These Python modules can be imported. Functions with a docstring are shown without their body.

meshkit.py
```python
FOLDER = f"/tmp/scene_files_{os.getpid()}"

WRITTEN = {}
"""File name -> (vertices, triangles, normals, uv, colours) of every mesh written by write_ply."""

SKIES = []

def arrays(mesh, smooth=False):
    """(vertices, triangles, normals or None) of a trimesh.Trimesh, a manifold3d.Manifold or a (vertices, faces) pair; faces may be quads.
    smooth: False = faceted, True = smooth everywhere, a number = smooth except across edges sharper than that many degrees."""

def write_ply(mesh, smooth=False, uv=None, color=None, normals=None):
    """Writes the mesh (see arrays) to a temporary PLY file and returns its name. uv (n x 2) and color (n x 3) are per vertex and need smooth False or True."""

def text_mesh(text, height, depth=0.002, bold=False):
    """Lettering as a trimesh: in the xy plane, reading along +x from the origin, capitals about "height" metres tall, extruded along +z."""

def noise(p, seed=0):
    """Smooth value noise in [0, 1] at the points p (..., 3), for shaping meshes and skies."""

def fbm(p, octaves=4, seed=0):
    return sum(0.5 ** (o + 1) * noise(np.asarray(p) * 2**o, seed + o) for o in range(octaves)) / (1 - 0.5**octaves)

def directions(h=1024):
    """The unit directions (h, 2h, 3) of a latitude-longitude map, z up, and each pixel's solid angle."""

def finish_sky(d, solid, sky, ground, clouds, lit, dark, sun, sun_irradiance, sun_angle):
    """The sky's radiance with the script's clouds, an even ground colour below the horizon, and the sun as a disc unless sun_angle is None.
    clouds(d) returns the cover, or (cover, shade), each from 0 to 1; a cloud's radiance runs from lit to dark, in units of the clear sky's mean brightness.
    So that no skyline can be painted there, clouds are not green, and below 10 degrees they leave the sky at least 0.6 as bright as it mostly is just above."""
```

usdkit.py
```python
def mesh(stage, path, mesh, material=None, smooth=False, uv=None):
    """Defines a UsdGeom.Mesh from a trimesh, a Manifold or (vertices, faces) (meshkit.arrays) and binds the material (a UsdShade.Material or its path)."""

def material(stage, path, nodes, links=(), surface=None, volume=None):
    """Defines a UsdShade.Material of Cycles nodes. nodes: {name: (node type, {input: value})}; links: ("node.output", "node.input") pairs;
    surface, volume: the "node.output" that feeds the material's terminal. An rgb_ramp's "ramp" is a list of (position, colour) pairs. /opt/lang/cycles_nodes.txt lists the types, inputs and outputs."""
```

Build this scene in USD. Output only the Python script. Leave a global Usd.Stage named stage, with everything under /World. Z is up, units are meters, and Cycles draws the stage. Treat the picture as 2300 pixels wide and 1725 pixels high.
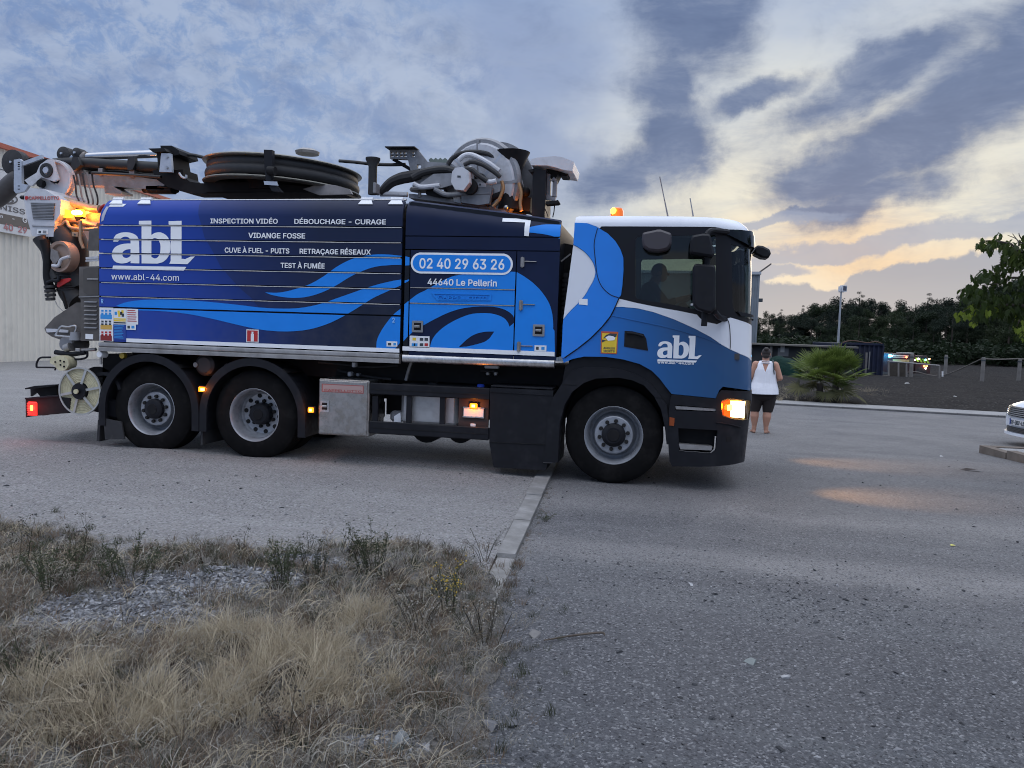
import math, random
import numpy as np
import trimesh
import shapely
from shapely.geometry import Polygon, MultiPolygon, LineString, Point, box as sbox
from shapely import affinity
from shapely.ops import unary_union
import meshkit, usdkit
from pxr import Usd, UsdGeom, UsdLux, UsdShade, Gf, Sdf, Vt

stage = Usd.Stage.CreateInMemory()
UsdGeom.SetStageUpAxis(stage, UsdGeom.Tokens.z)
UsdGeom.Xform.Define(stage, '/World')
UsdGeom.Scope.Define(stage, '/World/Looks')
rng = np.random.default_rng(7)
random.seed(7)
TR = trimesh.transformations

# ------------------------------------------------------------------ camera (truck side plane is y = 0, truck drives towards +x)
CX, CY, CZ = 4.5777, -8.1435, 1.6069
YAW, PITCH, ROLL = -0.1862, 0.0699, 0.0322
FPX = 1728.0
_f = np.array([math.sin(YAW) * math.cos(PITCH), math.cos(YAW) * math.cos(PITCH), -math.sin(PITCH)])
_r0 = np.array([math.cos(YAW), -math.sin(YAW), 0.0])
_u0 = np.cross(_r0, _f)
_r = math.cos(ROLL) * _r0 + math.sin(ROLL) * _u0
_u = np.cross(_r, _f)
CAM = np.array([CX, CY, CZ])
camera = UsdGeom.Camera.Define(stage, '/World/camera')
camera.CreateHorizontalApertureAttr(36.0)
camera.CreateVerticalApertureAttr(27.0)
camera.CreateFocalLengthAttr(36.0 * FPX / 2300.0)
camera.CreateClippingRangeAttr(Gf.Vec2f(0.05, 5000.0))
camera.AddTransformOp().Set(Gf.Matrix4d(*_r, 0, *_u, 0, *(-_f), 0, *CAM, 1))
camera.CreateExposureAttr(0.18)


def ray(px, py):
    return _f + ((px - 1150.0) / FPX) * _r - ((py - 862.5) / FPX) * _u


def on_side(px, py, y=0.0):
    """(x, z) where the sight line through a photo point meets the upright plane at depth y along the truck."""
    d = ray(px, py)
    p = CAM + d * ((y - CY) / d[1])
    return (p[0], p[2])


def ground_z(x, y):
    """The yard falls away gently beyond the truck."""
    y = np.asarray(y, float)
    return -0.8 * (1 - np.exp(-0.05 * np.maximum(y - 2.6, 0)))


def on_ground(px, py, lift=0.0):
    d = ray(px, py)
    t0, t1 = 0.5, 400.0
    for _ in range(60):
        t = (t0 + t1) / 2
        p = CAM + d * t
        if p[2] > ground_z(p[0], p[1]) + lift:
            t0 = t
        else:
            t1 = t
    p = CAM + d * t0
    return np.array([p[0], p[1], float(ground_z(p[0], p[1])) + lift])


def at_depth(px, py, dist):
    """Point on the sight line at that many metres along the viewing axis."""
    return CAM + ray(px, py) * dist


# ------------------------------------------------------------------ material helper
MATS = {}


def srgb(r, g, b):
    return tuple((c / 255 / 12.92) if c <= 10 else ((c / 255 + 0.055) / 1.055) ** 2.4 for c in (r, g, b))


def mat(name, color=(0.5, 0.5, 0.5), rough=0.5, metal=0.0, var=0.0, vscale=6.0, bump=0.0, bscale=80.0, coat=0.0, rvar=0.0, dirt=None, spec=0.5, emit=None, estr=0.0, trans=0.0):
    """A plain procedural material: noise in tone, roughness and relief, dirt in patches."""
    if name in MATS:
        return MATS[name]
    n = {'tc': ('texture_coordinate', {}), 'p': ('principled_bsdf', {'roughness': rough, 'metallic': metal, 'coat_weight': coat, 'specular_ior_level': spec, 'transmission_weight': trans})}
    l = []
    if var or dirt:
        n['nz'] = ('noise_texture', {'scale': vscale, 'detail': 5.0, 'roughness': 0.6})
        n['rp'] = ('rgb_ramp', {'ramp': [(0.25, tuple(c * (1 - var) for c in color)), (0.75, tuple(min(1, c * (1 + var)) for c in color))]})
        l += [('tc.object', 'nz.vector'), ('nz.fac', 'rp.fac')]
        out = 'rp.color'
        if dirt:
            dc, amount = dirt
            n['dn'] = ('noise_texture', {'scale': vscale * 0.45, 'detail': 8.0, 'roughness': 0.68})
            n['dm'] = ('map_range', {'from_min': 0.62 - amount * 0.4, 'from_max': 0.8, 'to_min': 0.0, 'to_max': 0.85, 'clamp': True})
            n['dx'] = ('mix_color', {'b': dc})
            l += [('tc.object', 'dn.vector'), ('dn.fac', 'dm.value'), ('dm.result', 'dx.fac'), (out, 'dx.a')]
            out = 'dx.result'
        l.append((out, 'p.base_color'))
    else:
        n['p'][1]['base_color'] = color
    if rvar:
        n['rn'] = ('noise_texture', {'scale': vscale * 2.3, 'detail': 4.0})
        n['rm'] = ('map_range', {'from_min': 0.3, 'from_max': 0.7, 'to_min': max(0.02, rough - rvar), 'to_max': min(1, rough + rvar), 'clamp': True})
        l += [('tc.object', 'rn.vector'), ('rn.fac', 'rm.value'), ('rm.result', 'p.roughness')]
    if bump:
        n['bn'] = ('noise_texture', {'scale': bscale, 'detail': 4.0, 'roughness': 0.6})
        n['bp'] = ('bump', {'strength': 1.0, 'distance': bump})
        l += [('tc.object', 'bn.vector'), ('bn.fac', 'bp.height'), ('bp.normal', 'p.normal')]
    if emit:
        n['p'][1].update(emission_color=emit, emission_strength=estr)
    MATS[name] = usdkit.material(stage, '/World/Looks/' + name, n, l, surface='p.BSDF')
    return MATS[name]
# ------------------------------------------------------------------ sky, sun
SUN_EL = math.radians(3.0)
_s = ray(1880, 640)
SUN_AZ = math.atan2(_s[0], _s[1])
SKY_STRENGTH = 0.1


def azel(px, py):
    d = ray(px, py)
    d = d / np.linalg.norm(d)
    return math.atan2(d[0], d[1]), math.asin(d[2])


def build_sky():
    n, l = {}, []
    n['tc'] = ('texture_coordinate', {})
    n['sep'] = ('separate_xyz', {})
    n['az'] = ('math', {'math_type': 'arctan2'})
    n['el'] = ('math', {'math_type': 'arcsine'})
    n['pv'] = ('combine_xyz', {})
    l += [('tc.generated', 'sep.vector'), ('sep.x', 'az.value1'), ('sep.y', 'az.value2'), ('sep.z', 'el.value1'), ('az.value', 'pv.x'), ('el.value', 'pv.y')]

    def math_(name, op, a, b=None, c=None, **kw):
        n[name] = ('math', {'math_type': op, **kw})
        for v, s in ((a, 'value1'), (b, 'value2'), (c, 'value3')):
            if isinstance(v, str):
                l.append((v, f'{name}.{s}'))
            elif v is not None:
                n[name][1][s] = float(v)
        return name + '.value'

    def noise(name, scale, stretch=(1, 1), detail=6.0, rough=0.6, dist=0.0, off=(0, 0)):
        n[name + 'm'] = ('mapping', {'scale': (stretch[0], stretch[1], 1), 'location': (off[0], off[1], 0)})
        n[name] = ('noise_texture', {'scale': scale, 'detail': detail, 'roughness': rough, 'distortion': dist})
        l.extend([('pv.vector', name + 'm.vector'), (name + 'm.vector', name + '.vector')])
        return name + '.fac'

    def rng_(name, v, a, b, lo=0.0, hi=1.0, kind='smoothstep'):
        n[name] = ('map_range', {'range_type': kind, 'from_min': a, 'from_max': b, 'to_min': lo, 'to_max': hi, 'clamp': True})
        l.append((v, name + '.value'))
        return name + '.result'

    def mix(name, fac, a, b, kind='mix'):
        n[name] = ('mix_color', {'blend_type': kind, 'use_clamp': False})
        for v, s in ((fac, 'fac'), (a, 'a'), (b, 'b')):
            if isinstance(v, str):
                l.append((v, f'{name}.{s}'))
            else:
                n[name][1][s] = v
        return name + '.result'

    k = [0]

    def blob(px, py, rx, ry, deg, src):
        """Soft elliptic cloud mass: centre, radii in photo pixels turned into degrees of sky."""
        k[0] += 1
        a, e = azel(px, py)
        m = f'bm{k[0]}'
        n[m] = ('mapping', {'mapping_type': 'texture', 'location': (a, e, 0), 'rotation': (0, 0, math.radians(deg)), 'scale': (rx / FPX, ry / FPX, 1)})
        n[f'bg{k[0]}'] = ('gradient_texture', {'gradient_type': 'spherical'})
        l.extend([(src, m + '.vector'), (m + '.vector', f'bg{k[0]}.vector')])
        return f'bg{k[0]}.fac'

    def union(name, items):
        out = items[0]
        for i, b in enumerate(items[1:]):
            out = math_(f'{name}{i}', 'smoothmax', out, b, 0.15)
        return out

    # warped sky position, so that cloud masses get ragged edges
    n['wn'] = ('noise_texture', {'scale': 9.0, 'detail': 7.0, 'roughness': 0.6})
    n['ws'] = ('vector_math', {'math_type': 'subtract', 'vector2': (0.5, 0.5, 0.5)})
    n['wm'] = ('vector_math', {'math_type': 'multiply', 'vector2': (0.13, 0.075, 0.0)})
    n['wa'] = ('vector_math', {'math_type': 'add'})
    l += [('pv.vector', 'wn.vector'), ('wn.color', 'ws.vector1'), ('ws.vector', 'wm.vector1'), ('wm.vector', 'wa.vector1'), ('pv.vector', 'wa.vector2')]
    W = 'wa.vector'

    # thin upper veil: pale blue to cream towards the glow
    glow = blob(1930, 560, 1500, 900, 0, 'pv.vector')
    n['veil'] = ('rgb_ramp', {'ramp': [(0.0, srgb(126, 150, 190)), (0.2, srgb(140, 161, 196)), (0.42, srgb(168, 181, 203)), (0.62, srgb(205, 209, 210)), (0.8, srgb(230, 224, 206)), (1.0, srgb(240, 208, 168))]})
    v1 = noise('n1', 5.0, (0.7, 1.8), 5.0, 0.55, 0.4)
    g2 = math_('g2', 'multiply_add', v1, 0.42, math_('g2o', 'add', glow, -0.21))
    l.append((g2, 'veil.fac'))
    # deeper blue-grey sheets in the upper middle
    sheet = union('sh', [blob(1180, 120, 300, 200, -20, W), blob(1230, 330, 230, 120, -25, W), blob(700, 420, 900, 120, 0, W)])
    sh = math_('sh2', 'multiply', rng_('shr', sheet, 0.05, 0.75), 0.75)
    c = mix('c1', sh, 'veil.color', srgb(136, 153, 187))
    # broken small puffs on the left
    left = rng_('lfr', union('lf', [blob(420, 170, 700, 330, 12, W), blob(830, 260, 360, 280, 20, W)]), 0.02, 0.5)
    p1 = noise('n2', 34.0, (1.0, 1.25), 10.0, 0.7, 0.4)
    p2 = noise('n2b', 7.0, (1.0, 1.5), 4.0, 0.5, 0.3, off=(2.0, 1.0))
    puff = math_('pu', 'multiply', rng_('pur', math_('pua', 'multiply_add', p2, 0.5, p1), 0.62, 0.84), left)
    c = mix('c2', math_('pus', 'multiply', puff, 0.6), c, srgb(176, 187, 206))
    p3 = noise('n3', 12.0, (1.0, 1.5), 8.0, 0.62, 0.4, off=(5.0, 3.0))
    dk = math_('dk', 'multiply', rng_('dkr', p3, 0.44, 0.66), left)
    c = mix('c3', math_('dks', 'multiply', dk, 0.55), c, srgb(108, 130, 172))
    # dark blue-grey cloud masses
    dark = union('da', [blob(2270, 160, 420, 155, 29, W), blob(2010, 330, 360, 132, 27, W), blob(1830, 400, 190, 85, 14, W), blob(1930, 450, 260, 60, 14, W), blob(1790, 478, 110, 22, 14, W),
                        blob(1560, 30, 210, 170, 0, W), blob(1500, 190, 120, 150, 0, W), blob(1510, 330, 130, 120, -10, W), blob(1390, 400, 190, 75, 20, W), blob(1990, 160, 270, 75, 22, W), blob(1700, 205, 170, 45, 14, W)])
    dn = noise('n4', 11.0, (0.8, 1.7), 10.0, 0.68, 0.35, off=(1.3, 0.0))
    dm = rng_('dmr', math_('dma', 'multiply_add', dn, 0.85, math_('dmo', 'add', dark, -0.425)), -0.02, 0.66)
    sx = noise('n5', 9.0, (0.7, 2.0), 9.0, 0.66, 0.3, off=(4.0, 2.0))
    wv = noise('n8', 7.0, (0.55, 2.6), 8.0, 0.64, 0.5, off=(7.0, 1.0))
    c = mix('c35', math_('wvm', 'multiply', rng_('wvr', wv, 0.5, 0.78), 0.55), c, srgb(150, 163, 186))
    n['dcol'] = ('rgb_ramp', {'ramp': [(0.3, srgb(84, 102, 138)), (0.5, srgb(99, 116, 150)), (0.74, srgb(138, 150, 174))]})
    l.append((sx, 'dcol.fac'))
    c = mix('c4', math_('dms', 'multiply', dm, 0.93), c, 'dcol.color')
    # long streaks low over the sunset
    st = union('st', [blob(1950, 552, 330, 30, 9, W), blob(1790, 585, 220, 22, 6, W), blob(2230, 520, 260, 24, 6, W), blob(1740, 500, 200, 20, 8, W), blob(1690, 620, 150, 22, 4, W)])
    sn = noise('n6', 16.0, (0.35, 2.4), 6.0, 0.6, 0.3, off=(0.0, 6.0))
    sm = rng_('smr', math_('sma', 'multiply_add', sn, 0.7, math_('smo', 'add', st, -0.35)), 0.12, 0.5)
    c = mix('c5', math_('sms', 'multiply', sm, 0.7), c, srgb(150, 160, 182))
    # cloud bank standing on the horizon, its crest higher to the right
    ax, ex = [], []
    for px, py in ((-2000, 700), (1200, 660), (1500, 628), (1690, 622), (1790, 640), (1810, 634), (1840, 648), (1870, 650), (1893, 648), (1900, 622), (1925, 606), (1960, 610), (2020, 590), (2060, 586), (2120, 578), (2200, 566), (2300, 560), (2800, 540)):
        a, e = azel(px, py)
        ax.append(a); ex.append(e)
    lo, hi = -1.2, 1.2
    t = np.linspace(lo, hi, 1024)
    prof = np.interp(t, ax, ex)
    steps = np.linspace(0, 1, 256)
    prof = np.interp(lo + steps * (hi - lo), t, prof)
    n['prof'] = ('rgb_ramp', {'ramp': [(s, (p, p, p)) for s, p in zip(steps, prof)]})
    l.append((rng_('pfr', 'az.value', lo, hi, kind='linear'), 'prof.fac'))
    bn = noise('n7', 42.0, (1.0, 1.0), 5.0, 0.62, 0.3)
    edge = math_('edg', 'multiply_add', bn, 0.022, math_('ed2', 'subtract', math_('ed1', 'subtract', 'prof.color', 'el.value'), 0.011))
    bank = rng_('bkr', edge, -0.0015, 0.004)
    n['bcol'] = ('rgb_ramp', {'ramp': [(0.0, srgb(176, 177, 180)), (0.5, srgb(162, 165, 174)), (1.0, srgb(152, 158, 174))]})
    l.append((rng_('bcr', 'el.value', 0.02, 0.14, kind='linear'), 'bcol.fac'))
    c = mix('c6', math_('bks', 'multiply', bank, 0.94), c, 'bcol.color')
    # an overcast vault brightens towards the zenith (CIE overcast sky)
    up = rng_('upr', 'sep.z', 0.42, 1.0, 1.0, ZENITH, 'linear')
    n['hz'] = ('vector_math', {'math_type': 'scale'})
    c = mix('c7', rng_('zw', 'sep.z', 0.4, 0.75, 0.0, 0.85), c, srgb(200, 204, 214))
    l += [(c, 'hz.vector1'), (math_('ups', 'multiply', up, 1.0 / SKY_STRENGTH), 'hz.scale')]
    n['sky'] = ('sky_texture', {'sky_type': 'single_scattering', 'sun_disc': False, 'sun_elevation': SUN_EL, 'sun_rotation': SUN_AZ, 'aerosol_density': 1.0})
    out = mix('fin', 0.985, 'sky.color', 'hz.vector')
    n['bg'] = ('background_shader', {'strength': SKY_STRENGTH})
    l.append((out, 'bg.color'))
    m = usdkit.material(stage, '/World/Looks/sky', n, l, surface='bg.background')
    d = UsdLux.DomeLight.Define(stage, '/World/sky')
    UsdShade.MaterialBindingAPI.Apply(d.GetPrim()).Bind(m)


ZENITH = 2.6
build_sky()
sun = UsdLux.DistantLight.Define(stage, '/World/sun')
sun.CreateIntensityAttr(0.12)
sun.CreateAngleAttr(28.0)
sun.CreateColorAttr(Gf.Vec3f(1.0, 0.82, 0.62))
sun.CreateNormalizeAttr(True)
_d = np.array([math.sin(SUN_AZ) * math.cos(SUN_EL), math.cos(SUN_AZ) * math.cos(SUN_EL), math.sin(SUN_EL)])
_x = np.cross([0, 0, 1.0], _d); _x /= np.linalg.norm(_x)
sun.AddTransformOp().Set(Gf.Matrix4d(*_x, 0, *np.cross(_d, _x), 0, *_d, 0, 0, 0, 30, 1))
# ------------------------------------------------------------------ building helpers
_used = {}


def numbered(parent, name):
    key = (parent, name)
    k = _used.get(key, 0)
    _used[key] = k + 1
    return f'{parent}/{name}' if k == 0 else f'{parent}/{name}_{k:03d}'


def tag(path, label=None, cat=None, group=None, kind=None):
    p = stage.GetPrimAtPath(path)
    for k, v in (('label', label), ('category', cat), ('group', group), ('kind', kind)):
        if v:
            p.SetCustomDataByKey(k, v)
    return path


def thing(name, label, cat, loc=(0, 0, 0), rotz=0.0, group=None, scale=None):
    path = numbered('/World', name)
    x = UsdGeom.Xform.Define(stage, path)
    x.AddTranslateOp().Set(Gf.Vec3d(*map(float, loc)))
    x.AddRotateZOp().Set(float(rotz))
    if scale is not None:
        x.AddScaleOp().Set(Gf.Vec3f(*np.broadcast_to(scale, 3).astype(float).tolist()))
    return tag(path, label, cat, group)


def copy_of(src, loc, rotz=0.0, label=None, group=None, scale=None):
    name = src.split('/')[-1]
    while name[-3:].isdigit() and name[-4] == '_':
        name = name[:-4]
    was = stage.GetPrimAtPath(src).GetCustomData()
    path = thing(name, label or was['label'], was['category'], loc, rotz, group or was.get('group'), scale)
    p = stage.GetPrimAtPath(path)
    p.GetReferences().AddInternalReference(src)
    p.SetInstanceable(True)
    return path


def cat_(*ms):
    ms = [m for m in ms if m is not None]
    out = []
    for m in ms:
        if isinstance(m, (list, tuple)):
            out += list(m)
        else:
            out.append(m)
    return trimesh.util.concatenate(out)


def part(name, mesh, material, parent='/World', label=None, smooth=30, kind=None):
    """ONE mesh prim under its parent (or at the top)."""
    if isinstance(mesh, (list, tuple)):
        mesh = cat_(*mesh)
    path = numbered(parent, name)
    usdkit.mesh(stage, path, mesh, material, smooth=smooth)
    return tag(path, label, None, None, kind)


def solo(name, mesh, material, label, cat, group=None, smooth=30):
    return tag(part(name, mesh, material, smooth=smooth), label, cat, group)


def setting(name, mesh, material, smooth=False, label=None):
    return tag(part(name, mesh, material, smooth=smooth), label, None, None, 'structure')


def move(m, loc):
    m = m.copy()
    m.apply_translation(loc)
    return m


def turn(m, deg, axis, about=(0, 0, 0)):
    m = m.copy()
    m.apply_transform(TR.rotation_matrix(math.radians(deg), axis, about))
    return m


def bx(x0, x1, y0, y1, z0, z1, r=0.0):
    """Box, its edges chamfered by r."""
    if r <= 0:
        return trimesh.creation.box((abs(x1 - x0), abs(y1 - y0), abs(z1 - z0)), TR.translation_matrix(((x0 + x1) / 2, (y0 + y1) / 2, (z0 + z1) / 2)))
    a, b, c = abs(x1 - x0) / 2, abs(y1 - y0) / 2, abs(z1 - z0) / 2
    r = min(r, a * .9, b * .9, c * .9)
    pts = []
    for sx in (-1, 1):
        for sy in (-1, 1):
            for sz in (-1, 1):
                pts += [(sx * a, sy * (b - r), sz * (c - r)), (sx * (a - r), sy * b, sz * (c - r)), (sx * (a - r), sy * (b - r), sz * c)]
    m = trimesh.convex.convex_hull(np.array(pts))
    m.apply_translation(((x0 + x1) / 2, (y0 + y1) / 2, (z0 + z1) / 2))
    return m


def cyl(p, q, r, n=20, r2=None):
    """Round bar (or cone frustum) from p to q."""
    p, q = np.array(p, float), np.array(q, float)
    d = q - p
    L = np.linalg.norm(d)
    r2 = r if r2 is None else r2
    prof = [(0, 0), (r, 0), (r2, L), (0, L)]
    m = trimesh.creation.revolve(np.array(prof), sections=n)
    m.apply_transform(trimesh.geometry.align_vectors((0, 0, 1), d / L))
    m.apply_translation(p)
    return m


def lathe(profile, p, axis, n=32):
    """profile: (radius, height along axis) pairs."""
    m = trimesh.creation.revolve(np.array(profile, float), sections=n)
    m.apply_transform(trimesh.geometry.align_vectors((0, 0, 1), np.array(axis, float)))
    m.apply_translation(p)
    return m


def smooth_path(pts, per=6):
    """Catmull-Rom through the points."""
    P = np.array(pts, float)
    P = np.vstack([2 * P[0] - P[1], P, 2 * P[-1] - P[-2]])
    out = []
    for i in range(1, len(P) - 2):
        a, b, c, d = P[i - 1:i + 3]
        for t in np.linspace(0, 1, per, endpoint=False):
            out.append(0.5 * (2 * b + (c - a) * t + (2 * a - 5 * b + 4 * c - d) * t * t + (3 * b - a - 3 * c + d) * t ** 3))
    out.append(P[-2])
    return np.array(out)


def tube(pts, r, sides=10, per=6, closed_caps=True):
    """Round hose or pipe along a smooth curve; r may be one radius or one per control point."""
    p = smooth_path(pts, per) if per > 1 else np.array(pts, float)
    p = np.asarray(p, float).reshape(-1, 3)
    rr = np.interp(np.linspace(0, 1, len(p)), np.linspace(0, 1, len(np.atleast_1d(r))), np.atleast_1d(r)) if np.ndim(r) else np.full(len(p), float(r))
    t = np.gradient(p, axis=0)
    t /= np.linalg.norm(t, axis=1, keepdims=True) + 1e-12
    a = np.array([0, 0, 1.0]) if abs(t[0, 2]) < 0.9 else np.array([1.0, 0, 0])
    A = []
    for k in range(len(p)):
        a = a - t[k] * (a @ t[k])
        a /= np.linalg.norm(a)
        A.append(a)
    A = np.array(A)
    B = np.cross(t, A)
    ang = np.arange(sides) * 2 * np.pi / sides
    v = p[:, None] + rr[:, None, None] * (np.cos(ang)[None, :, None] * A[:, None] + np.sin(ang)[None, :, None] * B[:, None])
    v = v.reshape(-1, 3)
    n = len(p)
    i, j = np.meshgrid(np.arange(n - 1), np.arange(sides), indexing='ij')
    q = np.stack([i * sides + j, i * sides + (j + 1) % sides, (i + 1) * sides + (j + 1) % sides, (i + 1) * sides + j], -1).reshape(-1, 4)
    f = np.vstack([q[:, [0, 1, 2]], q[:, [0, 2, 3]]])
    if closed_caps:
        v = np.vstack([v, p[0], p[-1]])
        c0, c1 = len(v) - 2, len(v) - 1
        k = np.arange(sides)
        f = np.vstack([f, np.stack([np.full(sides, c0), (k + 1) % sides, k], 1), np.stack([np.full(sides, c1), (n - 1) * sides + k, (n - 1) * sides + (k + 1) % sides], 1)])
    return trimesh.Trimesh(v, f, process=False)


def bars(path, w, h):
    """Square section bar along straight points (each leg one box)."""
    out = []
    for a, b in zip(path[:-1], path[1:]):
        a, b = np.array(a, float), np.array(b, float)
        d = b - a
        L = np.linalg.norm(d)
        m = trimesh.creation.box((w, h, L))
        m.apply_transform(trimesh.geometry.align_vectors((0, 0, 1), d / L))
        m.apply_translation((a + b) / 2)
        out.append(m)
    return cat_(*out)


def ext_y(poly, y0, y1):
    """Outline in (x, z) given depth along y from y0 to y1."""
    polys = poly.geoms if hasattr(poly, 'geoms') else [poly]
    out = []
    for g in polys:
        if g.is_empty or g.area < 1e-7:
            continue
        m = trimesh.creation.extrude_polygon(g, abs(y1 - y0), engine='earcut')
        v = m.vertices.copy()
        m = trimesh.Trimesh(np.stack([v[:, 0], min(y0, y1) + v[:, 2], v[:, 1]], 1), m.faces[:, ::-1], process=False)
        out.append(m)
    return cat_(*out)


def ext_x(poly, x0, x1):
    """Outline in (y, z) given length along x."""
    polys = poly.geoms if hasattr(poly, 'geoms') else [poly]
    out = []
    for g in polys:
        m = trimesh.creation.extrude_polygon(g, abs(x1 - x0), engine='earcut')
        v = m.vertices.copy()
        out.append(trimesh.Trimesh(np.stack([min(x0, x1) + v[:, 2], v[:, 0], v[:, 1]], 1), m.faces, process=False))
    return cat_(*out)


def ext_z(poly, z0, z1):
    polys = poly.geoms if hasattr(poly, 'geoms') else [poly]
    return cat_(*[move(trimesh.creation.extrude_polygon(g, abs(z1 - z0), engine='earcut'), (0, 0, min(z0, z1))) for g in polys])


# ---- skins: flat outlines bent over a curved surface
def skin(poly, surf, off=0.0, thick=0.004, us=(), vs=(), open_sheet=False):
    polys = [g for g in (poly.geoms if hasattr(poly, 'geoms') else [poly]) if getattr(g, 'area', 0) > 1e-7 and g.geom_type == 'Polygon']
    V, F, n = [], [], 0
    for g in polys:
        x0, z0, x1, z1 = g.bounds
        cu = [x0 - 1] + [u for u in us if x0 < u < x1] + [x1 + 1]
        cv = [z0 - 1] + [v for v in vs if z0 < v < z1] + [z1 + 1]
        for a, b in zip(cu[:-1], cu[1:]):
            strip = g if len(cu) == 2 else g.intersection(sbox(a, z0 - 1, b, z1 + 1))
            for c, d in zip(cv[:-1], cv[1:]):
                cell = strip if len(cv) == 2 else strip.intersection(sbox(a, c, b, d))
                for q in (cell.geoms if hasattr(cell, 'geoms') else [cell]):
                    if q.geom_type != 'Polygon' or q.area < 1e-8:
                        continue
                    v, f = trimesh.creation.triangulate_polygon(shapely.geometry.polygon.orient(q), engine='earcut')
                    V.append(v); F.append(f + n); n += len(v)
    V, F = np.vstack(V), np.vstack(F)
    key = np.round(V / 2e-5).astype(np.int64)
    _, first, inv = np.unique(key, axis=0, return_index=True, return_inverse=True)
    inv = np.asarray(inv).ravel()
    V, F = V[first], inv[F]
    F = F[(F[:, 0] != F[:, 1]) & (F[:, 1] != F[:, 2]) & (F[:, 0] != F[:, 2])]
    front = surf(V, off)
    if open_sheet:
        return trimesh.Trimesh(front, F, process=False)
    back = surf(V, off - thick)
    e = np.vstack([F[:, [0, 1]], F[:, [1, 2]], F[:, [2, 0]]])
    und = np.sort(e, 1)
    _, idx, cnt = np.unique(und, axis=0, return_index=True, return_counts=True)
    rim = e[idx[cnt == 1]]
    m = len(V)
    side = np.vstack([np.stack([rim[:, 1], rim[:, 0], rim[:, 0] + m], 1), np.stack([rim[:, 1], rim[:, 0] + m, rim[:, 1] + m], 1)])
    return trimesh.Trimesh(np.vstack([front, back]), np.vstack([F, F[:, ::-1] + m, side]), process=False)


def to_surf(surf, pts, guess_y=0.0):
    """Photo points -> (u, v) on a surface (Newton)."""
    out = []
    for px, py in pts:
        uv = np.array(on_side(px, py, guess_y), float)

        def img(q):
            d = surf(np.array([q]), 0.0)[0] - CAM
            z = d @ _f
            return np.array([1150 + FPX * (d @ _r) / z, 862.5 - FPX * (d @ _u) / z])
        for _ in range(12):
            e = img(uv) - (px, py)
            J = np.stack([(img(uv + (1e-4, 0)) - img(uv)) / 1e-4, (img(uv + (0, 1e-4)) - img(uv)) / 1e-4], 1)
            if abs(np.linalg.det(J)) < 1e-3:
                break
            step = np.linalg.solve(J, e)
            uv = uv - np.clip(step, -0.15, 0.15)
        out.append(tuple(uv))
    return out


def crop(ox, oy, k, pts):
    """Points read off an enlarged part of the photograph."""
    return [(ox + x / k, oy + y / k) for x, y in pts]


def curve(pts, per=5, closed=False):
    return [tuple(p) for p in smooth_path([(x, y, 0) for x, y in pts], per)[:, :2]]


_txt = {}


def text_poly(text, bold=True):
    """Lettering as an outline: capitals one unit tall, baseline at 0."""
    if (text, bold) not in _txt:
        m = meshkit.text_mesh(text, 1.0, 0.1, bold)
        up = m.face_normals[:, 2] > 0.9
        _txt[text, bold] = unary_union([Polygon(t[:, :2]).buffer(0.002) for t in m.triangles[up] if Polygon(t[:, :2]).area > 1e-9]).simplify(0.008)
    return _txt[text, bold]


def text_in(text, x0, x1, z_base, cap, bold=True, sx=1.0):
    g = text_poly(text, bold)
    a, _, b, _ = g.bounds
    k = (x1 - x0) / (b - a)
    return affinity.affine_transform(g, [k, 0, 0, cap, x0 - a * k, z_base])


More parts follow.
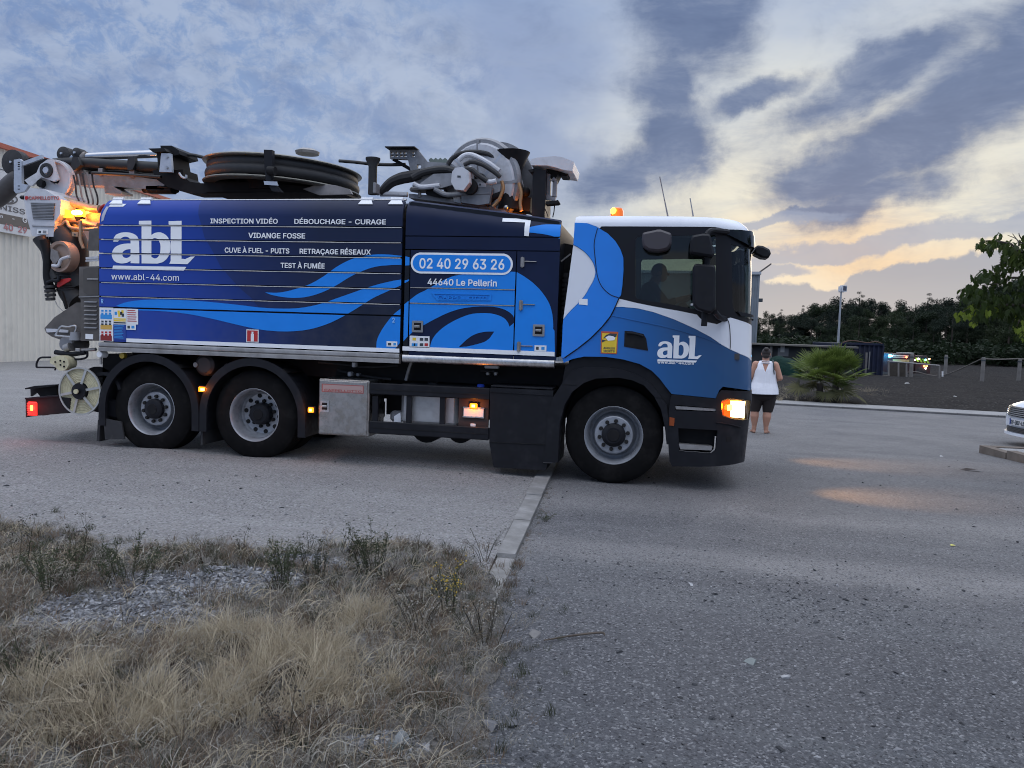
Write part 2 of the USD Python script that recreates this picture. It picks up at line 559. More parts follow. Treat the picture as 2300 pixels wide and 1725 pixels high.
def facing(mesh, loc, towards, up=(0, 0, 1)):
    """Place a flat mesh made in the xy plane (normal +z, text along x) so that it faces a direction."""
    n = np.array(towards, float); n /= np.linalg.norm(n)
    x = np.cross(up, n); x /= np.linalg.norm(x)
    y = np.cross(n, x)
    T = np.eye(4); T[:3, 0], T[:3, 1], T[:3, 2], T[:3, 3] = x, y, n, loc
    m = mesh.copy(); m.apply_transform(T)
    return m
M_ink = mat('sticker_ink', (0.03, 0.04, 0.05), 0.6)
M_letter = mat('white_lettering', (0.78, 0.79, 0.8), 0.5, var=0.03)
M_rub = mat('black_rubber', (0.018, 0.018, 0.02), 0.75, var=0.3, vscale=14.0, bump=0.001, bscale=180, dirt=((0.09, 0.085, 0.08), 0.25))
# ------------------------------------------------------------------ ground
def sheet(poly, lift, step=None, bumps=None):
    """Ground sheet over a plan outline, following the fall of the yard."""
    x0, y0, x1, y1 = poly.bounds
    xs, ys = [], []
    if step:
        xs = list(np.arange(math.floor(x0 / step) * step, x1, step)); ys = list(np.arange(math.floor(y0 / step) * step, y1, step))
    else:
        ys = [v for v in (2.6, 3, 4, 5, 6, 8, 10, 12, 14, 17, 20, 24, 28, 34, 42, 52, 64, 80, 110, 160, 300) if y0 < v < y1]

    def surf(v, off):
        z = ground_z(v[:, 0], v[:, 1]) + lift
        if bumps is not None:
            z = z + bumps(v[:, 0], v[:, 1])
        return np.stack([v[:, 0], v[:, 1], z], 1)
    return skin(poly, surf, us=xs, vs=ys, open_sheet=True)


def ground_mat(name, base, speck, scale, rough, bump, patches=None, bands=None, stone=0.5, dust=None, spec=.3):
    n = {'g': ('geometry', {}), 'p': ('principled_bsdf', {'roughness': rough, 'specular_ior_level': spec}),
         'n1': ('noise_texture', {'scale': scale, 'detail': 9.0, 'roughness': 0.78}),
         'r1': ('rgb_ramp', {'ramp': [(0.34, base[0]), (0.5, base[1]), (0.66, base[2])]}),
         'n2': ('noise_texture', {'scale': 0.8, 'detail': 8.0, 'roughness': 0.68, 'distortion': 0.6}),
         'm2': ('map_range', {'from_min': 0.40, 'from_max': 0.66, 'to_min': 0.0, 'to_max': 0.9, 'clamp': True}),
         'x2': ('mix_color', {'b': patches or base[2]}),
         'v': ('voronoi_texture', {'scale': scale * 1.6, 'feature': 'f1', 'randomness': 1.0}),
         'vr': ('rgb_ramp', {'ramp': [(0.0, speck[0]), (0.45, speck[1]), (1.0, speck[2])]}),
         'sv': ('separate_color', {}),
         'vm': ('map_range', {'from_min': 0.72 - stone * 0.4, 'from_max': 0.85, 'to_min': 0.0, 'to_max': 0.75, 'clamp': True}),
         'x3': ('mix_color', {}),
         'n5': ('noise_texture', {'scale': scale * 0.17, 'detail': 6.0, 'roughness': 0.7}),
         'hb': ('math', {'math_type': 'multiply_add', 'value2': -0.9}),
         'hc': ('math', {'math_type': 'multiply_add', 'value2': 2.2}),
         'bp': ('bump', {'strength': 1.0, 'distance': bump})}
    l = [('g.position', 'n1.vector'), ('n1.fac', 'r1.fac'), ('g.position', 'n2.vector'), ('n2.fac', 'm2.value'), ('m2.result', 'x2.fac'), ('r1.color', 'x2.a'),
         ('g.position', 'v.vector'), ('v.color', 'sv.color'), ('sv.r', 'vr.fac'), ('sv.g', 'vm.value'), ('vm.result', 'x3.fac'), ('vr.color', 'x3.b'),
         ('g.position', 'n5.vector'), ('n5.fac', 'hc.value1'), ('hb.value', 'hc.value3'), ('v.distance', 'hb.value1'), ('n1.fac', 'hb.value3'), ('hc.value', 'bp.height'), ('bp.normal', 'p.normal')]
    out = 'x2.result'
    if bands:
        # pale dust drawn out along the way the lorries drive
        n['bm'] = ('mapping', {'scale': (0.16, 1.5, 0.0), 'rotation': (0, 0, math.radians(bands[1]))})
        n['bn'] = ('noise_texture', {'scale': 1.0, 'detail': 6.0, 'roughness': 0.66, 'distortion': 0.3})
        n['br'] = ('map_range', {'from_min': 0.5, 'from_max': 0.72, 'to_min': 0.0, 'to_max': bands[2], 'clamp': True})
        n['bx'] = ('mix_color', {'b': bands[0]})
        l += [('g.position', 'bm.vector'), ('bm.vector', 'bn.vector'), ('bn.fac', 'br.value'), ('br.result', 'bx.fac'), (out, 'bx.a')]
        out = 'bx.result'
    if dust:
        # the crossing where the lorries come off the yard is powdered with gravel dust
        n['dp'] = ('separate_xyz', {}); n['dr'] = ('rgb_ramp', {'ramp': [(q, (v_, v_, v_)) for q, v_ in dust[1]]})
        n['dq'] = ('map_range', {'from_min': -8.0, 'from_max': 12.0, 'clamp': True})
        n['dn'] = ('math', {'math_type': 'multiply_add', 'value2': 0.8}); n['dm'] = ('math', {'math_type': 'multiply'}); n['dx'] = ('mix_color', {'b': dust[0]})
        n['dk'] = ('map_range', {'from_min': 0.3, 'from_max': 0.6, 'to_min': 0.45, 'to_max': 1.0, 'clamp': True})
        n['do'] = ('math', {'math_type': 'add', 'value2': -0.4})
        l += [('g.position', 'dp.vector'), ('n2.fac', 'dn.value1'), ('dp.y', 'dn.value3'), ('dn.value', 'do.value1'), ('do.value', 'dq.value'), ('dq.result', 'dr.fac'), ('n2.fac', 'dk.value'), ('dr.color', 'dm.value1'), ('dk.result', 'dm.value2'), ('dm.value', 'dx.fac'), (out, 'dx.a')]
        out = 'dx.result'
    l += [(out, 'x3.a'), ('x3.result', 'p.base_color')]
    MATS[name] = usdkit.material(stage, '/World/Looks/' + name, n, l, surface='p.BSDF')
    return MATS[name]


M_asphalt = ground_mat('asphalt', [(0.03, 0.032, 0.037), (0.070, 0.073, 0.082), (0.15, 0.152, 0.16)], [(0.02, 0.02, 0.022), (0.10, 0.10, 0.108), (0.34, 0.34, 0.345)], 62.0, 0.85, 0.010,
                       patches=(0.085, 0.087, 0.094), bands=((0.25, 0.268, 0.268), 4.0, 0.35), stone=0.8,
                       dust=((0.275, 0.267, 0.26), [(0.0, .0), (.13, .02), (.2, .12), (.252, .3), (.268, .85), (.280, .9), (.294, .38), (.33, .36), (.352, .85), (.37, .75), (.392, .45), (.45, .5), (.6, .75), (.8, .7), (1.0, .7)]))
M_gravel = ground_mat('gravel', [(0.165, 0.16, 0.156), (0.295, 0.287, 0.28), (0.44, 0.43, 0.42)], [(0.05, 0.05, 0.055), (0.27, 0.27, 0.275), (0.55, 0.55, 0.55)], 46.0, 0.9, 0.022,
                      patches=(0.34, 0.328, 0.315), bands=((0.42, 0.41, 0.405), 3.0, 0.6), stone=0.6)
M_soil = ground_mat('dry_soil', [(0.05, 0.047, 0.043), (0.13, 0.125, 0.117), (0.25, 0.243, 0.23)], [(0.04, 0.036, 0.03), (0.13, 0.125, 0.115), (0.28, 0.27, 0.26)], 55.0, 0.95, 0.02, patches=(0.21, 0.205, 0.20), stone=0.5)
M_burnt = ground_mat('burnt_earth', [(0.014, 0.013, 0.013), (0.026, 0.025, 0.025), (0.05, 0.047, 0.045)], [(0.01, 0.01, 0.01), (0.03, 0.028, 0.026), (0.10, 0.095, 0.09)], 11.0, 0.95, 0.03, patches=(0.030, 0.028, 0.027), stone=0.1, spec=.05)
M_pave = ground_mat('dusty_path', [(0.2, 0.2, 0.205), (0.27, 0.27, 0.27), (0.35, 0.345, 0.34)], [(0.1, 0.1, 0.1), (0.3, 0.3, 0.3), (0.45, 0.45, 0.44)], 40.0, 0.9, 0.006, stone=0.3)
M_concrete = mat('concrete', (0.27, 0.265, 0.255), 0.9, var=0.3, vscale=7.0, bump=0.006, bscale=60.0, dirt=((0.12, 0.115, 0.105), 0.55))
M_kerb_old = mat('worn_kerb', (0.155, 0.128, 0.105), 0.9, var=0.3, vscale=7.0, bump=0.006, bscale=70.0, dirt=((0.09, 0.062, 0.045), 0.5))

G = lambda x, y, lift=0: on_ground(x, y, lift)
setting('ground', sheet(sbox(-500, -40, 600, 900), -0.012), M_soil)
kl = [G(*p)[:2] for p in ((1064, 1372), (1095, 1278), (1158, 1150), (1196, 1092))]
kr = [G(*p)[:2] for p in ((1113, 1365), (1144, 1282), (1201, 1150), (1232, 1092))]
kx = lambda y, side: float(np.polyval(np.polyfit([q[1] for q in side], [q[0] for q in side], 1), y))
fk = [G(1690, 905), G(1732, 909), G(2000, 926), G(2250, 938), G(2300, 940)]
fd = (fk[3] - fk[1])[:2]; fd = fd / np.linalg.norm(fd)
fn = np.array([-fd[1], fd[0]])
A0, A1 = fk[1][:2] - fd * 14, fk[1][:2] + fd * 60
road = Polygon([(kx(-12, kr), -12), (kx(-2, kr), -2), (kx(9, kr), 9), tuple(A0), tuple(A1), (70, -12)])
setting('asphalt_road', sheet(road, 0.0), M_asphalt)


def yard_bumps(x, y):
    p = np.stack([x * 0.9, y * 2.2, np.zeros_like(x)], -1)
    q = np.stack([x * 3.1, y * 5.0, np.ones_like(x)], -1)
    fade = np.clip((y + 3.2) / 1.0, 0, 1) * np.clip((7.0 - y) / 3.0, 0, 1)
    flat = 1 - 0.85 * np.exp(-((x - 3.4) / 0.5) ** 2)
    return (meshkit.noise(p, 3) * 0.035 + meshkit.noise(q, 5) * 0.02) * fade * flat


yard = Polygon([(kx(-12, kl), -12), (kx(-2, kl), -2), (kx(9, kl), 9), tuple(A0 + fd * 2), tuple(A0 + fn * 70), (-60, 60), (-60, -12)])
near = yard.intersection(sbox(-9, -6, 6, 7.5))
setting('gravel_yard', [sheet(near, 0.012, 0.1, yard_bumps), sheet(yard.difference(sbox(-9, -6, 6, 7.5)), 0.012)], M_gravel, smooth=True)

verge_px = [(-260, 1130), (0, 1175), (150, 1200), (300, 1238), (520, 1228), (640, 1240), (800, 1222), (960, 1232), (1085, 1262), (1098, 1330), (1112, 1400), (1135, 1440), (1128, 1500), (1085, 1590), (1050, 1720), (1030, 1900), (-900, 1900)]
verge = Polygon([tuple(G(*p)[:2]) for p in verge_px]).buffer(0)
_rim = verge.exterior.segmentize(0.04)
_rp = np.array(_rim.coords)[:-1]
_rn = np.stack([meshkit.fbm(np.column_stack([_rp * 3.2, np.full(len(_rp), q)]), 4, 50 + q) - .5 for q in (0, 1)], 1)
verge = Polygon(_rp + _rn * .34).buffer(0)
verge = max(verge.geoms, key=lambda q: q.area) if hasattr(verge, 'geoms') else verge


def verge_bumps(x, y):
    p = np.stack([x * 2.2, y * 2.2, np.zeros_like(x)], -1)
    d = shapely.distance(shapely.points(x, y), verge.exterior)
    return (0.035 * meshkit.noise(p, 11) + 0.02 * meshkit.noise(p * 4.1, 12) + .016) * np.clip(d / .22, 0, 1) - .014


setting('dry_verge', sheet(verge, 0.02, 0.07, verge_bumps), M_soil, smooth=True)

# the flush kerb that parts the gravel yard from the road: stones laid end to end
kpath = '/World/kerb'
UsdGeom.Xform.Define(stage, kpath)
tag(kpath, 'long flush concrete kerb between the gravel yard and the asphalt', 'kerb', None, 'structure')
y = -4.9
while y < 8.5:
    L = 1.0
    a0, a1, b0, b1 = kx(y + .008, kl), kx(y + L - .008, kl), kx(y + .008, kr), kx(y + L - .008, kr)
    o = Polygon([(a0, y + .008), (b0, y + .008), (b1, y + L - .008), (a1, y + L - .008)])
    m = ext_z(o.buffer(-.006).buffer(.006, join_style=1, quad_segs=2), -0.12, 0.0)
    top = m.vertices[:, 2] > -0.01
    m.vertices[top, :2] = (m.vertices[top, :2] - [(a0 + b0) / 2, y + .5]) * [0.93, 0.995] + [(a0 + b0) / 2, y + .5]
    m.vertices[:, 2] += 0.036 + random.uniform(-.006, .006) + float(ground_z(0, y + .5)) - .03 * max(0, min(1, (-2.6 - y) / 1.3))
    part('kerb_stone', m, M_concrete, kpath)
    y += L

M_farkerb = mat('far_kerb_grey', (0.11, 0.108, 0.108), 0.9, var=.3, vscale=3.0)
# far side: low kerb, dusty path and burnt ground
farp = '/World/far_kerb'
UsdGeom.Xform.Define(stage, farp)
tag(farp, 'low concrete kerb along the far side of the road before the burnt ground', 'kerb', None, 'structure')
for i in range(44):
    p0 = A0 + fd * (6 + i * 1.0)
    o = Polygon([tuple(p0), tuple(p0 + fd * .985), tuple(p0 + fd * .985 + fn * .16), tuple(p0 + fn * .16)])
    zc = float(ground_z(*(p0 + fd * .5)))
    part('kerb_stone', ext_z(o, zc - .1, zc + .05), M_farkerb, farp)
path_poly = Polygon([tuple(A0 + fn * .16), tuple(A1 + fn * .16), tuple(A1 + fn * 2.1), tuple(A0 + fn * 2.1)])
setting('dusty_path', sheet(path_poly, 0.05), M_pave)


def burnt_bumps(x, y):
    p = np.stack([x * .8, y * .8, np.zeros_like(x)], 1)
    q = (x - (A0 + fn * 1.9)[0]) * fn[0] + (y - (A0 + fn * 1.9)[1]) * fn[1]
    return (0.16 * meshkit.noise(p, 21) + 0.1 * meshkit.noise(p * 2.6, 22)) * np.clip(q / 2.0, 0, 1) + .056


burnt = Polygon([tuple(A0 + fn * 1.9), tuple(A1 + fn * 1.9), tuple(A1 + fn * 120), tuple(A0 + fn * 120)])
setting('burnt_ground', sheet(burnt, 0.0, 0.6, burnt_bumps), M_burnt, smooth=True)

# raised traffic island at the right edge
c0, c1 = G(2198, 1017), G(2300, 1041)
iv = (c1 - c0)[:2]; iv /= np.linalg.norm(iv)
inn = np.array([-iv[1], iv[0]])
if inn @ (c0[:2] - np.array([CX, CY])) < 0:
    inn = -inn
isl = '/World/traffic_island'
UsdGeom.Xform.Define(stage, isl)
tag(isl, 'raised island with worn rusty brown kerb in front of the white car', 'traffic island')
for i in range(5):
    p0 = c0[:2] + iv * (i * .8)
    o = Polygon([tuple(p0), tuple(p0 + iv * .785), tuple(p0 + iv * .785 + inn * .15), tuple(p0 + inn * .15)])
    zc = float(ground_z(*p0))
    part('kerb_stone', turn(ext_z(o.buffer(-.012).buffer(.012, quad_segs=2), zc - .1, zc + .13 + random.uniform(-.008, .008)), random.uniform(-.6, .6), (0, 0, 1), tuple(p0) + (zc,)), M_kerb_old, isl)
for i in range(5):
    p0 = c0[:2] + inn * (.16 + i * .8)
    o = Polygon([tuple(p0), tuple(p0 + inn * .785), tuple(p0 + inn * .785 + iv * .15), tuple(p0 + iv * .15)])
    zc = float(ground_z(*p0))
    part('kerb_stone', ext_z(o.buffer(-.012).buffer(.012, quad_segs=2), zc - .1, zc + .125), M_kerb_old, isl)
q0 = c0[:2] + iv * .155 + inn * .155
o = Polygon([tuple(q0), tuple(q0 + iv * 3.8), tuple(q0 + iv * 3.8 + inn * 3.9), tuple(q0 + inn * 3.9)])
zc = float(ground_z(*q0))
part('island_surface', ext_z(o, zc - .5, zc + .105), M_pave, isl, smooth=False)
# ------------------------------------------------------------------ warehouse on the left
M_clad = mat('cream_cladding', (.68, .64, .555), .6, var=.05, vscale=1.5, dirt=((.5, .47, .41), .2))
M_redtrim = mat('red_trim', (.40, .085, .055), .5, var=.1)
M_plinth = mat('plinth', (.17, .155, .14), .9, var=.3, vscale=3.)
w0 = on_ground(0, 814)
wd = ray(1294, 748); wd = np.array([wd[0], wd[1], 0]); wd /= np.linalg.norm(wd)
wn = np.array([wd[1], -wd[0], 0.0])
if wn @ (CAM - w0) < 0:
    wn = -wn


def on_wall(px, py, out=0.0):
    d = ray(px, py)
    o = w0 + wn * out
    t = ((o - CAM) @ wn) / (d @ wn)
    p = CAM + d * t
    return np.array([(p - w0) @ wd, p[2]])


ztop_w = on_wall(0, 333)[1]
zbase = -1.0
wh = thing('warehouse', 'cream ribbed warehouse with red roof trim and white sign, behind the truck tail', 'warehouse')


def wall_box(u0, u1, z0, z1, o0, o1, me=False):
    a = np.array([w0 + wd * u + wn * o for u in (u0, u1) for o in (o0, o1)])
    v = np.array([[*p[:2], z] for z in (z0, z1) for p in a])
    return trimesh.convex.convex_hull(v)


dz_top = lambda u: ztop_w
u = -9.0
while u < 46:
    W_ = 1.05
    prof = []
    n_ = 3
    for k in range(n_):
        s_ = u + .01 + k * (W_ - .02) / n_
        e_ = (W_ - .02) / n_
        prof += [(s_, 0), (s_ + e_ * .70, 0), (s_ + e_ * .78, .05), (s_ + e_ * .92, .05), (s_ + e_, 0)]
    poly = Polygon(prof + [(u + W_ - .01, -.06), (u + .01, -.06)]).buffer(0)
    m = ext_z(poly, zbase + .42, ztop_w)
    v = m.vertices.copy()
    m.vertices = np.stack([w0[0] + wd[0] * v[:, 0] + wn[0] * v[:, 1], w0[1] + wd[1] * v[:, 0] + wn[1] * v[:, 1], v[:, 2]], 1)
    if wd[0] * wn[1] - wd[1] * wn[0] < 0:
        m.faces = m.faces[:, ::-1]
    part('cladding_panel', m, M_clad, wh, smooth=False)
    u += W_
part('roof_trim', wall_box(-9, 46, ztop_w, ztop_w + .2, -.3, .16), M_redtrim, wh)
part('roof', wall_box(-9, 46, ztop_w - .1, ztop_w + .12, -14, -.3), mat('roof_grey', (.2, .2, .2), .7), wh)
part('plinth', wall_box(-9, 46, -1.4, zbase + .45, -.4, .09), M_plinth, wh)
part('end_wall', wall_box(-9, -8.8, -1.4, ztop_w, -14, -.1), M_clad, wh)
part('far_end_wall', wall_box(45.8, 46, -1.4, ztop_w, -14, -.1), M_clad, wh)
# sign board with lettering
C1w = lambda x, y: on_wall(x / 4.424, 280 + y / 4.424, .2)
ua, ub = C1w(-120, 440)[0], C1w(312, 1100)[0]
z1_, z0_ = C1w(0, 425)[1], C1w(0, 1062)[1]
sg_ = part('sign_board', wall_box(ua - 3, ub, z0_, z1_, .12, .2), mat('sign_board', (.62, .63, .64), .5, var=.04), wh)
za, zb = C1w(0, 985)[1], C1w(0, 878)[1]
part('grey_band', wall_box(ua - 3, ub, za, zb, .2, .206), mat('sign_grey', (.10, .09, .085), .5), sg_)
zt = C1w(0, 437)[1]
part('sign_rim', wall_box(ua - 3, ub, zt - .03, zt, .2, .21), M_ink, sg_)


def on_sign(poly, off=.21, d=.008):
    m = cat_(*[trimesh.creation.extrude_polygon(g, d, engine='earcut') for g in (poly.geoms if hasattr(poly, 'geoms') else [poly])])
    v = m.vertices.copy()
    m.vertices = np.stack([w0[0] + wd[0] * v[:, 0] + wn[0] * (off + v[:, 2]), w0[1] + wd[1] * v[:, 0] + wn[1] * (off + v[:, 2]), v[:, 1]], 1)
    if m.volume < 0:
        m.faces = m.faces[:, ::-1]
    return m


def sign_text(t, xa, xb, yb, yt, m_, bold=False):
    a, b = C1w(xa, yb), C1w(xb, yb)
    part('sign_lettering', on_sign(text_in(t, a[0], b[0], a[1], C1w(xa, yt)[1] - a[1], bold)), m_, sg_)


M_sgink = mat('sign_ink', (.07, .07, .08), .5)
sign_text('NISS', 4, 246, 842, 790, M_sgink)
sign_text('n', 2, 24, 922, 893, M_letter, True)
sign_text('-', 118, 140, 950, 915, mat('sign_white', (.7, .7, .7), .5), True)
sign_text('G', 222, 265, 968, 920, mat('sign_white', (.7, .7, .7), .5), True)
sign_text('40', 35, 128, 1042, 980, mat('sign_rose', (.42, .16, .17), .5), True)
sign_text('29', 178, 266, 1066, 1008, mat('sign_rose', (.42, .16, .17), .5), True)
em = [tuple(C1w(x, y)) for x, y in [(90 + 80 * math.cos(t), 745 + 42 * math.sin(t)) for t in np.linspace(0, 2 * math.pi, 40)]]
ring_ = LineString(em).buffer(.028)
swl = LineString([tuple(C1w(x, y)) for x, y in curve([(150, 700), (95, 712), (70, 735), (110, 745), (130, 762), (80, 782), (20, 775)], 5)]).buffer(.028)
part('sign_emblem', on_sign(unary_union([ring_, swl])), M_sgink, sg_)

# ------------------------------------------------------------------ right hand background
def gz(x, y):
    return float(ground_z(x, y))


def view_basis(px):
    d = ray(px, 760); d = np.array([d[0], d[1], 0]); d /= np.linalg.norm(d)
    return d, np.array([d[1], -d[0], 0.0])


def obox(o, ax, ay, x0, x1, y0, y1, z0, z1):
    """Box in a turned frame: ax, ay unit directions on the ground."""
    v = np.array([[*(o + ax * x + ay * y)[:2], z] for x in (x0, x1) for y in (y0, y1) for z in (z0, z1)])
    return trimesh.convex.convex_hull(v)


# tall grey metal shed behind the cab
fd_, rt_ = view_basis(1560)
sd_o = at_depth(1703, 700, 57.0); sd_o[2] = 0
zt_ = at_depth(1703, 611, 57.0)[2]
M_shed = mat('shed_grey', (.17, .195, .22), .55, .2, var=.1, vscale=1.2, dirt=((.13, .14, .15), .3))
shd = thing('grey_shed', 'tall grey ribbed metal shed seen behind the cab and through its window', 'shed')
for k in range(11):
    x1_ = -k * 1.38
    prof = []
    for j in range(4):
        s_ = x1_ - 1.38 + j * .345
        prof += [(s_, 0), (s_ + .19, 0), (s_ + .21, -.05), (s_ + .31, -.05), (s_ + .342, 0)]
    m = ext_z(Polygon(prof + [(x1_, .05), (x1_ - 1.38, .05)]).buffer(0), -1.2, zt_ - .12)
    v = m.vertices.copy()
    p = sd_o + v[:, :1] * rt_ + v[:, 1:2] * fd_
    m.vertices = np.stack([p[:, 0], p[:, 1], v[:, 2]], 1)
    m.faces = m.faces if (rt_[0] * fd_[1] - rt_[1] * fd_[0]) > 0 else m.faces[:, ::-1]
    part('shed_panel', m, M_shed, shd, smooth=False)
part('eaves', obox(sd_o, rt_, fd_, -15.2, .06, -.14, .2, zt_ - .2, zt_), mat('eaves_grey', (.33, .36, .4), .5), shd)
part('side_wall', obox(sd_o, rt_, fd_, -.08, 0, .06, 7, -1.2, zt_ - .1), M_shed, shd)
part('roof', obox(sd_o, rt_, fd_, -15.2, .0, .06, 7, zt_ - .12, zt_ - .05), M_shed, shd)
part('shed_backing', obox(sd_o, rt_, fd_, -15.1, -.05, .055, .12, -1.2, zt_ - .15), M_shed, shd)
part('roof_flap', turn(obox(sd_o, rt_, fd_, .0, .95, -.1, 1.2, zt_ - .02, zt_ + .07), -38, tuple(fd_), (sd_o[0], sd_o[1], zt_)), mat('flap_brown', (.12, .10, .09), .6), shd)
part('wall_lamp', obox(sd_o, rt_, fd_, 0, .28, 0, .25, zt_ - 2.2, zt_ - 1.95), M_ink, shd)
part('wall_ledge', obox(sd_o, rt_, fd_, -.1, .5, -.1, .4, 1.0, 1.12), M_ink, shd)

# low dark shed
M_dark = mat('dark_boards', (.022, .024, .026), .9, var=.4, vscale=1.5)
fd2, rt2 = view_basis(1780)
lo = at_depth(1693, 842, 50.0); lo[2] = 0
zl1 = at_depth(1750, 772, 50.0)[2]
ls = thing('low_shed', 'long low dark shed with pale roof edge behind the woman', 'shed')
part('front_wall', obox(lo, rt2, fd2, -6, 5.9, 0, .15, -1.2, zl1 - .12), M_dark, ls)
part('side_wall', obox(lo, rt2, fd2, -6, -5.85, .15, 4, -1.2, zl1 - .12), M_dark, ls)
part('side_wall', obox(lo, rt2, fd2, 5.75, 5.9, .15, 4, -1.2, zl1 - .12), M_dark, ls)
part('roof', obox(lo, rt2, fd2, -6.3, 6.1, -.35, 4.2, zl1 - .12, zl1 - .02), mat('shed_roof', (.11, .105, .095), .8, var=.2), ls)
part('window', obox(lo, rt2, fd2, 1.4, 2.05, -.03, .02, .5, 1.0), mat('boarded_pane', (.10, .105, .11), .5), ls)
part('door_post', obox(lo, rt2, fd2, .9, 1.06, -.2, -.05, -1.2, 1.1), mat('grey_wood', (.13, .125, .12), .9, var=.2), ls)
part('notice', obox(lo, rt2, fd2, 1.55, 1.8, -.06, -.04, .75, 1.2), mat('pale_notice', (.32, .32, .3), .6), ls)
# green tarpaulin mound
gm = at_depth(1758, 838, 46.0)
grid = []
ang_ = np.linspace(0, 2 * np.pi, 36, endpoint=False)
rings = []
for r_, h_ in ((1.0, 0), (.93, .4), (.8, .75), (.6, 1.0), (.35, 1.14), (.12, 1.18)):
    p = np.stack([gm[0] + rt2[0] * r_ * 1.15 * np.cos(ang_) + fd2[0] * r_ * 1.2 * np.sin(ang_), gm[1] + rt2[1] * r_ * 1.15 * np.cos(ang_) + fd2[1] * r_ * 1.2 * np.sin(ang_), np.full(36, gz(gm[0], gm[1]) + h_ * 1.0)], 1)
    p[:, 2] += .14 * (meshkit.noise(p * 1.7, 4) - .5) * (h_ > 0) + .12 * np.clip(-np.cos(ang_), 0, 1) * h_
    rings.append(p)
V = np.vstack(rings + [rings[-1].mean(0, keepdims=True)])
F = []
for a in range(5):
    for b in range(36):
        c = (b + 1) % 36
        F += [[a * 36 + b, a * 36 + c, (a + 1) * 36 + c], [a * 36 + b, (a + 1) * 36 + c, (a + 1) * 36 + b]]
F += [[180 + b, 180 + (b + 1) % 36, 216] for b in range(36)]
solo('tarpaulin_heap', trimesh.Trimesh(V, np.array(F), process=False), mat('green_tarp', (.006, .024, .019), .7, var=.3, vscale=2., bump=.08, bscale=4., spec=.08), 'dark green tarpaulin over a heap in front of the low shed', 'tarpaulin', smooth=60)
# dark blue shipping container
fd3, rt3 = view_basis(1940)
ax3 = (rt3 * .94 + fd3 * .34); ax3 /= np.linalg.norm(ax3)
ay3 = np.array([-ax3[1], ax3[0], 0.0])
co = at_depth(1884, 846, 50.5); co[2] = 0
zc1 = at_depth(1940, 770, 51.5)[2]
M_cont = mat('container_blue', (.016, .021, .042), .8, spec=.15, var=.25, vscale=1.4, dirt=((.04, .04, .05), .4))
ct = thing('shipping_container', 'dark blue corrugated shipping container beside the palm', 'container')
Lc = 2.65
for k in range(9):
    s_ = k * Lc / 9
    w_ = Lc / 9
    o = Polygon([(s_ + .004, 0), (s_ + w_ * .35, 0), (s_ + w_ * .45, .07), (s_ + w_ * .85, .07), (s_ + w_ - .004, 0), (s_ + w_ - .004, .12), (s_ + .004, .12)])
    m = ext_z(o, -.75, zc1 - .12)
    v = m.vertices.copy()
    p = co + v[:, :1] * ax3 + v[:, 1:2] * ay3
    m.vertices = np.stack([p[:, 0], p[:, 1], v[:, 2]], 1)
    part('container_panel', m, M_cont, ct, smooth=False)
part('side_wall', obox(co, ax3, ay3, -.0, .08, .12, 6.0, -.75, zc1 - .1), M_cont, ct)
part('side_wall', obox(co, ax3, ay3, Lc - .08, Lc, .12, 6.0, -.75, zc1 - .1), M_cont, ct)
part('roof', obox(co, ax3, ay3, 0, Lc, 0.1, 6.0, zc1 - .12, zc1 - .05), mat('container_top', (.06, .07, .09), .6, var=.2), ct)
part('top_rail', obox(co, ax3, ay3, -.04, Lc + .04, -.05, .1, zc1 - .14, zc1), M_cont, ct)
part('corner_post', obox(co, ax3, ay3, Lc - .0, Lc + .1, -.04, .14, -.75, zc1 - .14), M_cont, ct)
part('corner_post', obox(co, ax3, ay3, -.1, .0, -.04, .14, -.75, zc1 - .14), M_cont, ct)
part('lock_bar', obox(co, ax3, ay3, 1.82, 1.88, -.06, -.02, -.2, .95), mat('bar_grey', (.17, .17, .17), .5), ct)
part('leaning_pole', obox(co, ax3, ay3, 1.45, 1.56, -.5, -.4, -.8, .9), mat('grey_wood', (.13, .125, .12), .9, var=.2), ct)
for k, pts in enumerate((([(-.3, zc1 - .9), (-.1, zc1 - .2), (.6, zc1 + .12), (1.6, zc1 + .02), (2.2, zc1 + .1), (2.6, zc1 - .02)]), )):
    part('roof_cable', tube([tuple(co[:2] + ax3[:2] * a - ay3[:2] * .03) + (b,) for a, b in pts], .03, 6, 5), mat('rust_cable', (.10, .05, .035), .8), ct)
# lamp mast with square floodlight
lb = at_depth(1883, 770, 62.0)
ltop = at_depth(1889.5, 655, 62.0)
zg = gz(lb[0], lb[1])
fl_ = thing('floodlight_mast', 'thin grey lamp mast with a square floodlight against the dark wood', 'street lamp', (ltop[0], ltop[1], zg))
hL = ltop[2] - zg
part('pole', cyl((0, 0, 0), (0, 0, hL), .11, 12, .065), mat('mast_grey', (.34, .36, .38), .45, .5, var=.05), fl_)
fdl, rtl = view_basis(1890)
hd_ = part('floodlight', obox(np.array((0, 0, 0.)), (rtl * .85 + fdl * .5), (fdl * .85 - rtl * .5), -.05, .40, -.15, .15, hL + .0, hL + .5), mat('lamp_white', (.6, .62, .65), .5), fl_)
part('lamp_glass', obox(np.array((0, 0, 0.)), (rtl * .85 + fdl * .5), (fdl * .85 - rtl * .5), .06, .36, -.162, -.151, hL + .08, hL + .44), mat('lamp_dark_glass', (.05, .06, .09), .15), hd_)
part('lamp_bracket', [obox(np.array((0, 0, 0.)), (rtl * .85 + fdl * .5), (fdl * .85 - rtl * .5), -.20, -.12, -.13, .13, hL + .02, hL + .42), obox(np.array((0, 0, 0.)), rtl, fdl, -.2, .2, -.04, .04, hL - .06, hL + .0)], mat('lamp_white', (.6, .62, .65), .5), fl_)

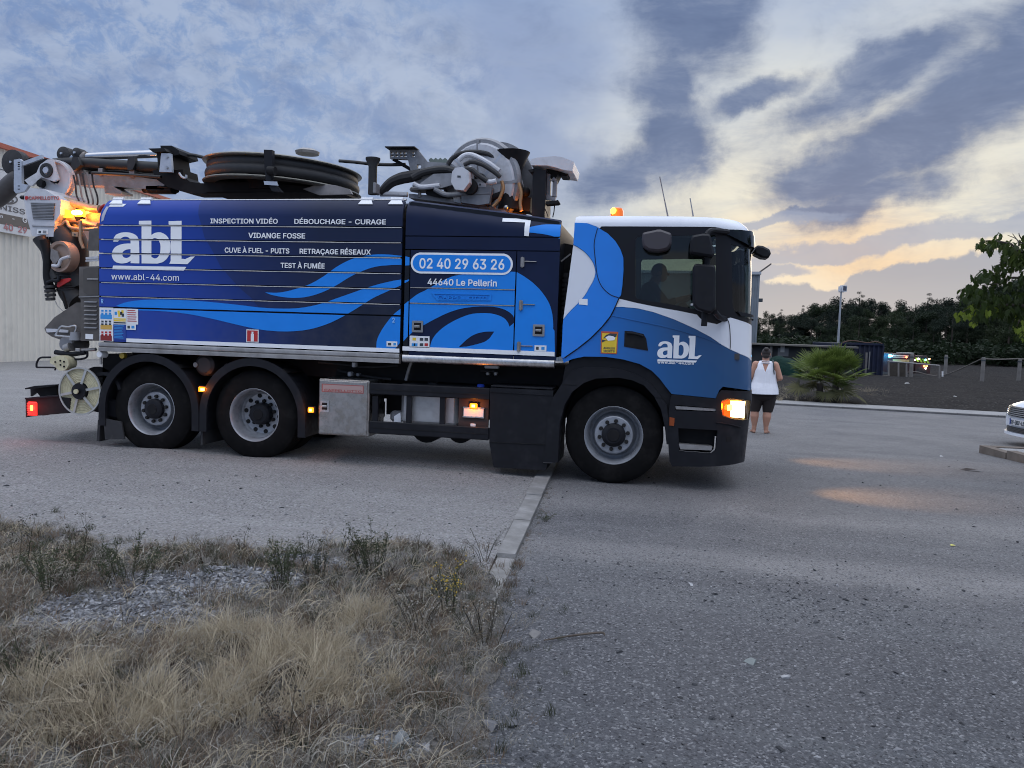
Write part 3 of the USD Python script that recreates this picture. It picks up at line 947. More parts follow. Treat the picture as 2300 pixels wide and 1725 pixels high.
# fence: wooden posts with a drooping rope
M_post = mat('fence_wood', (.15, .14, .13), .9, var=.25, vscale=2.)
posts = [(2045, 852, 795, 'bent over by the rescue vehicle lights'), (2122, 850, 797, 'beside the white marks, third from the right'), (2205, 862, 802, 'thick grey post with the rope climbing to it'), (2287, 862, 805, 'rightmost, under the leafy branch')]
labels = ['grey wooden fence post in front of the rescue vehicle', 'grey wooden fence post just right of the rescue vehicle', 'tall grey wooden fence post where the slack rope climbs up', 'grey wooden fence post furthest right, below the leafy branch']
ptop = []
for (px, yb, yt, _), lab in zip(posts, labels):
    g = on_ground(px, yb)
    dist = float((g - CAM) @ _f)
    top = at_depth(px + 1, yt, dist)
    h = top[2] - g[2]
    f = thing('fence_post', lab, 'fence post', g, 0, 'wooden posts of the rope fence')
    part('shaft', lathe([(0, -.3), (.115, -.3), (.11, h - .06), (.08, h), (0, h)], (0, 0, 0), (0, 0, 1), 10), M_post, f)
    part('iron_band', lathe([(.112, h - .22), (.122, h - .22), (.122, h - .16), (.112, h - .16), (.112, h - .22)], (0, 0, 0), (0, 0, 1), 12), M_ink, f)
    ptop.append((g, h, dist))
rope_px = [(1900, 846), (1985, 845), (2040, 836), (2062, 836), (2090, 843), (2120, 842), (2150, 832), (2205, 806)]
d_in = np.interp([p[0] for p in rope_px], [2045, 2122, 2205], [p[2] for p in ptop[:3]])
solo('slack_rope', tube([tuple(at_depth(x, y, d)) for (x, y), d in zip(rope_px, d_in)], .035, 6, 5), mat('rope', (.13, .115, .10), .9), 'slack grey rope drooping between the left fence posts', 'rope')
solo('fence_rope', tube([tuple(at_depth(x, y, d)) for x, y, d in ((2205, 805, ptop[2][2]), (2230, 807, ptop[2][2] + .5), (2260, 807, ptop[3][2] - .4), (2287, 806, ptop[3][2]), (2330, 809, ptop[3][2] + 1))], .035, 6, 5), mat('rope', (.13, .115, .10), .9), 'tight grey rope between the two rightmost fence posts', 'rope')
rl_ = thing('low_rail', 'low dark rail fence with a thin bright top bar under the rescue vehicle', 'railing')
ra, rb_ = at_depth(1994, 811, 47.0), at_depth(2110, 821, 47.0)
part('top_bar', cyl(ra, rb_, .035, 8), mat('rail_pale', (.28, .27, .26), .6), rl_)
part('bottom_bar', cyl(at_depth(1990, 848, 47.0), at_depth(2110, 854, 47.0), .04, 8), mat('rail_pale', (.28, .27, .26), .6), rl_)
for px, yt, yb in ((1996, 811, 848), (2018, 813, 849), (2036, 815, 850), (2110, 821, 854)):
    part('upright', cyl(at_depth(px, yb, 47.0), at_depth(px, yt, 47.0), .05, 6), M_post, rl_)
for i, (px, yb, yt) in enumerate(((2005, 846, 815), (2024, 848, 814))):
    part('board', obox(at_depth(px, yb, 47.6) * [1, 1, 0], rtl, fdl, -.28, .28, 0, .06, gz(20, 44), at_depth(px, yt, 47.6)[2]), mat('weathered_board', (.045, .038, .03), .9, var=.3), rl_)
solo('white_stake', cyl(at_depth(2117, 846, 47.5), at_depth(2117, 834, 47.5), .05, 8), mat('stake_white', (.6, .6, .6), .6), 'short white marker stake against the second right fence post', 'stake')

# ------------------------------------------------------------------ rescue vehicle with flashing lights
rv = thing('rescue_vehicle', 'emergency vehicle with blue flash and yellow stripes half hidden behind the container', 'emergency vehicle')
RD = 55.0
ro = at_depth(2045, 843, RD); ro[2] = 0
axr = rtl * .96 + fdl * .28; axr /= np.linalg.norm(axr)
ayr = np.array([-axr[1], axr[0], 0.0])
kx_r = RD / FPX


def rvb(x0, x1, yt, yb, o0=0.0, o1=.05):
    zt, zb = at_depth(2045, yt, RD)[2], at_depth(2045, yb, RD)[2]
    return obox(ro, axr, ayr, (x0 - 2045) * kx_r, (x1 - 2045) * kx_r, o0, o1, zb, zt)


M_rv = mat('vehicle_dark_red', (.03, .012, .012), .5)
part('body', rvb(1985, 2052, 795, 838, .0, 2.2), M_rv, rv)
part('cab', trimesh.convex.convex_hull(np.vstack([rvb(2054, 2086, 812, 838, 0, 2.2).vertices, rvb(2054, 2078, 798, 812, .1, 2.1).vertices])), M_rv, rv)
part('roof_rack', rvb(2025, 2050, 792, 794.5, .1, 1.2), mat('rack_alu', (.4, .38, .35), .4, .6), rv)
for k, (xa, xb, ya, yb, m_) in enumerate(((2003, 2038, 798, 800.5, mat('stripe_cream', (.6, .42, .3), .5)), (2003, 2036, 802, 804, mat('stripe_cream', (.6, .42, .3), .5)), (2005, 2040, 808, 813, mat('stripe_ochre', (.42, .33, .14), .5)))):
    part('side_stripe', rvb(xa, xb, ya, yb, -.03, -.002), m_, rv)
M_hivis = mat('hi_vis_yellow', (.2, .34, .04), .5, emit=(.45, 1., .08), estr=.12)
for k in range(4):
    x_ = 2052 + k * 7.5
    zt, zb = at_depth(2045, 803 + k, RD)[2], at_depth(2045, 812 + k, RD)[2]
    v = [ro + axr * (x_ - 2045) * kx_r, ro + axr * (x_ + 4 - 2045) * kx_r, ro + axr * (x_ + 9 - 2045) * kx_r, ro + axr * (x_ + 5 - 2045) * kx_r]
    vs_ = np.array([[*(p - ayr * o)[:2], z] for p, z in zip(v, (zt, zt, zb, zb)) for o in (.01, .04)])
    part('chevron', trimesh.convex.convex_hull(vs_), M_hivis, rv)
part('windscreen', rvb(2056, 2076, 800, 807, -.008, .02), mat('dark_pane', (.02, .025, .03), .1), rv)
for x_ in (2005, 2068):
    zb = at_depth(2045, 846, RD)[2]
    c_ = ro + axr * (x_ - 2045) * kx_r
    part('wheel', lathe([(0, 0), (.3, 0), (.4, .04), (.4, .25), (0, .25)], (c_[0], c_[1], zb + .42), ayr, 24).apply_translation(-ayr * .02), M_rub, rv)


def glowball(px, py, r, m_, name):
    p = at_depth(px, py, RD) - ayr * .25
    return part(name, trimesh.creation.icosphere(2, r).apply_translation(p), m_, rv)


def lamp_far(name, col, s_):
    return usdkit.material(stage, '/World/Looks/' + name, {'e': ('emission', {'color': col, 'strength': s_})}, [], surface='e.emission')


M_fb, M_fr, M_fw = lamp_far('flash_blue', (.03, .42, 1.0), 30.), lamp_far('far_red', (1.0, .16, .06), 8.), lamp_far('far_white', (1.0, .9, .75), 9.)
p_ = glowball(1996, 799, .12, M_fb, 'blue_flash')
glowball(1999, 799.5, .06, lamp_far('flash_core', (.6, .9, 1.), 40.), 'flash_core')
glowball(2033, 802, .07, M_fr, 'red_lamp'); glowball(2073, 822, .08, M_fr, 'red_lamp'); glowball(2079, 822, .06, M_fr, 'red_lamp'); glowball(2076, 827, .06, M_fw, 'white_lamp')
glowball(2084, 806, .06, lamp_far('far_amber', (1., .55, .25), 8.), 'amber_lamp'); glowball(2060, 806, .075, M_fw, 'white_lamp'); glowball(2052, 808.5, .06, lamp_far('far_amber2', (1., .6, .3), 6.), 'amber_lamp'); glowball(2076, 808, .07, lamp_far('far_cyan', (.2, .9, 1.), 6.), 'cyan_lamp')
L = UsdLux.SphereLight.Define(stage, rv + '/flash_light')
L.CreateRadiusAttr(.12); L.CreateIntensityAttr(12.0); L.CreateNormalizeAttr(True); L.CreateColorAttr(Gf.Vec3f(.08, .5, 1.)); L.AddTranslateOp().Set(Gf.Vec3d(*map(float, at_depth(1996, 799, RD) - ayr * .6)))

# ------------------------------------------------------------------ wood behind
def leaf_cards(centres, sizes, n_each, seed, flat=.55, aspect=.6, fine=1.0):
    """Leaf clumps: many small twisted quads about the given centres."""
    r = np.random.default_rng(seed)
    c = np.repeat(np.asarray(centres, float), n_each, 0)
    s = np.repeat(np.broadcast_to(sizes, len(centres)), n_each)
    n = len(c)
    d = r.normal(size=(n, 3)); d /= np.linalg.norm(d, axis=1, keepdims=True)
    p = c + d * (r.random((n, 1)) ** .45) * s[:, None] * [1, 1, flat]
    a = r.normal(size=(n, 3)); a[:, 2] *= .5; a /= np.linalg.norm(a, axis=1, keepdims=True)
    b = np.cross(a, r.normal(size=(n, 3))); b /= np.linalg.norm(b, axis=1, keepdims=True) + 1e-9
    k = (s * r.uniform(.16, .34, n) * fine)[:, None]
    v = np.stack([p - a * k, p - b * k * aspect, p + a * k, p + b * k * aspect], 1).reshape(-1, 3)
    i = np.arange(n)[:, None] * 4
    f = np.vstack([i + [0, 1, 2], i + [0, 2, 3]])
    return trimesh.Trimesh(v, f, process=False)


def leaf_mat(name, c0, c1, rough=.7, trans=.25, nscale=.6):
    n = {'o': ('object_info', {}), 'g': ('geometry', {}), 'nz': ('noise_texture', {'scale': nscale, 'detail': 3.0}), 'm': ('mix_color', {'a': c0, 'b': c1}),
         'ad': ('math', {'math_type': 'multiply_add', 'value2': .5}), 'ri': ('math', {'math_type': 'multiply_add', 'value2': .45, 'value3': -.2}),
         'om': ('math', {'math_type': 'multiply_add', 'value2': .5, 'value3': -.2}), 'oo': ('math', {'math_type': 'add', 'use_clamp': True}),
         'p': ('principled_bsdf', {'roughness': rough, 'specular_ior_level': .25}), 't': ('translucent_bsdf', {}), 'x': ('mix_closure', {'fac': trans})}
    return usdkit.material(stage, '/World/Looks/' + name, n, [('g.position', 'nz.vector'), ('g.random_per_island', 'ri.value1'), ('nz.fac', 'ad.value1'), ('ri.value', 'ad.value3'), ('ad.value', 'oo.value1'), ('o.random', 'om.value1'), ('om.value', 'oo.value2'), ('oo.value', 'm.fac'), ('m.result', 'p.base_color'), ('m.result', 't.color'), ('p.BSDF', 'x.closure1'), ('t.BSDF', 'x.closure2')], surface='x.closure')


M_pine = leaf_mat('pine_needles', (.010, .018, .011), (.035, .055, .026), trans=.1)
M_broad = leaf_mat('dark_leaves', (.014, .024, .010), (.05, .068, .026), trans=.15)
M_bark = mat('bark', (.05, .04, .032), .95, var=.35, vscale=5.)


def crown_pts(kind, seed):
    r = np.random.default_rng(seed)
    pts, sz = [], []
    lean = r.uniform(-.04, .04, 2)
    if kind == 'pine':          # tall, ragged, tiers that narrow to a point
        for z in np.linspace(.12, .97, 22):
            w = .23 * (1 - z) ** .85 + .012
            for k in range(max(1, int(8 * w / .2))):
                a = r.random() * 6.28
                q = w * r.uniform(.35, 1.0)
                pts.append((q * math.cos(a), q * math.sin(a), z + r.normal() * .012)); sz.append(.08 * (1.15 - z) + .018)
    elif kind == 'umbrella':    # rounded uneven pine crown on a bare trunk
        for k in range(34):
            a, q = r.random() * 6.28, r.random() ** .5 * .38
            pts.append((q * math.cos(a), q * math.sin(a), .62 + .32 * math.sqrt(max(0, 1 - (q / .4) ** 2)) * r.uniform(.3, 1.05))); sz.append(r.uniform(.05, .10))
    else:                       # broad bushy tree down to the ground
        for k in range(60):
            a, z = r.random() * 6.28, r.uniform(.08, .95)
            w = .36 * math.sin(math.pi * min(1, .25 + z * .72)) ** .7
            q = w * r.uniform(.4, 1.0)
            pts.append((q * math.cos(a), q * math.sin(a), z)); sz.append(r.uniform(.06, .12))
    return np.array(pts), np.array(sz)


tree_src = {}
TREE_LABEL = {'pine': 'pointed dark pine in the wood behind the yard', 'umbrella': 'round topped dark pine in the wood behind the yard', 'broad': 'bushy dark broadleaf tree in the wood behind the yard'}
CAT_OF = {'pine': 'tree', 'umbrella': 'tree', 'broad': 'tree'}
NAME_OF = {'pine': 'pine_tree', 'umbrella': 'round_pine_tree', 'broad': 'bushy_tree'}


def plant_tree(kind, var, p, h, rot, label=None, wide=1.0):
    key = (kind, var)
    sc_ = (h * wide, h * wide, h)
    if key not in tree_src:
        t = thing(NAME_OF[kind], label or TREE_LABEL[kind], 'tree', p, rot, {'pine': 'pointed pines of the wood', 'umbrella': 'round topped pines of the wood', 'broad': 'bushy trees of the wood'}[kind] if not label else None, sc_)
        c, s = crown_pts(kind, 100 + var + {'pine': 0, 'umbrella': 10, 'broad': 20}[kind])
        part('crown', leaf_cards(c, s, 230, 7 + var, .75, .5, .5), M_pine if kind != 'broad' else M_broad, t, smooth=False)
        part('trunk', cyl((0, 0, -.05), (0, 0, .9), .022, 8, .006), M_bark, t)
        tree_src[key] = t
        return t
    return copy_of(tree_src[key], p, rot, label or TREE_LABEL[kind], {'pine': 'pointed pines of the wood', 'umbrella': 'round topped pines of the wood', 'broad': 'bushy trees of the wood'}[kind], sc_)


sil = [(1560, 716), (1640, 716), (1700, 710), (1740, 700), (1790, 688), (1830, 682), (1870, 668), (1905, 678), (1925, 655), (1960, 682), (1990, 672), (2030, 682), (2060, 672), (2100, 672), (2130, 660), (2170, 650), (2210, 642), (2250, 632), (2300, 626), (2360, 622), (2440, 620)]
r = np.random.default_rng(5)
pk = at_depth(1925, 760, 100.0); pk[2] = -.8
plant_tree('pine', 2, pk, at_depth(1925, 654, 100.0)[2] + .8, 40, 'tallest pointed pine of the wood, just right of the floodlight mast', 1.15)
for row, (dist, drop, step) in enumerate(((112, 2, 27), (104, 14, 33), (96, 34, 38), (88, 58, 42))):
    x = 1620 + row * 9
    while x < 2380:
        yt = np.interp(x, [s[0] for s in sil], [s[1] for s in sil]) + drop + r.uniform(-15, 12)
        kind = r.choice(['pine', 'umbrella', 'broad'], p=[[.42, .4, .18], [.3, .35, .35], [.1, .25, .65], [0, .1, .9]][row])
        d = dist + r.uniform(-4, 4)
        p = at_depth(x, 770, d); p[2] = -.8
        h = at_depth(x, yt, d)[2] + .8
        plant_tree(str(kind), int(r.integers(0, 3)), p, h, float(r.uniform(0, 360)), None, float(r.uniform(.9, 1.25)))
        x += step * r.uniform(.75, 1.25)
# undergrowth closing the foot of the wood
pts = []
for x in np.arange(1480, 2500, 9):
    for d in (83, 92):
        p = at_depth(x, 770, d + r.uniform(-2, 2)); pts.append((p[0], p[1], -.6 + r.uniform(0, 1.6)))
ug = part('wood_undergrowth', leaf_cards(pts, 1.7, 90, 77, .8, .55, .6), M_broad, smooth=False)
tag(ug, 'dark undergrowth along the foot of the wood', 'undergrowth', None, 'stuff')
# ------------------------------------------------------------------ palm beside the road
def frond_mesh(r, rad, n=24, fold=.5):
    """Fan leaf: pleated leaflets round a half circle, tips hanging."""
    V, F = [], []
    for k in range(n):
        a = math.radians(-118 + 236 * k / (n - 1) + r.uniform(-3, 3))
        L = rad * r.uniform(.86, 1.04) * (1 - .15 * abs(a) / 2.06)
        d = np.array([math.cos(a), math.sin(a), 0]); s = np.array([-d[1], d[0], 0])
        w = rad * .036
        droop = r.uniform(.05, .35)
        ts = (0.02, .45, .75, 1.0)
        ws = (.25, 1.0, .75, .04)
        base = len(V)
        for t, ww in zip(ts, ws):
            c = d * L * t + np.array([0, 0, -droop * L * max(0, t - .4) ** 2])
            V += [c - s * w * ww, c + np.array([0, 0, w * fold * ww]), c + s * w * ww]
        for j in range(3):
            b = base + j * 3
            F += [[b, b + 1, b + 4], [b, b + 4, b + 3], [b + 1, b + 2, b + 5], [b + 1, b + 5, b + 4]]
    return trimesh.Trimesh(np.array(V), np.array(F), process=False)


M_palm = leaf_mat('palm_green', (.09, .13, .025), (.30, .36, .09), rough=.45, trans=.2, nscale=1.5)
M_palm_old = leaf_mat('palm_faded', (.10, .10, .045), (.19, .17, .08), rough=.7, trans=.15, nscale=1.5)
pg = on_ground(1856, 906)
pl = thing('fan_palm', 'green fan palm with two short trunks at the road edge', 'palm', pg)
r = np.random.default_rng(12)
fdp, rtp = view_basis(1850)
mpx = 24.9 / FPX
for i, (dx, h) in enumerate(((-.22, .75), (.25, .70))):
    b = rtp * dx
    part('trunk', lathe([(0, -.1), (.10, -.1), (.09, .1), (.11, .3), (.10, .45), (.11, h * .85), (0, h * .85)], b, (0, 0, 1), 10), M_bark, pl)
specs = []
for k in range(76):
    el = r.choice([75, 50, 25, 5, -15, -35], p=[.26, .25, .18, .12, .09, .10]) + r.uniform(-10, 10)
    specs.append((r.uniform(0, 360), el))
for k, (az_, el_) in enumerate(specs):
    L = r.uniform(.45, .75)
    c0 = rtp * (-.22 if k % 2 else .25) + np.array([0, 0, .74])
    a, e = math.radians(az_), math.radians(el_)
    d = np.array([math.cos(a) * math.cos(e), math.sin(a) * math.cos(e), math.sin(e)])
    tip = c0 + d * L
    m = frond_mesh(r, r.uniform(.45, .62))
    m.apply_transform(TR.rotation_matrix(r.uniform(-.5, .5), (1, 0, 0)))
    side = np.cross((0, 0, 1), d); side /= np.linalg.norm(side) + 1e-9
    T = np.eye(4); T[:3, 0], T[:3, 1], T[:3, 2], T[:3, 3] = d, side, np.cross(d, side), tip
    m.apply_transform(T)
    old = el_ < -12
    fr = part('frond', m, M_palm_old if old else M_palm, pl, 'hanging faded frond' if old else None, smooth=False)
    part('leaf_stalk', tube([tuple(c0), tuple((c0 + tip) / 2 + (0, 0, .03)), tuple(tip)], .012, 5, 3), M_palm_old, fr)
# straw and dry grass at the palm's foot, scraps on the burnt ground
for px, py, s_, lab in ((1995, 877, .10, 'pale stone lying on the burnt ground right of the palm'), (2037, 868, .07, 'small pale stone furthest right on the burnt ground, near the posts'), (2144, 900, .04, 'small white scrap at the edge of the burnt ground')):
    g = on_ground(px, py)
    m = trimesh.creation.icosphere(1, s_); m.vertices *= np.random.default_rng(px).uniform(.7, 1.3, (len(m.vertices), 1)); m.apply_scale((1.6, 1., .7))
    solo('pale_stone', m.apply_translation(g + (0, 0, .16)), mat('pale_stone', (.42, .41, .39), .8, var=.1), lab, 'stone')

# ------------------------------------------------------------------ white car, only its nose in the picture
M_carw = mat('car_white', (.66, .69, .74), .25, coat=.8, var=.02)
M_carchrome = mat('car_chrome', (.75, .76, .78), .15, 1.0)
M_cardark = mat('car_dark', (.012, .012, .014), .4)
hd = math.radians(262.0)
cd = np.array([math.sin(hd), math.cos(hd), 0.0])           # where the car points
cs = np.array([-cd[1], cd[0], 0.0])                          # its left
cgp = on_ground(2255, 996)
car = thing('white_car', 'white saloon car whose nose enters at the right edge behind the island', 'car', (0, 0, 0))
corner = at_depth(2251, 945, float((cgp - CAM) @ _f))
HW = .91
zg0 = cgp[2]


def cp(x, y, z):
    """x forward of the front axle end, y to the car's left, z up; origin mid nose."""
    return nose + cd * x + cs * y + np.array([0, 0, zg0 + z])


# the left edge of the picture of the car is the far or near side of the nose
nose = np.array([corner[0], corner[1], 0.0])
side_ = 1 if ((cs @ _r) > 0) else -1
nose = nose + cs * .53 + cd * .10 + _r * .12
sec = [(-4.75, .80, .30, .95, .80), (-4.5, .86, .24, 1.06, .74), (-3.9, .90, .22, 1.08, .70), (-2.9, .91, .2, 1.02, .9), (-1.6, .92, .2, .99, .9), (-1.05, .92, .2, .94, .86), (-.55, .90, .2, .86, .8), (-.22, .84, .2, .77, .72), (-.12, .66, .22, .70, .58), (-.04, .5, .26, .64, .45)]


def body():
    V, F = [], []
    n = 24
    for x, w, zb, zt, wt in sec:
        for k in range(n):
            a = 2 * math.pi * k / n
            y_, z_ = math.cos(a), math.sin(a)
            y_ = math.copysign(abs(y_) ** .45, y_); z_ = math.copysign(abs(z_) ** .6, z_)
            ww = w if z_ < .3 else w + (wt - w) * (z_ - .3) / .7
            V.append(cp(x, y_ * ww, (zb + zt) / 2 + z_ * (zt - zb) / 2))
    for i in range(len(sec) - 1):
        for k in range(n):
            a, b, c, d = i * n + k, i * n + (k + 1) % n, (i + 1) * n + (k + 1) % n, (i + 1) * n + k
            F += [[a, b, c], [a, c, d]]
    V += [cp(sec[0][0], 0, .6), cp(sec[-1][0], 0, .42)]
    m = len(V)
    for k in range(n):
        F += [[m - 2, (k + 1) % n, k], [m - 1, (len(sec) - 1) * n + k, (len(sec) - 1) * n + (k + 1) % n]]
    me = trimesh.Trimesh(np.array(V), np.array(F), process=False)
    trimesh.repair.fix_normals(me)
    return me


part('body', body(), M_carw, car, smooth=50)
gh = np.array([cp(x, y, z) for x, y, z in [(-1.15, .72, .95), (-1.15, -.72, .95), (-1.9, .6, 1.42), (-1.9, -.6, 1.42), (-3.0, .6, 1.45), (-3.0, -.6, 1.45), (-4.1, .66, 1.06), (-4.1, -.66, 1.06), (-1.15, .74, .9), (-4.1, -.74, .95), (-4.1, .74, .95), (-1.15, -.74, .9)]])
part('cabin_glass', trimesh.convex.convex_hull(gh), mat('car_glass', (.02, .025, .03), .08), car)
part('roof', trimesh.convex.convex_hull(np.array([cp(x, y, z) for x, y, z in [(-1.95, .58, 1.43), (-1.95, -.58, 1.43), (-3.0, .58, 1.47), (-3.0, -.58, 1.47), (-2.4, .5, 1.49), (-2.4, -.5, 1.49)]])), M_carw, car)
for x in (-.95, -3.75):
    for y in (-.86, .86):
        wq = part('wheel', lathe([(0, -.09), (.22, -.1), (.3, -.11), (.325, -.08), (.325, .08), (.3, .11), (0, .1)], cp(x, y, .325), cs, 28), M_cardark, car)
        part('wheel_rim', lathe([(0, -.115), (.19, -.112), (.2, -.1), (0, -.1)], cp(x, y, .325), cs if y < 0 else -cs, 24), M_carchrome, wq)


def nose_x(y):
    return .02 - .34 * (abs(y) / .8) ** 2.4


def nose_strip(y0, y1, z0, z1, out, d=.03, n=10, rake=0.0):
    ys = np.linspace(y0, y1, n)
    V = []
    for y in ys:
        for z, rk in ((z0, 0.0), (z1, -rake)):
            V += [cp(nose_x(y) + out + rk, y, z), cp(nose_x(y) + out - d + rk, y, z)]
    V = np.array(V)
    F = []
    for i in range(n - 1):
        a, b = i * 4, i * 4 + 4
        for q in ((0, 2, 3, 1),):
            pass
        F += [[a, b, b + 2], [a, b + 2, a + 2], [a + 1, a + 3, b + 3], [a + 1, b + 3, b + 1], [a + 2, b + 2, b + 3], [a + 2, b + 3, a + 3], [a, a + 1, b + 1], [a, b + 1, b]]
    F += [[0, 2, 3], [0, 3, 1], [(n - 1) * 4, (n - 1) * 4 + 1, (n - 1) * 4 + 3], [(n - 1) * 4, (n - 1) * 4 + 3, (n - 1) * 4 + 2]]
    m = trimesh.Trimesh(V, np.array(F), process=False)
    trimesh.repair.fix_normals(m)
    return m


part('bumper', nose_strip(-.80, .80, .22, .56, .012, .2, 16), M_carw, car)
gp = part('grille', nose_strip(-.62, .62, .53, .70, .035, .05, 14, .03), M_cardark, car)
for k in range(5):
    z = .55 + k * .033
    part('grille_bar', nose_strip(-.6, .6, z, z + .012, .05 - .006 * k, .02, 14), M_carchrome, gp)
part('lower_grille', nose_strip(-.74, .74, .255, .345, .036, .05, 14), M_cardark, car)
part('lip_spoiler', nose_strip(-.86, .86, .20, .245, .075, .16, 16), M_carw, car)
for k in range(3):
    part('lower_bar', nose_strip(-.7, .7, .27 + k * .025, .276 + k * .025, .042, .01, 12), mat('bar_dark', (.08, .07, .065), .5), car)
np_ = part('number_plate', nose_strip(-.26, .26, .375, .485, .045, .012, 3), mat('plate_white', (.62, .61, .62), .5), car)
pt = text_in('DY-307-LS', -.2, .2, .395, .07, True)
pm = cat_(*[trimesh.creation.extrude_polygon(g, .004, engine='earcut') for g in pt.geoms])
v = pm.vertices.copy()
ysgn = 1
pm.vertices = np.array([cp(nose_x(y_ * ysgn) + .047 + d_, y_ * ysgn, z_) for y_, z_, d_ in v])
if pm.volume < 0:
    pm.faces = pm.faces[:, ::-1]
part('plate_lettering', pm, M_ink, np_)
for y0, y1 in ((-.26, -.222), (.222, .26)):
    part('plate_blue_end', nose_strip(y0, y1, .375, .485, .0475, .006, 2), mat('plate_blue', (.02, .05, .25), .5), np_)
for s_ in (-1, 1):
    part('headlight', trimesh.convex.convex_hull(np.array([cp(nose_x(.62) - .02, s_ * .62, .60), cp(nose_x(.62) - .03, s_ * .62, .69), cp(nose_x(.8) - .1, s_ * .86, .73), cp(nose_x(.8) - .06, s_ * .87, .64), cp(-.5, s_ * .6, .65), cp(-.6, s_ * .88, .7)])), mat('car_lamp', (.5, .52, .55), .1), car)

# ------------------------------------------------------------------ leafy branch of the tree standing outside the right edge
M_leaf = leaf_mat('maple_leaf', (.025, .042, .008), (.105, .14, .026), rough=.5, trans=.4, nscale=1.2)
M_leafl = leaf_mat('maple_leaf_bright', (.10, .15, .018), (.24, .30, .045), rough=.5, trans=.45, nscale=1.2)
TD = 9.5
tb_ = at_depth(2500, 960, TD)
mt_ = thing('broadleaf_tree', 'tree with drooping toothed leaves reaching in from the right edge', 'tree')
tg = gz(tb_[0], tb_[1])
part('trunk', tube([(tb_[0], tb_[1], tg - .1), (tb_[0] - .05, tb_[1], 1.0), (tb_[0] + .02, tb_[1] + .1, 2.2), (tb_[0] - .1, tb_[1], 3.6)], [.17, .14, .11, .05], 12, 5), M_bark, mt_)
T_ = lambda x, y, d=0.0: at_depth(2080 + x / 6.38, 500 + y / 6.38, TD + d)
limbs = [[(2500, 1500), (1800, 1000), (1300, 790), (1080, 865), (800, 900)], [(2400, 900), (1700, 500), (1330, 400), (1200, 300), (900, 260), (760, 290)], [(2500, 1600), (1700, 1250), (1100, 1180), (700, 1210), (470, 1310)], [(2400, 1000), (1800, 800), (1400, 640), (1250, 560), (1050, 600)], [(2500, 1700), (1800, 1400), (1380, 1390), (1300, 1480)], [(1400, 300), (1320, 260), (1240, 160)], [(1330, 330), (1300, 240), (1170, 180)], [(1380, 250), (1340, 190), (1330, 150)]]
for i, l_ in enumerate(limbs):
    part('limb', tube([tuple(T_(x, y, .25 * math.sin(i * 2.1 + k))) for k, (x, y) in enumerate(l_)], [.045, .025, .014, .009, .006][:len(l_)] if i < 5 else [.008, .006, .004], 6, 5), M_bark, mt_)
leaf2 = [(0, 0), (.10, -.10), (.28, -.30), (.36, -.22), (.52, -.36), (.55, -.2), (.78, -.22), (.78, -.1), (1.0, 0), (.78, .1), (.78, .22), (.55, .2), (.52, .36), (.36, .22), (.28, .30), (.10, .10)]
lv, lf = trimesh.creation.triangulate_polygon(Polygon(leaf2), engine='earcut')
clusters = [(760, 290, 70, 60, 10, 0), (850, 300, 90, 70, 16, 0), (980, 260, 110, 90, 26, 0), (1100, 290, 120, 100, 30, 0), (1220, 350, 100, 80, 18, 0), (1350, 330, 80, 90, 18, 0), (1400, 220, 40, 40, 4, 0), (1150, 500, 90, 60, 18, 0), (1300, 470, 120, 80, 26, 0), (1080, 620, 100, 60, 18, 0), (1250, 600, 120, 80, 22, 0), (1380, 560, 80, 120, 24, 0),
            (860, 670, 40, 20, 2, 0), (800, 780, 130, 70, 30, 0), (950, 740, 120, 60, 26, 0), (1080, 770, 100, 70, 18, 0), (1180, 900, 100, 60, 10, 0), (700, 920, 110, 60, 22, 0), (820, 950, 120, 50, 14, 0), (1380, 800, 60, 120, 20, 0), (620, 1010, 100, 70, 24, 0), (750, 1080, 140, 80, 36, 0), (900, 1100, 140, 90, 40, 0), (1050, 1080, 140, 90, 40, 0), (1200, 1120, 140, 120, 44, 0), (1350, 1060, 100, 130, 40, 0),
            (500, 1310, 60, 50, 7, 1), (580, 1270, 60, 50, 9, 1), (660, 1210, 70, 60, 12, 1), (670, 1360, 60, 70, 11, 1), (780, 1280, 80, 70, 18, 0), (840, 1340, 60, 60, 12, 0), (950, 1220, 90, 70, 20, 1), (1050, 1250, 90, 70, 22, 0), (1180, 1260, 110, 90, 30, 0), (1300, 1270, 100, 90, 28, 0), (1330, 1440, 60, 90, 16, 1), (1380, 1520, 60, 80, 16, 1), (1340, 1600, 60, 60, 10, 0), (1420, 1400, 60, 100, 14, 0), (1480, 1100, 90, 200, 30, 0), (1500, 700, 90, 250, 30, 0), (1650, 1200, 150, 300, 50, 0), (1650, 600, 150, 250, 50, 0)]
q = np.random.default_rng(8)
crown_out = []
for k in range(130):
    a, e, d = q.uniform(0, 6.283), q.uniform(-.5, 1.4), q.uniform(.4, 1.0) ** .5
    c = np.array([3300 + 1500 * d * math.cos(a) * math.cos(e), 250 - 1500 * d * math.sin(e)])
    if c[0] > 1620:
        crown_out.append((*c, 1.5 * d * math.sin(a) * math.cos(e)))
r = np.random.default_rng(31)
singles, rest, restb = [], [], []
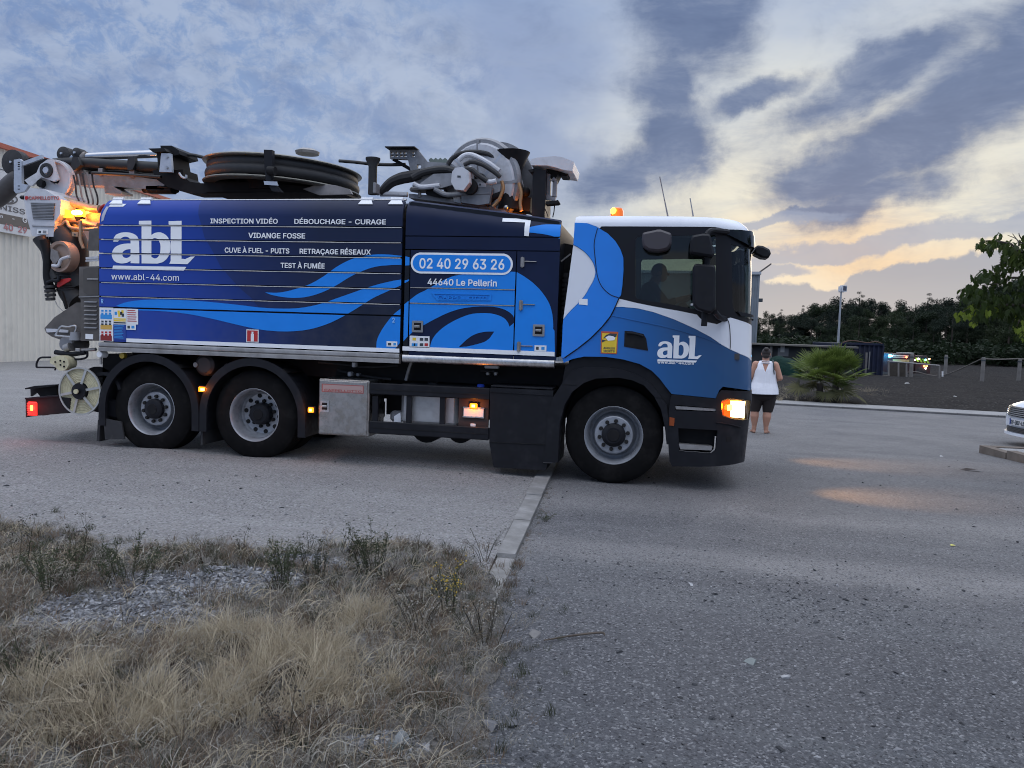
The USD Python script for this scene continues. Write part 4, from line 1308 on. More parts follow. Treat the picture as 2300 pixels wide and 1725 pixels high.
for cx_, cy_, rx, ry, n_, br in clusters:
    for k in range(int(n_ * 1.35)):
        x, y = cx_ + r.normal() * rx * .55, cy_ + r.normal() * ry * .55
        p = T_(x, y, r.normal() * .28)
        size = r.uniform(.06, .115)
        yaw_, pit, rol = r.uniform(0, 6.28), r.uniform(.5, 1.35), r.uniform(-.6, .6)
        v3 = np.column_stack([lv[:, 0], lv[:, 1], -.25 * lv[:, 0] ** 2 + .15 * np.abs(lv[:, 1])]) * size
        R = TR.euler_matrix(rol, pit, yaw_, 'sxyz')[:3, :3]
        m = trimesh.Trimesh(v3 @ R.T + p, lf, process=False)
        bright = br and r.random() < .8
        (singles if (x < 1404 and len(singles) < 300) else (restb if bright else rest)).append((m, bright) if (x < 1404 and len(singles) < 300) else m)
for x, y, dd in crown_out:
    for k in range(16):
        p = T_(x + q.normal() * 130, y + q.normal() * 110, dd + q.normal() * .25)
        size = q.uniform(.07, .13)
        v3 = np.column_stack([lv[:, 0], lv[:, 1], -.25 * lv[:, 0] ** 2 + .15 * np.abs(lv[:, 1])]) * size
        rest.append(trimesh.Trimesh(v3 @ TR.euler_matrix(q.uniform(-.6, .6), q.uniform(.4, 1.3), q.uniform(0, 6.28), 'sxyz')[:3, :3].T + p, lf, process=False))
for k in range(9):
    a = 6.283 * k / 9
    part('limb', tube([(tb_[0] - .03, tb_[1], 2.0 + .12 * k), (tb_[0] + .6 * math.cos(a), tb_[1] + .6 * math.sin(a), 2.9 + .1 * k), (tb_[0] + 1.15 * math.cos(a) + .35, tb_[1] + 1.15 * math.sin(a), 3.5 + .12 * k)], [.05, .03, .01], 6, 5), M_bark, mt_)
for m, bright in singles:
    part('leaf', m, M_leafl if bright else M_leaf, mt_, smooth=False)
part('foliage', cat_(*rest), M_leaf, mt_, kind='stuff', smooth=False)
if restb:
    part('foliage', cat_(*restb), M_leafl, mt_, kind='stuff', smooth=False)
# ------------------------------------------------------------------ the vacuum truck
TRUCK = thing('vacuum_truck', 'blue and navy sewer cleaning lorry with rooftop hose reels and white lettering, crossing the kerb', 'truck')
S = lambda *pts: [on_side(px, py, 0.0) for px, py in pts]
M_blue = mat('print_blue', (0.012, 0.205, 0.68), 0.42, coat=0.05, var=0.06, vscale=3.0, rvar=0.06, spec=.25)
M_navy = mat('print_navy', (0.006, 0.012, 0.038), 0.42, coat=0.0, spec=.2, var=0.15, vscale=2.5, rvar=0.06)
M_black = mat('print_black', (0.006, 0.008, 0.013), 0.45, coat=0.0, spec=.2, var=0.15, vscale=3.0)
M_white = mat('white_paint', (0.74, 0.75, 0.77), 0.4, coat=0.3, var=0.04, vscale=4.0, dirt=((0.45, 0.43, 0.40), 0.12))
M_letter = mat('white_lettering', (0.78, 0.79, 0.8), 0.5, var=0.03)
M_alu = mat('brushed_aluminium', (0.55, 0.55, 0.55), 0.36, 1.0, var=0.12, vscale=12.0, rvar=0.1, dirt=((0.28, 0.26, 0.24), 0.35))
M_alud = mat('dull_aluminium', (0.33, 0.32, 0.31), 0.5, 0.8, var=0.2, vscale=8.0, dirt=((0.14, 0.13, 0.12), 0.45))
M_steel = mat('stainless_steel', (0.40, 0.385, 0.365), 0.3, 1.0, var=0.1, vscale=5.0, rvar=0.12, dirt=((0.3, 0.28, 0.25), 0.3))
M_rub = mat('black_rubber', (0.018, 0.018, 0.02), 0.75, var=0.3, vscale=14.0, bump=0.001, bscale=180, dirt=((0.09, 0.085, 0.08), 0.25))
M_plast = mat('black_plastic', (0.007, 0.0075, 0.010), 0.5, var=0.25, vscale=8.0, dirt=((0.024, 0.024, 0.027), 0.25), rvar=0.1, spec=.22)
M_frame = mat('chassis_black', (0.007, 0.007, 0.008), 0.6, var=0.3, vscale=6.0, dirt=((0.025, 0.024, 0.023), 0.3), spec=.2)
M_grey = mat('machine_grey', (0.23, 0.235, 0.25), 0.5, 0.2, var=0.18, vscale=9.0, dirt=((0.08, 0.08, 0.08), 0.35))
M_lgrey = mat('pale_grey_paint', (0.5, 0.51, 0.54), 0.45, var=0.1, vscale=7.0, dirt=((0.25, 0.24, 0.23), 0.25))
M_brown = mat('grimy_steel', (0.12, 0.108, 0.098), 0.5, 0.5, var=0.25, vscale=7.0, dirt=((0.07, 0.06, 0.05), 0.4))


def grad_mat():
    """Printed foil on the box: royal blue at the tail running into deep navy towards the cab."""
    n = {'g': ('geometry', {}), 's': ('separate_xyz', {}), 'm': ('map_range', {'from_min': -2.0, 'from_max': 1.3, 'clamp': True}),
         'r': ('rgb_ramp', {'ramp': [(0.0, (0.022, 0.062, 0.34)), (0.35, (0.014, 0.046, 0.27)), (0.6, (0.008, 0.028, 0.14)), (0.8, (0.006, 0.014, 0.05)), (1.0, (0.006, 0.011, 0.028))]}),
         'fn': ('noise_texture', {'scale': 3.5, 'detail': 9.0, 'roughness': 0.7}), 'fm': ('map_range', {'from_min': .4, 'from_max': .7, 'to_min': 0.1, 'clamp': True}), 'fz': ('map_range', {'from_min': 1.15, 'from_max': 2.3, 'to_min': .18, 'to_max': .01, 'clamp': True}), 'ff': ('math', {'math_type': 'multiply'}), 'fx': ('mix_color', {'b': (.16, .15, .14)}), 'wn': ('noise_texture', {'scale': 2.2, 'detail': 2.0}), 'wb': ('bump', {'distance': .012, 'strength': .5}),
         'p': ('principled_bsdf', {'roughness': 0.38, 'coat_weight': 0.05, 'specular_ior_level': .22})}
    return usdkit.material(stage, '/World/Looks/print_royal', n, [('g.position', 's.vector'), ('s.x', 'm.value'), ('m.result', 'r.fac'), ('r.color', 'fx.a'), ('g.position', 'fn.vector'), ('fn.fac', 'fm.value'), ('s.z', 'fz.value'), ('fm.result', 'ff.value1'), ('fz.result', 'ff.value2'), ('ff.value', 'fx.fac'), ('fx.result', 'p.base_color'), ('g.position', 'wn.vector'), ('wn.fac', 'wb.height'), ('wb.normal', 'p.normal')], surface='p.BSDF')


M_royal = grad_mat()


def navy_mat():
    n = {'g': ('geometry', {}), 's': ('separate_xyz', {}), 'm': ('map_range', {'from_min': -1.0, 'from_max': 0.8, 'clamp': True}),
         'r': ('rgb_ramp', {'ramp': [(0.0, (0.016, 0.04, 0.19)), (0.5, (0.010, 0.022, 0.09)), (1.0, (0.008, 0.014, 0.04))]}),
         'fn': ('noise_texture', {'scale': 3.5, 'detail': 9.0, 'roughness': 0.7}), 'fm': ('map_range', {'from_min': .4, 'from_max': .7, 'to_min': 0.1, 'clamp': True}), 'fz': ('map_range', {'from_min': 1.15, 'from_max': 2.3, 'to_min': .18, 'to_max': .01, 'clamp': True}), 'ff': ('math', {'math_type': 'multiply'}), 'fx': ('mix_color', {'b': (.16, .15, .14)}), 'wn': ('noise_texture', {'scale': 2.2, 'detail': 2.0}), 'wb': ('bump', {'distance': .012, 'strength': .5}),
         'p': ('principled_bsdf', {'roughness': 0.38, 'coat_weight': 0.05, 'specular_ior_level': .22})}
    return usdkit.material(stage, '/World/Looks/print_navy_fade', n, [('g.position', 's.vector'), ('s.x', 'm.value'), ('m.result', 'r.fac'), ('r.color', 'fx.a'), ('g.position', 'fn.vector'), ('fn.fac', 'fm.value'), ('s.z', 'fz.value'), ('fm.result', 'ff.value1'), ('fz.result', 'ff.value2'), ('ff.value', 'fx.fac'), ('fx.result', 'p.base_color'), ('g.position', 'wn.vector'), ('wn.fac', 'wb.height'), ('wb.normal', 'p.normal')], surface='p.BSDF')


M_navyfade = navy_mat()

RB = 0.32


def surf_body(v, off):
    """Side of the box: upright, rolling inwards at the roof edge."""
    x, z = v[:, 0], v[:, 1]
    a = np.arcsin(np.clip((z - 2.78) / RB, 0, 0.98))
    return np.stack([x, RB * (1 - np.cos(a)) - off * np.cos(a), z + off * np.sin(a)], 1)


ZB = [2.8, 2.83, 2.86, 2.89, 2.92, 2.95, 2.98]
C3 = lambda pts: S(*crop(220, 440, 3.16, pts))
C4 = lambda pts: S(*crop(860, 440, 4.254, pts))
C1 = lambda pts: S(*crop(0, 280, 4.424, pts))
C5 = lambda pts: S(*crop(0, 580, 3.53, pts))
C6 = lambda pts: S(*crop(200, 650, 4.148, pts))
C7 = lambda pts: S(*crop(650, 750, 3.687, pts))

# ---- graphics as outlines in truck metres
wave1 = Polygon(curve(C3([(1185, 685), (1290, 686), (1400, 662), (1500, 628), (1600, 572), (1700, 500), (1800, 450), (1900, 425), (1990, 415), (2080, 418), (2155, 426)])) + C3([(2205, 440), (2205, 493)])
                + curve(C3([(2150, 490), (2060, 492), (1960, 505), (1860, 540), (1780, 580), (1700, 630), (1620, 672), (1540, 702), (1460, 720), (1380, 724), (1300, 716), (1230, 702)]))).buffer(0)
wave2 = Polygon(curve(C3([(130, 780), (200, 755), (300, 740), (420, 735), (560, 738), (700, 745), (850, 758), (1000, 774), (1150, 792), (1290, 800), (1400, 798), (1500, 785), (1600, 760), (1700, 725), (1800, 690), (1900, 655), (2000, 625), (2100, 602), (2155, 594)])) + C3([(2205, 588), (2205, 608)])
                + curve(C3([(2150, 635), (2050, 680), (1950, 727), (1850, 790), (1750, 850), (1650, 900), (1550, 935), (1450, 955), (1330, 962), (1200, 955), (1080, 935), (950, 905), (800, 870), (650, 840), (500, 822), (380, 815), (290, 812), (200, 800)]))).buffer(0)
arc_rear = Polygon(curve(C3([(1975, 1085), (1982, 1020), (2010, 960), (2050, 900), (2100, 840), (2160, 792)])) + C3([(2205, 770), (2205, 1085)])).difference(Polygon(C4([(118, 1460), (200, 1360), (200, 1465)])))
navy = Polygon(C3([(708, -20), (705, 60), (712, 130), (735, 210), (755, 290), (790, 350), (830, 420), (870, 500), (930, 570), (980, 625), (1030, 675), (1090, 725), (1140, 790), (2300, 790), (2300, -20)]))
tip1 = Polygon(C4([(175, 570), (265, 588), (262, 662), (175, 668)]))
tip2 = Polygon(C4([(175, 815), (275, 793), (235, 820), (175, 850)]))
disk = Polygon(curve(C4([(160, 1072), (250, 1000), (330, 940), (400, 905), (480, 860), (570, 810), (680, 765), (820, 742), (1000, 728), (1245, 725), (1300, 740), (1380, 790), (1450, 845), (1520, 920), (1580, 1010), (1610, 1090), (1625, 1180), (1627, 1270)])) + C4([(1640, 1290), (1644, 1500), (160, 1452)])).buffer(0)
swoosh = Polygon(C4([(140, 1460), (150, 1440)]) + curve(C4([(240, 1340), (300, 1290), (390, 1235), (520, 1165), (640, 1110), (760, 1075), (900, 1058), (1030, 1058), (1120, 1072), (1190, 1100), (1240, 1140), (1262, 1185)])) + C4([(1250, 1215), (1210, 1250)])
                 + curve(C4([(1195, 1210), (1160, 1170), (1100, 1140), (1020, 1122), (930, 1120), (840, 1130), (740, 1165), (640, 1215), (560, 1270), (500, 1330), (465, 1390), (448, 1460)]))).buffer(0)
leafm = Polygon(curve(C4([(725, 1445), (760, 1410), (830, 1350), (900, 1315), (980, 1298), (1065, 1296)])) + curve(C4([(1020, 1360), (970, 1395), (880, 1422), (800, 1440)]))).buffer(0)
fin = Polygon(curve(C4([(1395, 300), (1450, 285), (1560, 268), (1705, 270)])) + curve(C4([(1700, 415), (1640, 390), (1560, 370), (1480, 358), (1400, 350)]))).buffer(0)
ell = Polygon(C4([(1138, 208), (1408, 212), (1395, 385), (1350, 383), (1355, 250), (1138, 245)]))

# ---- the three-letter mark, drawn once in the pixels of an enlargement
L1 = lambda pts: [(x, -y) for x, y in pts]


def logo_shapes():
    a_out = Polygon(L1([(1122, 1168), (1128, 1130)]) + curve(L1([(1150, 1098), (1200, 1078), (1262, 1072), (1325, 1085), (1368, 1115), (1386, 1165)]), 4) + L1([(1388, 1300), (1388, 1382), (1300, 1382), (1300, 1358)])
                    + curve(L1([(1262, 1380), (1200, 1386), (1145, 1372), (1112, 1330), (1110, 1278), (1140, 1225), (1200, 1195), (1262, 1186), (1300, 1184)]), 4)
                    + curve(L1([(1300, 1165), (1290, 1135), (1260, 1118), (1215, 1125), (1168, 1168)]), 4)).buffer(0)
    a_in = Polygon(curve(L1([(1300, 1240), (1262, 1246), (1228, 1262), (1214, 1290), (1226, 1322), (1262, 1330), (1300, 1310)]), 4))
    b_out = Polygon(L1([(1385, 990), (1385, 958), (1510, 955), (1510, 1098)]) + curve(L1([(1545, 1076), (1600, 1070), (1660, 1100), (1696, 1160), (1702, 1230), (1680, 1310), (1630, 1362), (1570, 1382)]), 4) + L1([(1412, 1382), (1412, 1010)])).buffer(0)
    b_in = Polygon(curve(L1([(1510, 1148), (1540, 1128), (1578, 1142), (1600, 1190), (1600, 1262), (1578, 1315), (1545, 1330), (1510, 1316)]), 4))
    l_out = Polygon(L1([(1684, 990), (1684, 958), (1812, 955), (1812, 1330), (1850, 1332), (1900, 1308), (1945, 1304), (1872, 1382), (1690, 1382), (1705, 1350), (1705, 1010)]))
    bar = Polygon(L1([(1122, 1410), (1862, 1410), (1836, 1446), (1114, 1446)]))
    return unary_union([a_out.difference(a_in), b_out.difference(b_in), l_out]), bar


LOGO, LOGO_BAR = logo_shapes()
_lb = unary_union([LOGO, LOGO_BAR]).bounds


def fit(g, x0, z0, x1, z1):
    kx_, kz_ = (x1 - x0) / (_lb[2] - _lb[0]), (z1 - z0) / (_lb[3] - _lb[1])
    return affinity.affine_transform(g, [kx_, 0, 0, kz_, x0 - _lb[0] * kx_, z0 - _lb[1] * kz_])


def pieces(g):
    return [q for q in (g.geoms if hasattr(g, 'geoms') else [g]) if q.geom_type == 'Polygon' and q.area > 1e-4]


# ---- rear box: aluminium drop sides one above another
XB0, XB1 = -2.0, 1.766
tail = Polygon(curve(S((222, 530), (223, 505), (226, 478), (232, 455), (238, 440)))[0:] + [(3, 3.2), (3, 1.0), (-2.0, 1.0)])
zl = [2.690, 2.524, 2.359, 2.188, 2.018, 1.850, 1.722]
LOGOP = fit(LOGO, *C3([(100, 520)])[0], *C3([(690, 178)])[0])
for k, (z1, z0) in enumerate(zip([3.0] + zl, zl + [1.31])):
    o = sbox(XB0, z0 + .009, XB1, z1 - .007).intersection(tail)
    p = part('side_panel', skin(o, surf_body, 0.0, 0.03, vs=ZB), M_royal, TRUCK)
    inner = sbox(XB0, z0 + .0105, XB1, z1 - .0085).intersection(tail)
    for nm, shp, m_, of in (('navy_print', navy.difference(wave1).difference(wave2), M_navyfade, .0012), ('wave_print', unary_union([wave1, wave2, arc_rear]), M_blue, .002)):
        g = shp.intersection(inner)
        for g1 in pieces(g):
            part(nm, skin(g1, surf_body, of, 0.0015, vs=ZB), m_, p)
    g = LOGOP.intersection(inner)
    for g1 in pieces(g):
        part('logo_print', skin(g1, surf_body, .003, .002, vs=ZB), M_letter, p)
    if k < 6:       # bright hinge bead along the lower edge of each drop side
        part('bead', [cyl((XB0 + .03, -.002, z0 - .004), (XB1 - .01, -.002, z0 - .004), 0.0045, 8)], M_alu, p)
part('logo_bar', ext_y(fit(LOGO_BAR, *C3([(100, 520)])[0], *C3([(690, 178)])[0]), -.006, -.0035), M_letter, TRUCK)
part('box_core', [bx(XB0 + .03, XB1 - .004, .035, 2.465, 1.2, 2.78), ext_x(Polygon([(.04, 2.77), (.07, 2.88), (.14, 2.955), (.22, 2.985), (2.28, 2.985), (2.36, 2.955), (2.43, 2.88), (2.46, 2.77)]), XB0 + .1, XB1 - .004)], M_black, TRUCK)
lx = lambda v: 2.5 - v


def mirror_y(m):
    m = m.copy()
    m.vertices[:, 1] = 2.5 - m.vertices[:, 1]
    m.faces = m.faces[:, ::-1]
    return m


part('far_side_panel', mirror_y(skin(sbox(XB0, 1.31, XB1, 2.995).intersection(tail), surf_body, 0, .03, vs=ZB)), M_royal, TRUCK)
part('reflective_strip', ext_y(sbox(C3([(203, 1008)])[0][0], 1.318, XB1 - .003, 1.362), -.006, -.002), M_white, TRUCK)
part('bottom_rail', [ext_x(Polygon([(-.012, 1.305), (-.02, 1.29), (-.02, 1.262), (-.008, 1.252), (-.02, 1.24), (-.02, 1.2), (.05, 1.195), (.08, 1.305)]), XB0 - .0, XB1)], M_alud, TRUCK)

for t, x0, x1, b, c, sec in (('INSPECTION VIDÉO', 800, 1278, 194, 162, C3), ('DÉBOUCHAGE - CURAGE', 1395, 2045, 198, 165, C3), ('VIDANGE FOSSE', 1070, 1472, 298, 263, C3), ('CUVE À FUEL - PUITS', 902, 1360, 402, 368, C3),
                             ('RETRAÇAGE RÉSEAUX', 1433, 1937, 410, 376, C3), ('TEST À FUMÉE', 1298, 1610, 510, 476, C3)):
    (ax_, az_), (bx_, _z) = sec([(x0, b)])[0], sec([(x1, b)])[0]
    part('lettering', ext_y(text_in(t, ax_, bx_, az_, sec([(x0, c)])[0][1] - az_), -.0065, -.0035), M_letter, TRUCK)
(ax_, az_), (bx_, _z) = C3([(98, 593)])[0], C3([(577, 593)])[0]
part('lettering', ext_y(text_in('www.abl-44.com', ax_, bx_, az_, C3([(98, 550)])[0][1] - az_, False), -.0065, -.0035), M_letter, TRUCK)

# stickers low at the tail, each a printed plate
M_paper = mat('sticker_white', (0.7, 0.71, 0.72), 0.5, var=0.04)
M_red = mat('sticker_red', (0.4, 0.02, 0.02), 0.5, var=0.1)
M_yel = mat('sticker_yellow', (0.72, 0.5, 0.03), 0.5, var=0.05)
M_cyan = mat('sticker_blue', (0.03, 0.25, 0.6), 0.5)
M_dkred = mat('sticker_dark_red', (0.2, 0.015, 0.015), 0.5)
M_ink = mat('sticker_ink', (0.03, 0.04, 0.05), 0.6)
M_ochre = mat('sticker_ochre', (0.55, 0.33, 0.07), 0.5)


def plate(sec, x0, y0, x1, y1, m_, parent=TRUCK, name='sticker', lift=0.006):
    pts = sec([(x0, y0), (x1, y0), (x1, y1), (x0, y1)])
    xs, zs = [p[0] for p in pts], [p[1] for p in pts]
    return part(name, ext_y(sbox(min(xs), min(zs), max(xs), max(zs)), -lift, -lift + .0018), m_, parent)


p1 = plate(C5, 792, 393, 900, 655, M_paper)
for r_, (ya, yb, m_) in enumerate(((448, 480, M_cyan), (530, 563, M_ochre), (614, 652, M_dkred))):
    plate(C5, 799, ya, 890, yb, m_, p1, 'colour_band', .0075)
for yy in (410, 432, 495, 516, 580, 600):
    for xx in (806, 836, 866):
        plate(C5, xx, yy, xx + 18, yy + 14, M_red if yy > 570 else (M_ink if yy > 490 else M_cyan), p1, 'pictogram', .0075)
p2 = plate(C5, 902, 400, 1003, 523, M_paper)
for xx, yy, m_ in ((912, 425, M_cyan), (935, 415, M_yel), (965, 412, M_yel), (940, 440, M_yel), (968, 440, M_ink), (955, 425, M_ink)):
    plate(C5, xx, yy, xx + 18, yy + 24, m_, p2, 'pictogram', .0075)
for yy in (478, 492, 508):
    plate(C5, 905, yy, 1000, yy + 7, M_yel if yy < 500 else M_ink, p2, 'text_line', .0075)
p3 = plate(C5, 1005, 403, 1097, 523, M_paper)
for j in range(6):
    plate(C5, 1013, 412 + j * 17, 1075 + (j * 7) % 12, 416 + j * 17, M_red, p3, 'text_line', .0075)
p4 = plate(C5, 900, 527, 1000, 645, mat('sticker_navy', (0.015, 0.05, 0.26), 0.5))
for j in range(9):
    plate(C5, 908, 534 + j * 12, 985 - (j * 11) % 17, 537 + j * 12, M_cyan, p4, 'text_line', .0075)
p5 = plate(C5, 1003, 525, 1080, 567, M_paper)
plate(C5, 1013, 536, 1033, 556, M_ink, p5, 'pictogram', .0075); plate(C5, 1045, 536, 1068, 556, M_cyan, p5, 'pictogram', .0075)
p6 = plate(C6, 1468, 376, 1582, 492, M_paper, TRUCK, 'extinguisher_sign')
plate(C6, 1476, 384, 1574, 484, M_red, p6, 'red_field', .0075)
part('bottle', ext_y(unary_union([sbox(-.014, -.05, .014, .03).buffer(.004), sbox(-.007, .03, .007, .05), sbox(-.012, .048, .014, .055)]).buffer(.001), -.0095, -.0085).apply_translation((*C6([(1526, 440)])[0][:1], 0, C6([(1526, 440)])[0][1])), M_paper, p6)
plate(C3, 2050, 1033, 2125, 1068, M_paper); plate(C3, 2060, 1044, 2082, 1060, M_ink, TRUCK, 'pictogram', .0075); plate(C3, 2098, 1044, 2116, 1060, M_cyan, TRUCK, 'pictogram', .0075)
for px, py, t in ((25, 762, 'R'), (2090, 898, '2')):
    (ax_, az_) = C3([(px, py)])[0]
    part('lettering', ext_y(text_in(t, ax_, ax_ + .03, az_, .05), -.0075, -.0045), mat('print_pale_blue', (0.25, 0.5, 0.85), .5), TRUCK)
# white corner marking and hinge plates on the roof edge
part('corner_mark', skin(Polygon(C1([(1075, 782), (1230, 782), (1208, 812), (1065, 812)])), surf_body, .003, .002, vs=ZB), M_white, TRUCK)
part('corner_mark', skin(Polygon(C1([(1042, 812), (1068, 812), (1030, 950), (1006, 965), (1012, 900)])), surf_body, .003, .002, vs=ZB), mat('faded_white', (.42, .43, .5), .5), TRUCK)
for hx, kk in ((1130, 0), (1410, 0), (1850 + 400 * 4.424, 1), (2150 + 400 * 4.424, 1), (None, 2)):
    if hx is None:
        continue
    x_ = C1([(hx, 745)])[0][0]
    part('roof_hinge', [skin(Polygon([(x_ - .085, 2.942), (x_ + .085, 2.942), (x_ + .06, 2.985), (x_ - .06, 2.985)]), surf_body, .014, .014, vs=ZB), cyl((x_ - .07, .09, 3.008), (x_ + .07, .09, 3.008), .02, 10)], M_white, TRUCK)
part('roof_edge', tube([(XB0 + .1, .115, 3.0), (XB1, .115, 3.008)], .012, 8, 1), M_alu, TRUCK)

# ---- front housing with doors, printed over
XF0, XF1 = 1.80, 3.515
front = Polygon([(XF0, 1.285)] + [(XF0, 2.985)] + [(XF0 + .05, 3.0)] + [(2.3, 2.948), (2.9, 2.88), (3.35, 2.818), (XF1 - .02, 2.795), (XF1, 2.775), (XF1, 1.30)])
Z = lambda yv, xv=700: C4([(xv, yv)])[0][1]
X = lambda xv, yv=1200: C4([(xv, yv)])[0][0]
xd0, xd1 = X(247), X(1258)
z_a, z_b, z_c, z_d = Z(387), Z(517), Z(886), Z(1036)
cells = [sbox(XF0, z_a, XF1, 3.1), sbox(XF0, z_b, XF1, z_a), sbox(xd0, z_c, xd1, z_b), sbox(xd1, 1.2, XF1, z_b), sbox(xd0, z_d, xd1, z_c), sbox(xd0, 1.2, xd1, z_d), sbox(XF0, 1.2, xd0, z_b)]
RF = 0.22


def surf_front(v, off):
    x, z = v[:, 0], v[:, 1]
    top = 3.0 - (np.clip(x, 1.85, 3.6) - 1.85) * 0.122
    a = np.arcsin(np.clip((z - (top - .2)) / RF, 0, 0.95))
    return np.stack([x, RF * (1 - np.cos(a)) - off * np.cos(a), z + off * np.sin(a)], 1)


ZF = list(np.arange(2.56, 3.0, .03))
XU = list(np.arange(1.9, 3.5, .2))
names = ['upper_panel', 'upper_panel', 'shutter', 'side_door', 'shutter', 'cabinet_door', 'corner_post']
for nm, c_ in zip(names, cells):
    o = front.intersection(c_.buffer(-.0055, join_style=2))
    p = part(nm, skin(o, surf_front, 0, .03, us=XU, vs=ZF), M_navy if nm != 'corner_post' else M_black, TRUCK)
    inner = front.intersection(c_.buffer(-.007, join_style=2))
    for sh, of in ((unary_union([disk, tip1, tip2, fin]).difference(swoosh).difference(leafm), .0014), ):
        g = sh.intersection(inner)
        for g1 in pieces(g):
            part('blue_print', skin(g1, surf_front, of, .0014, us=XU, vs=ZF), M_blue, p)
part('front_core', [ext_y(front.buffer(-.025), .05, 2.45)], M_black, TRUCK)
part('far_front_panel', mirror_y(skin(front, surf_front, 0, .03, us=XU, vs=ZF)), M_navy, TRUCK)
part('white_corner_mark', skin(ell, surf_front, .003, .002, vs=ZF), M_letter, TRUCK)
for yv in (886, 1036):
    part('shutter_bead', [cyl((xd0 + .01, -.002, Z(yv)), (xd1 - .01, -.002, Z(yv)), .005, 8)], M_alud, TRUCK)
part('embossed_panel', [ext_y(Polygon(C4([(465, 925), (1040, 938), (1035, 1000), (520, 1000)])).difference(Polygon(C4([(490, 937), (1020, 948), (1015, 990), (535, 988)]))), -.008, 0)], M_blue, TRUCK)
(ax_, az_), (bx_, _z) = C4([(530, 982)])[0], C4([(1000, 988)])[0]
part('embossed_lettering', ext_y(text_in('CAPPELLOTTO', ax_, bx_, az_, .034), -.0095, -.002), M_blue, TRUCK)
part('reflective_strip', ext_y(Polygon([(XF0, Z(1497)), (XF1 - .02, Z(1497)), (XF1 - .02, Z(1456)), (XF0, Z(1456))]), -.006, -.002), M_white, TRUCK)
part('bottom_rail', lathe([(0, 0), (.05, 0), (.05, XF1 - XF0 - .02), (0, XF1 - XF0 - .02)], (XF0, .035, 1.262), (1, 0, 0), 20), M_alu, TRUCK)
# telephone pill
(pa, pz0), (pb, pz1) = C4([(266, 745)])[0], C4([(1246, 545)])[0]
pz0, pz1 = C4([(700, 747)])[0][1], C4([(700, 546)])[0][1]
r_ = (pz1 - pz0) / 2
pill = LineString([(pa + r_, (pz0 + pz1) / 2), (pb - r_, (pz0 + pz1) / 2)]).buffer(r_, quad_segs=12)
pp = part('phone_plate', ext_y(pill, -.006, -.002), M_letter, TRUCK)
part('blue_field', ext_y(pill.buffer(-r_ * .2), -.0075, -.0058), M_blue, pp)
(ax_, az_), (bx_, _z) = C4([(350, 690)])[0], C4([(1162, 692)])[0]
part('phone_number', ext_y(text_in('02 40 29 63 26', ax_, bx_, az_, .095 * (C4([(350, 597)])[0][1] - az_) / .095), -.009, -.0072), M_letter, pp)
(ax_, az_), (bx_, _z) = C4([(428, 850)])[0], C4([(1090, 855)])[0]
part('lettering', ext_y(text_in('44640 Le Pellerin', ax_, bx_, az_, C4([(428, 792)])[0][1] - az_), -.0065, -.0035), M_letter, TRUCK)
# locks, hinges, stickers of the front housing
for x_, y_ in ((333, 1248), (1490, 1285)):
    cx_, cz_ = C4([(x_, y_)])[0]
    h = part('paddle_latch', ext_y(sbox(cx_ - .055, cz_ - .055, cx_ + .055, cz_ + .055).buffer(.008), -.010, 0), M_steel, TRUCK)
    part('latch_dish', [ext_y(sbox(cx_ - .04, cz_ - .04, cx_ + .04, cz_ + .04), -.0118, -.0098)], M_frame, h)
    part('latch_handle', [bx(cx_ - .035, cx_ + .03, -.028, -.011, cz_ - .012, cz_ + .014, .004), cyl((cx_ + .012, -.026, cz_), (cx_ + .012, -.034, cz_), .012, 10)], M_steel, h)
for x_, y_ in ((1335, 635), (1320, 1045), (1300, 1440)):
    cx_, cz_ = C4([(x_, y_)])[0]
    part('door_hinge', [bx(cx_ - .02, cx_ + .02, -.018, 0, cz_ - .05, cz_ + .05, .005), bx(cx_ + .02, cx_ + .15, -.012, -.001, cz_ - .005 + .01, cz_ + .015, .002), cyl((cx_, -.018, cz_ - .055), (cx_, -.018, cz_ + .055), .009, 8)], M_alud, TRUCK)
q = plate(C4, 258, 1342, 445, 1446, M_paper)
for xx, yy, m_ in ((285, 1355, M_yel), (355, 1358, M_ink), (400, 1358, M_ink), (278, 1408, M_cyan), (300, 1408, M_cyan), (355, 1408, M_ink), (400, 1408, M_red)):
    plate(C4, xx, yy, xx + 32, yy + 26, m_, q, 'pictogram', .0075)
q = plate(C4, 1450, 1430, 1562, 1482, M_paper)
plate(C4, 1465, 1442, 1490, 1470, M_ink, q, 'pictogram', .0075); plate(C4, 1515, 1442, 1545, 1470, M_cyan, q, 'pictogram', .0075)
# ------------------------------------------------------------------ cab
RC, XC_Z, XC_X = 0.40, [0.2, 0.97, 1.78, 2.3, 2.5, 2.65, 2.75, 2.83], [5.53, 5.575, 5.54, 5.52, 5.505, 5.49, 5.46, 5.42]
SEND = lambda z: np.interp(z, XC_Z, XC_X) - RC


def ztop(s):
    return 2.835 - .05 * np.clip((s - 4.4) / 1.3, 0, 1) ** 2


def surf_cab(v, off):
    """Cab side, round the front corner and on across the front; rolls in at the roof."""
    s, z = v[:, 0], v[:, 1]
    s1 = np.interp(z, XC_Z, XC_X) - RC
    q = np.maximum(s - s1, 0)
    th = np.clip(q / RC, 0, math.pi / 2)
    front_ = np.maximum(q - RC * math.pi / 2, 0)
    a = np.arcsin(np.clip((z - (ztop(s) - .11)) / .14, 0, .93))
    inn_ = .14 * (1 - np.cos(a))
    lowin = np.clip((1.9 - z) / 1.7, 0, 1) ** 2 * 0.0
    nx, ny = np.sin(th), -np.cos(th)
    rr = RC + off * np.cos(a) - inn_
    x = np.minimum(s, s1) + rr * np.sin(th)
    y = RC - rr * np.cos(th) + front_ + lowin
    return np.stack([x, y, z + off * np.sin(a)], 1)


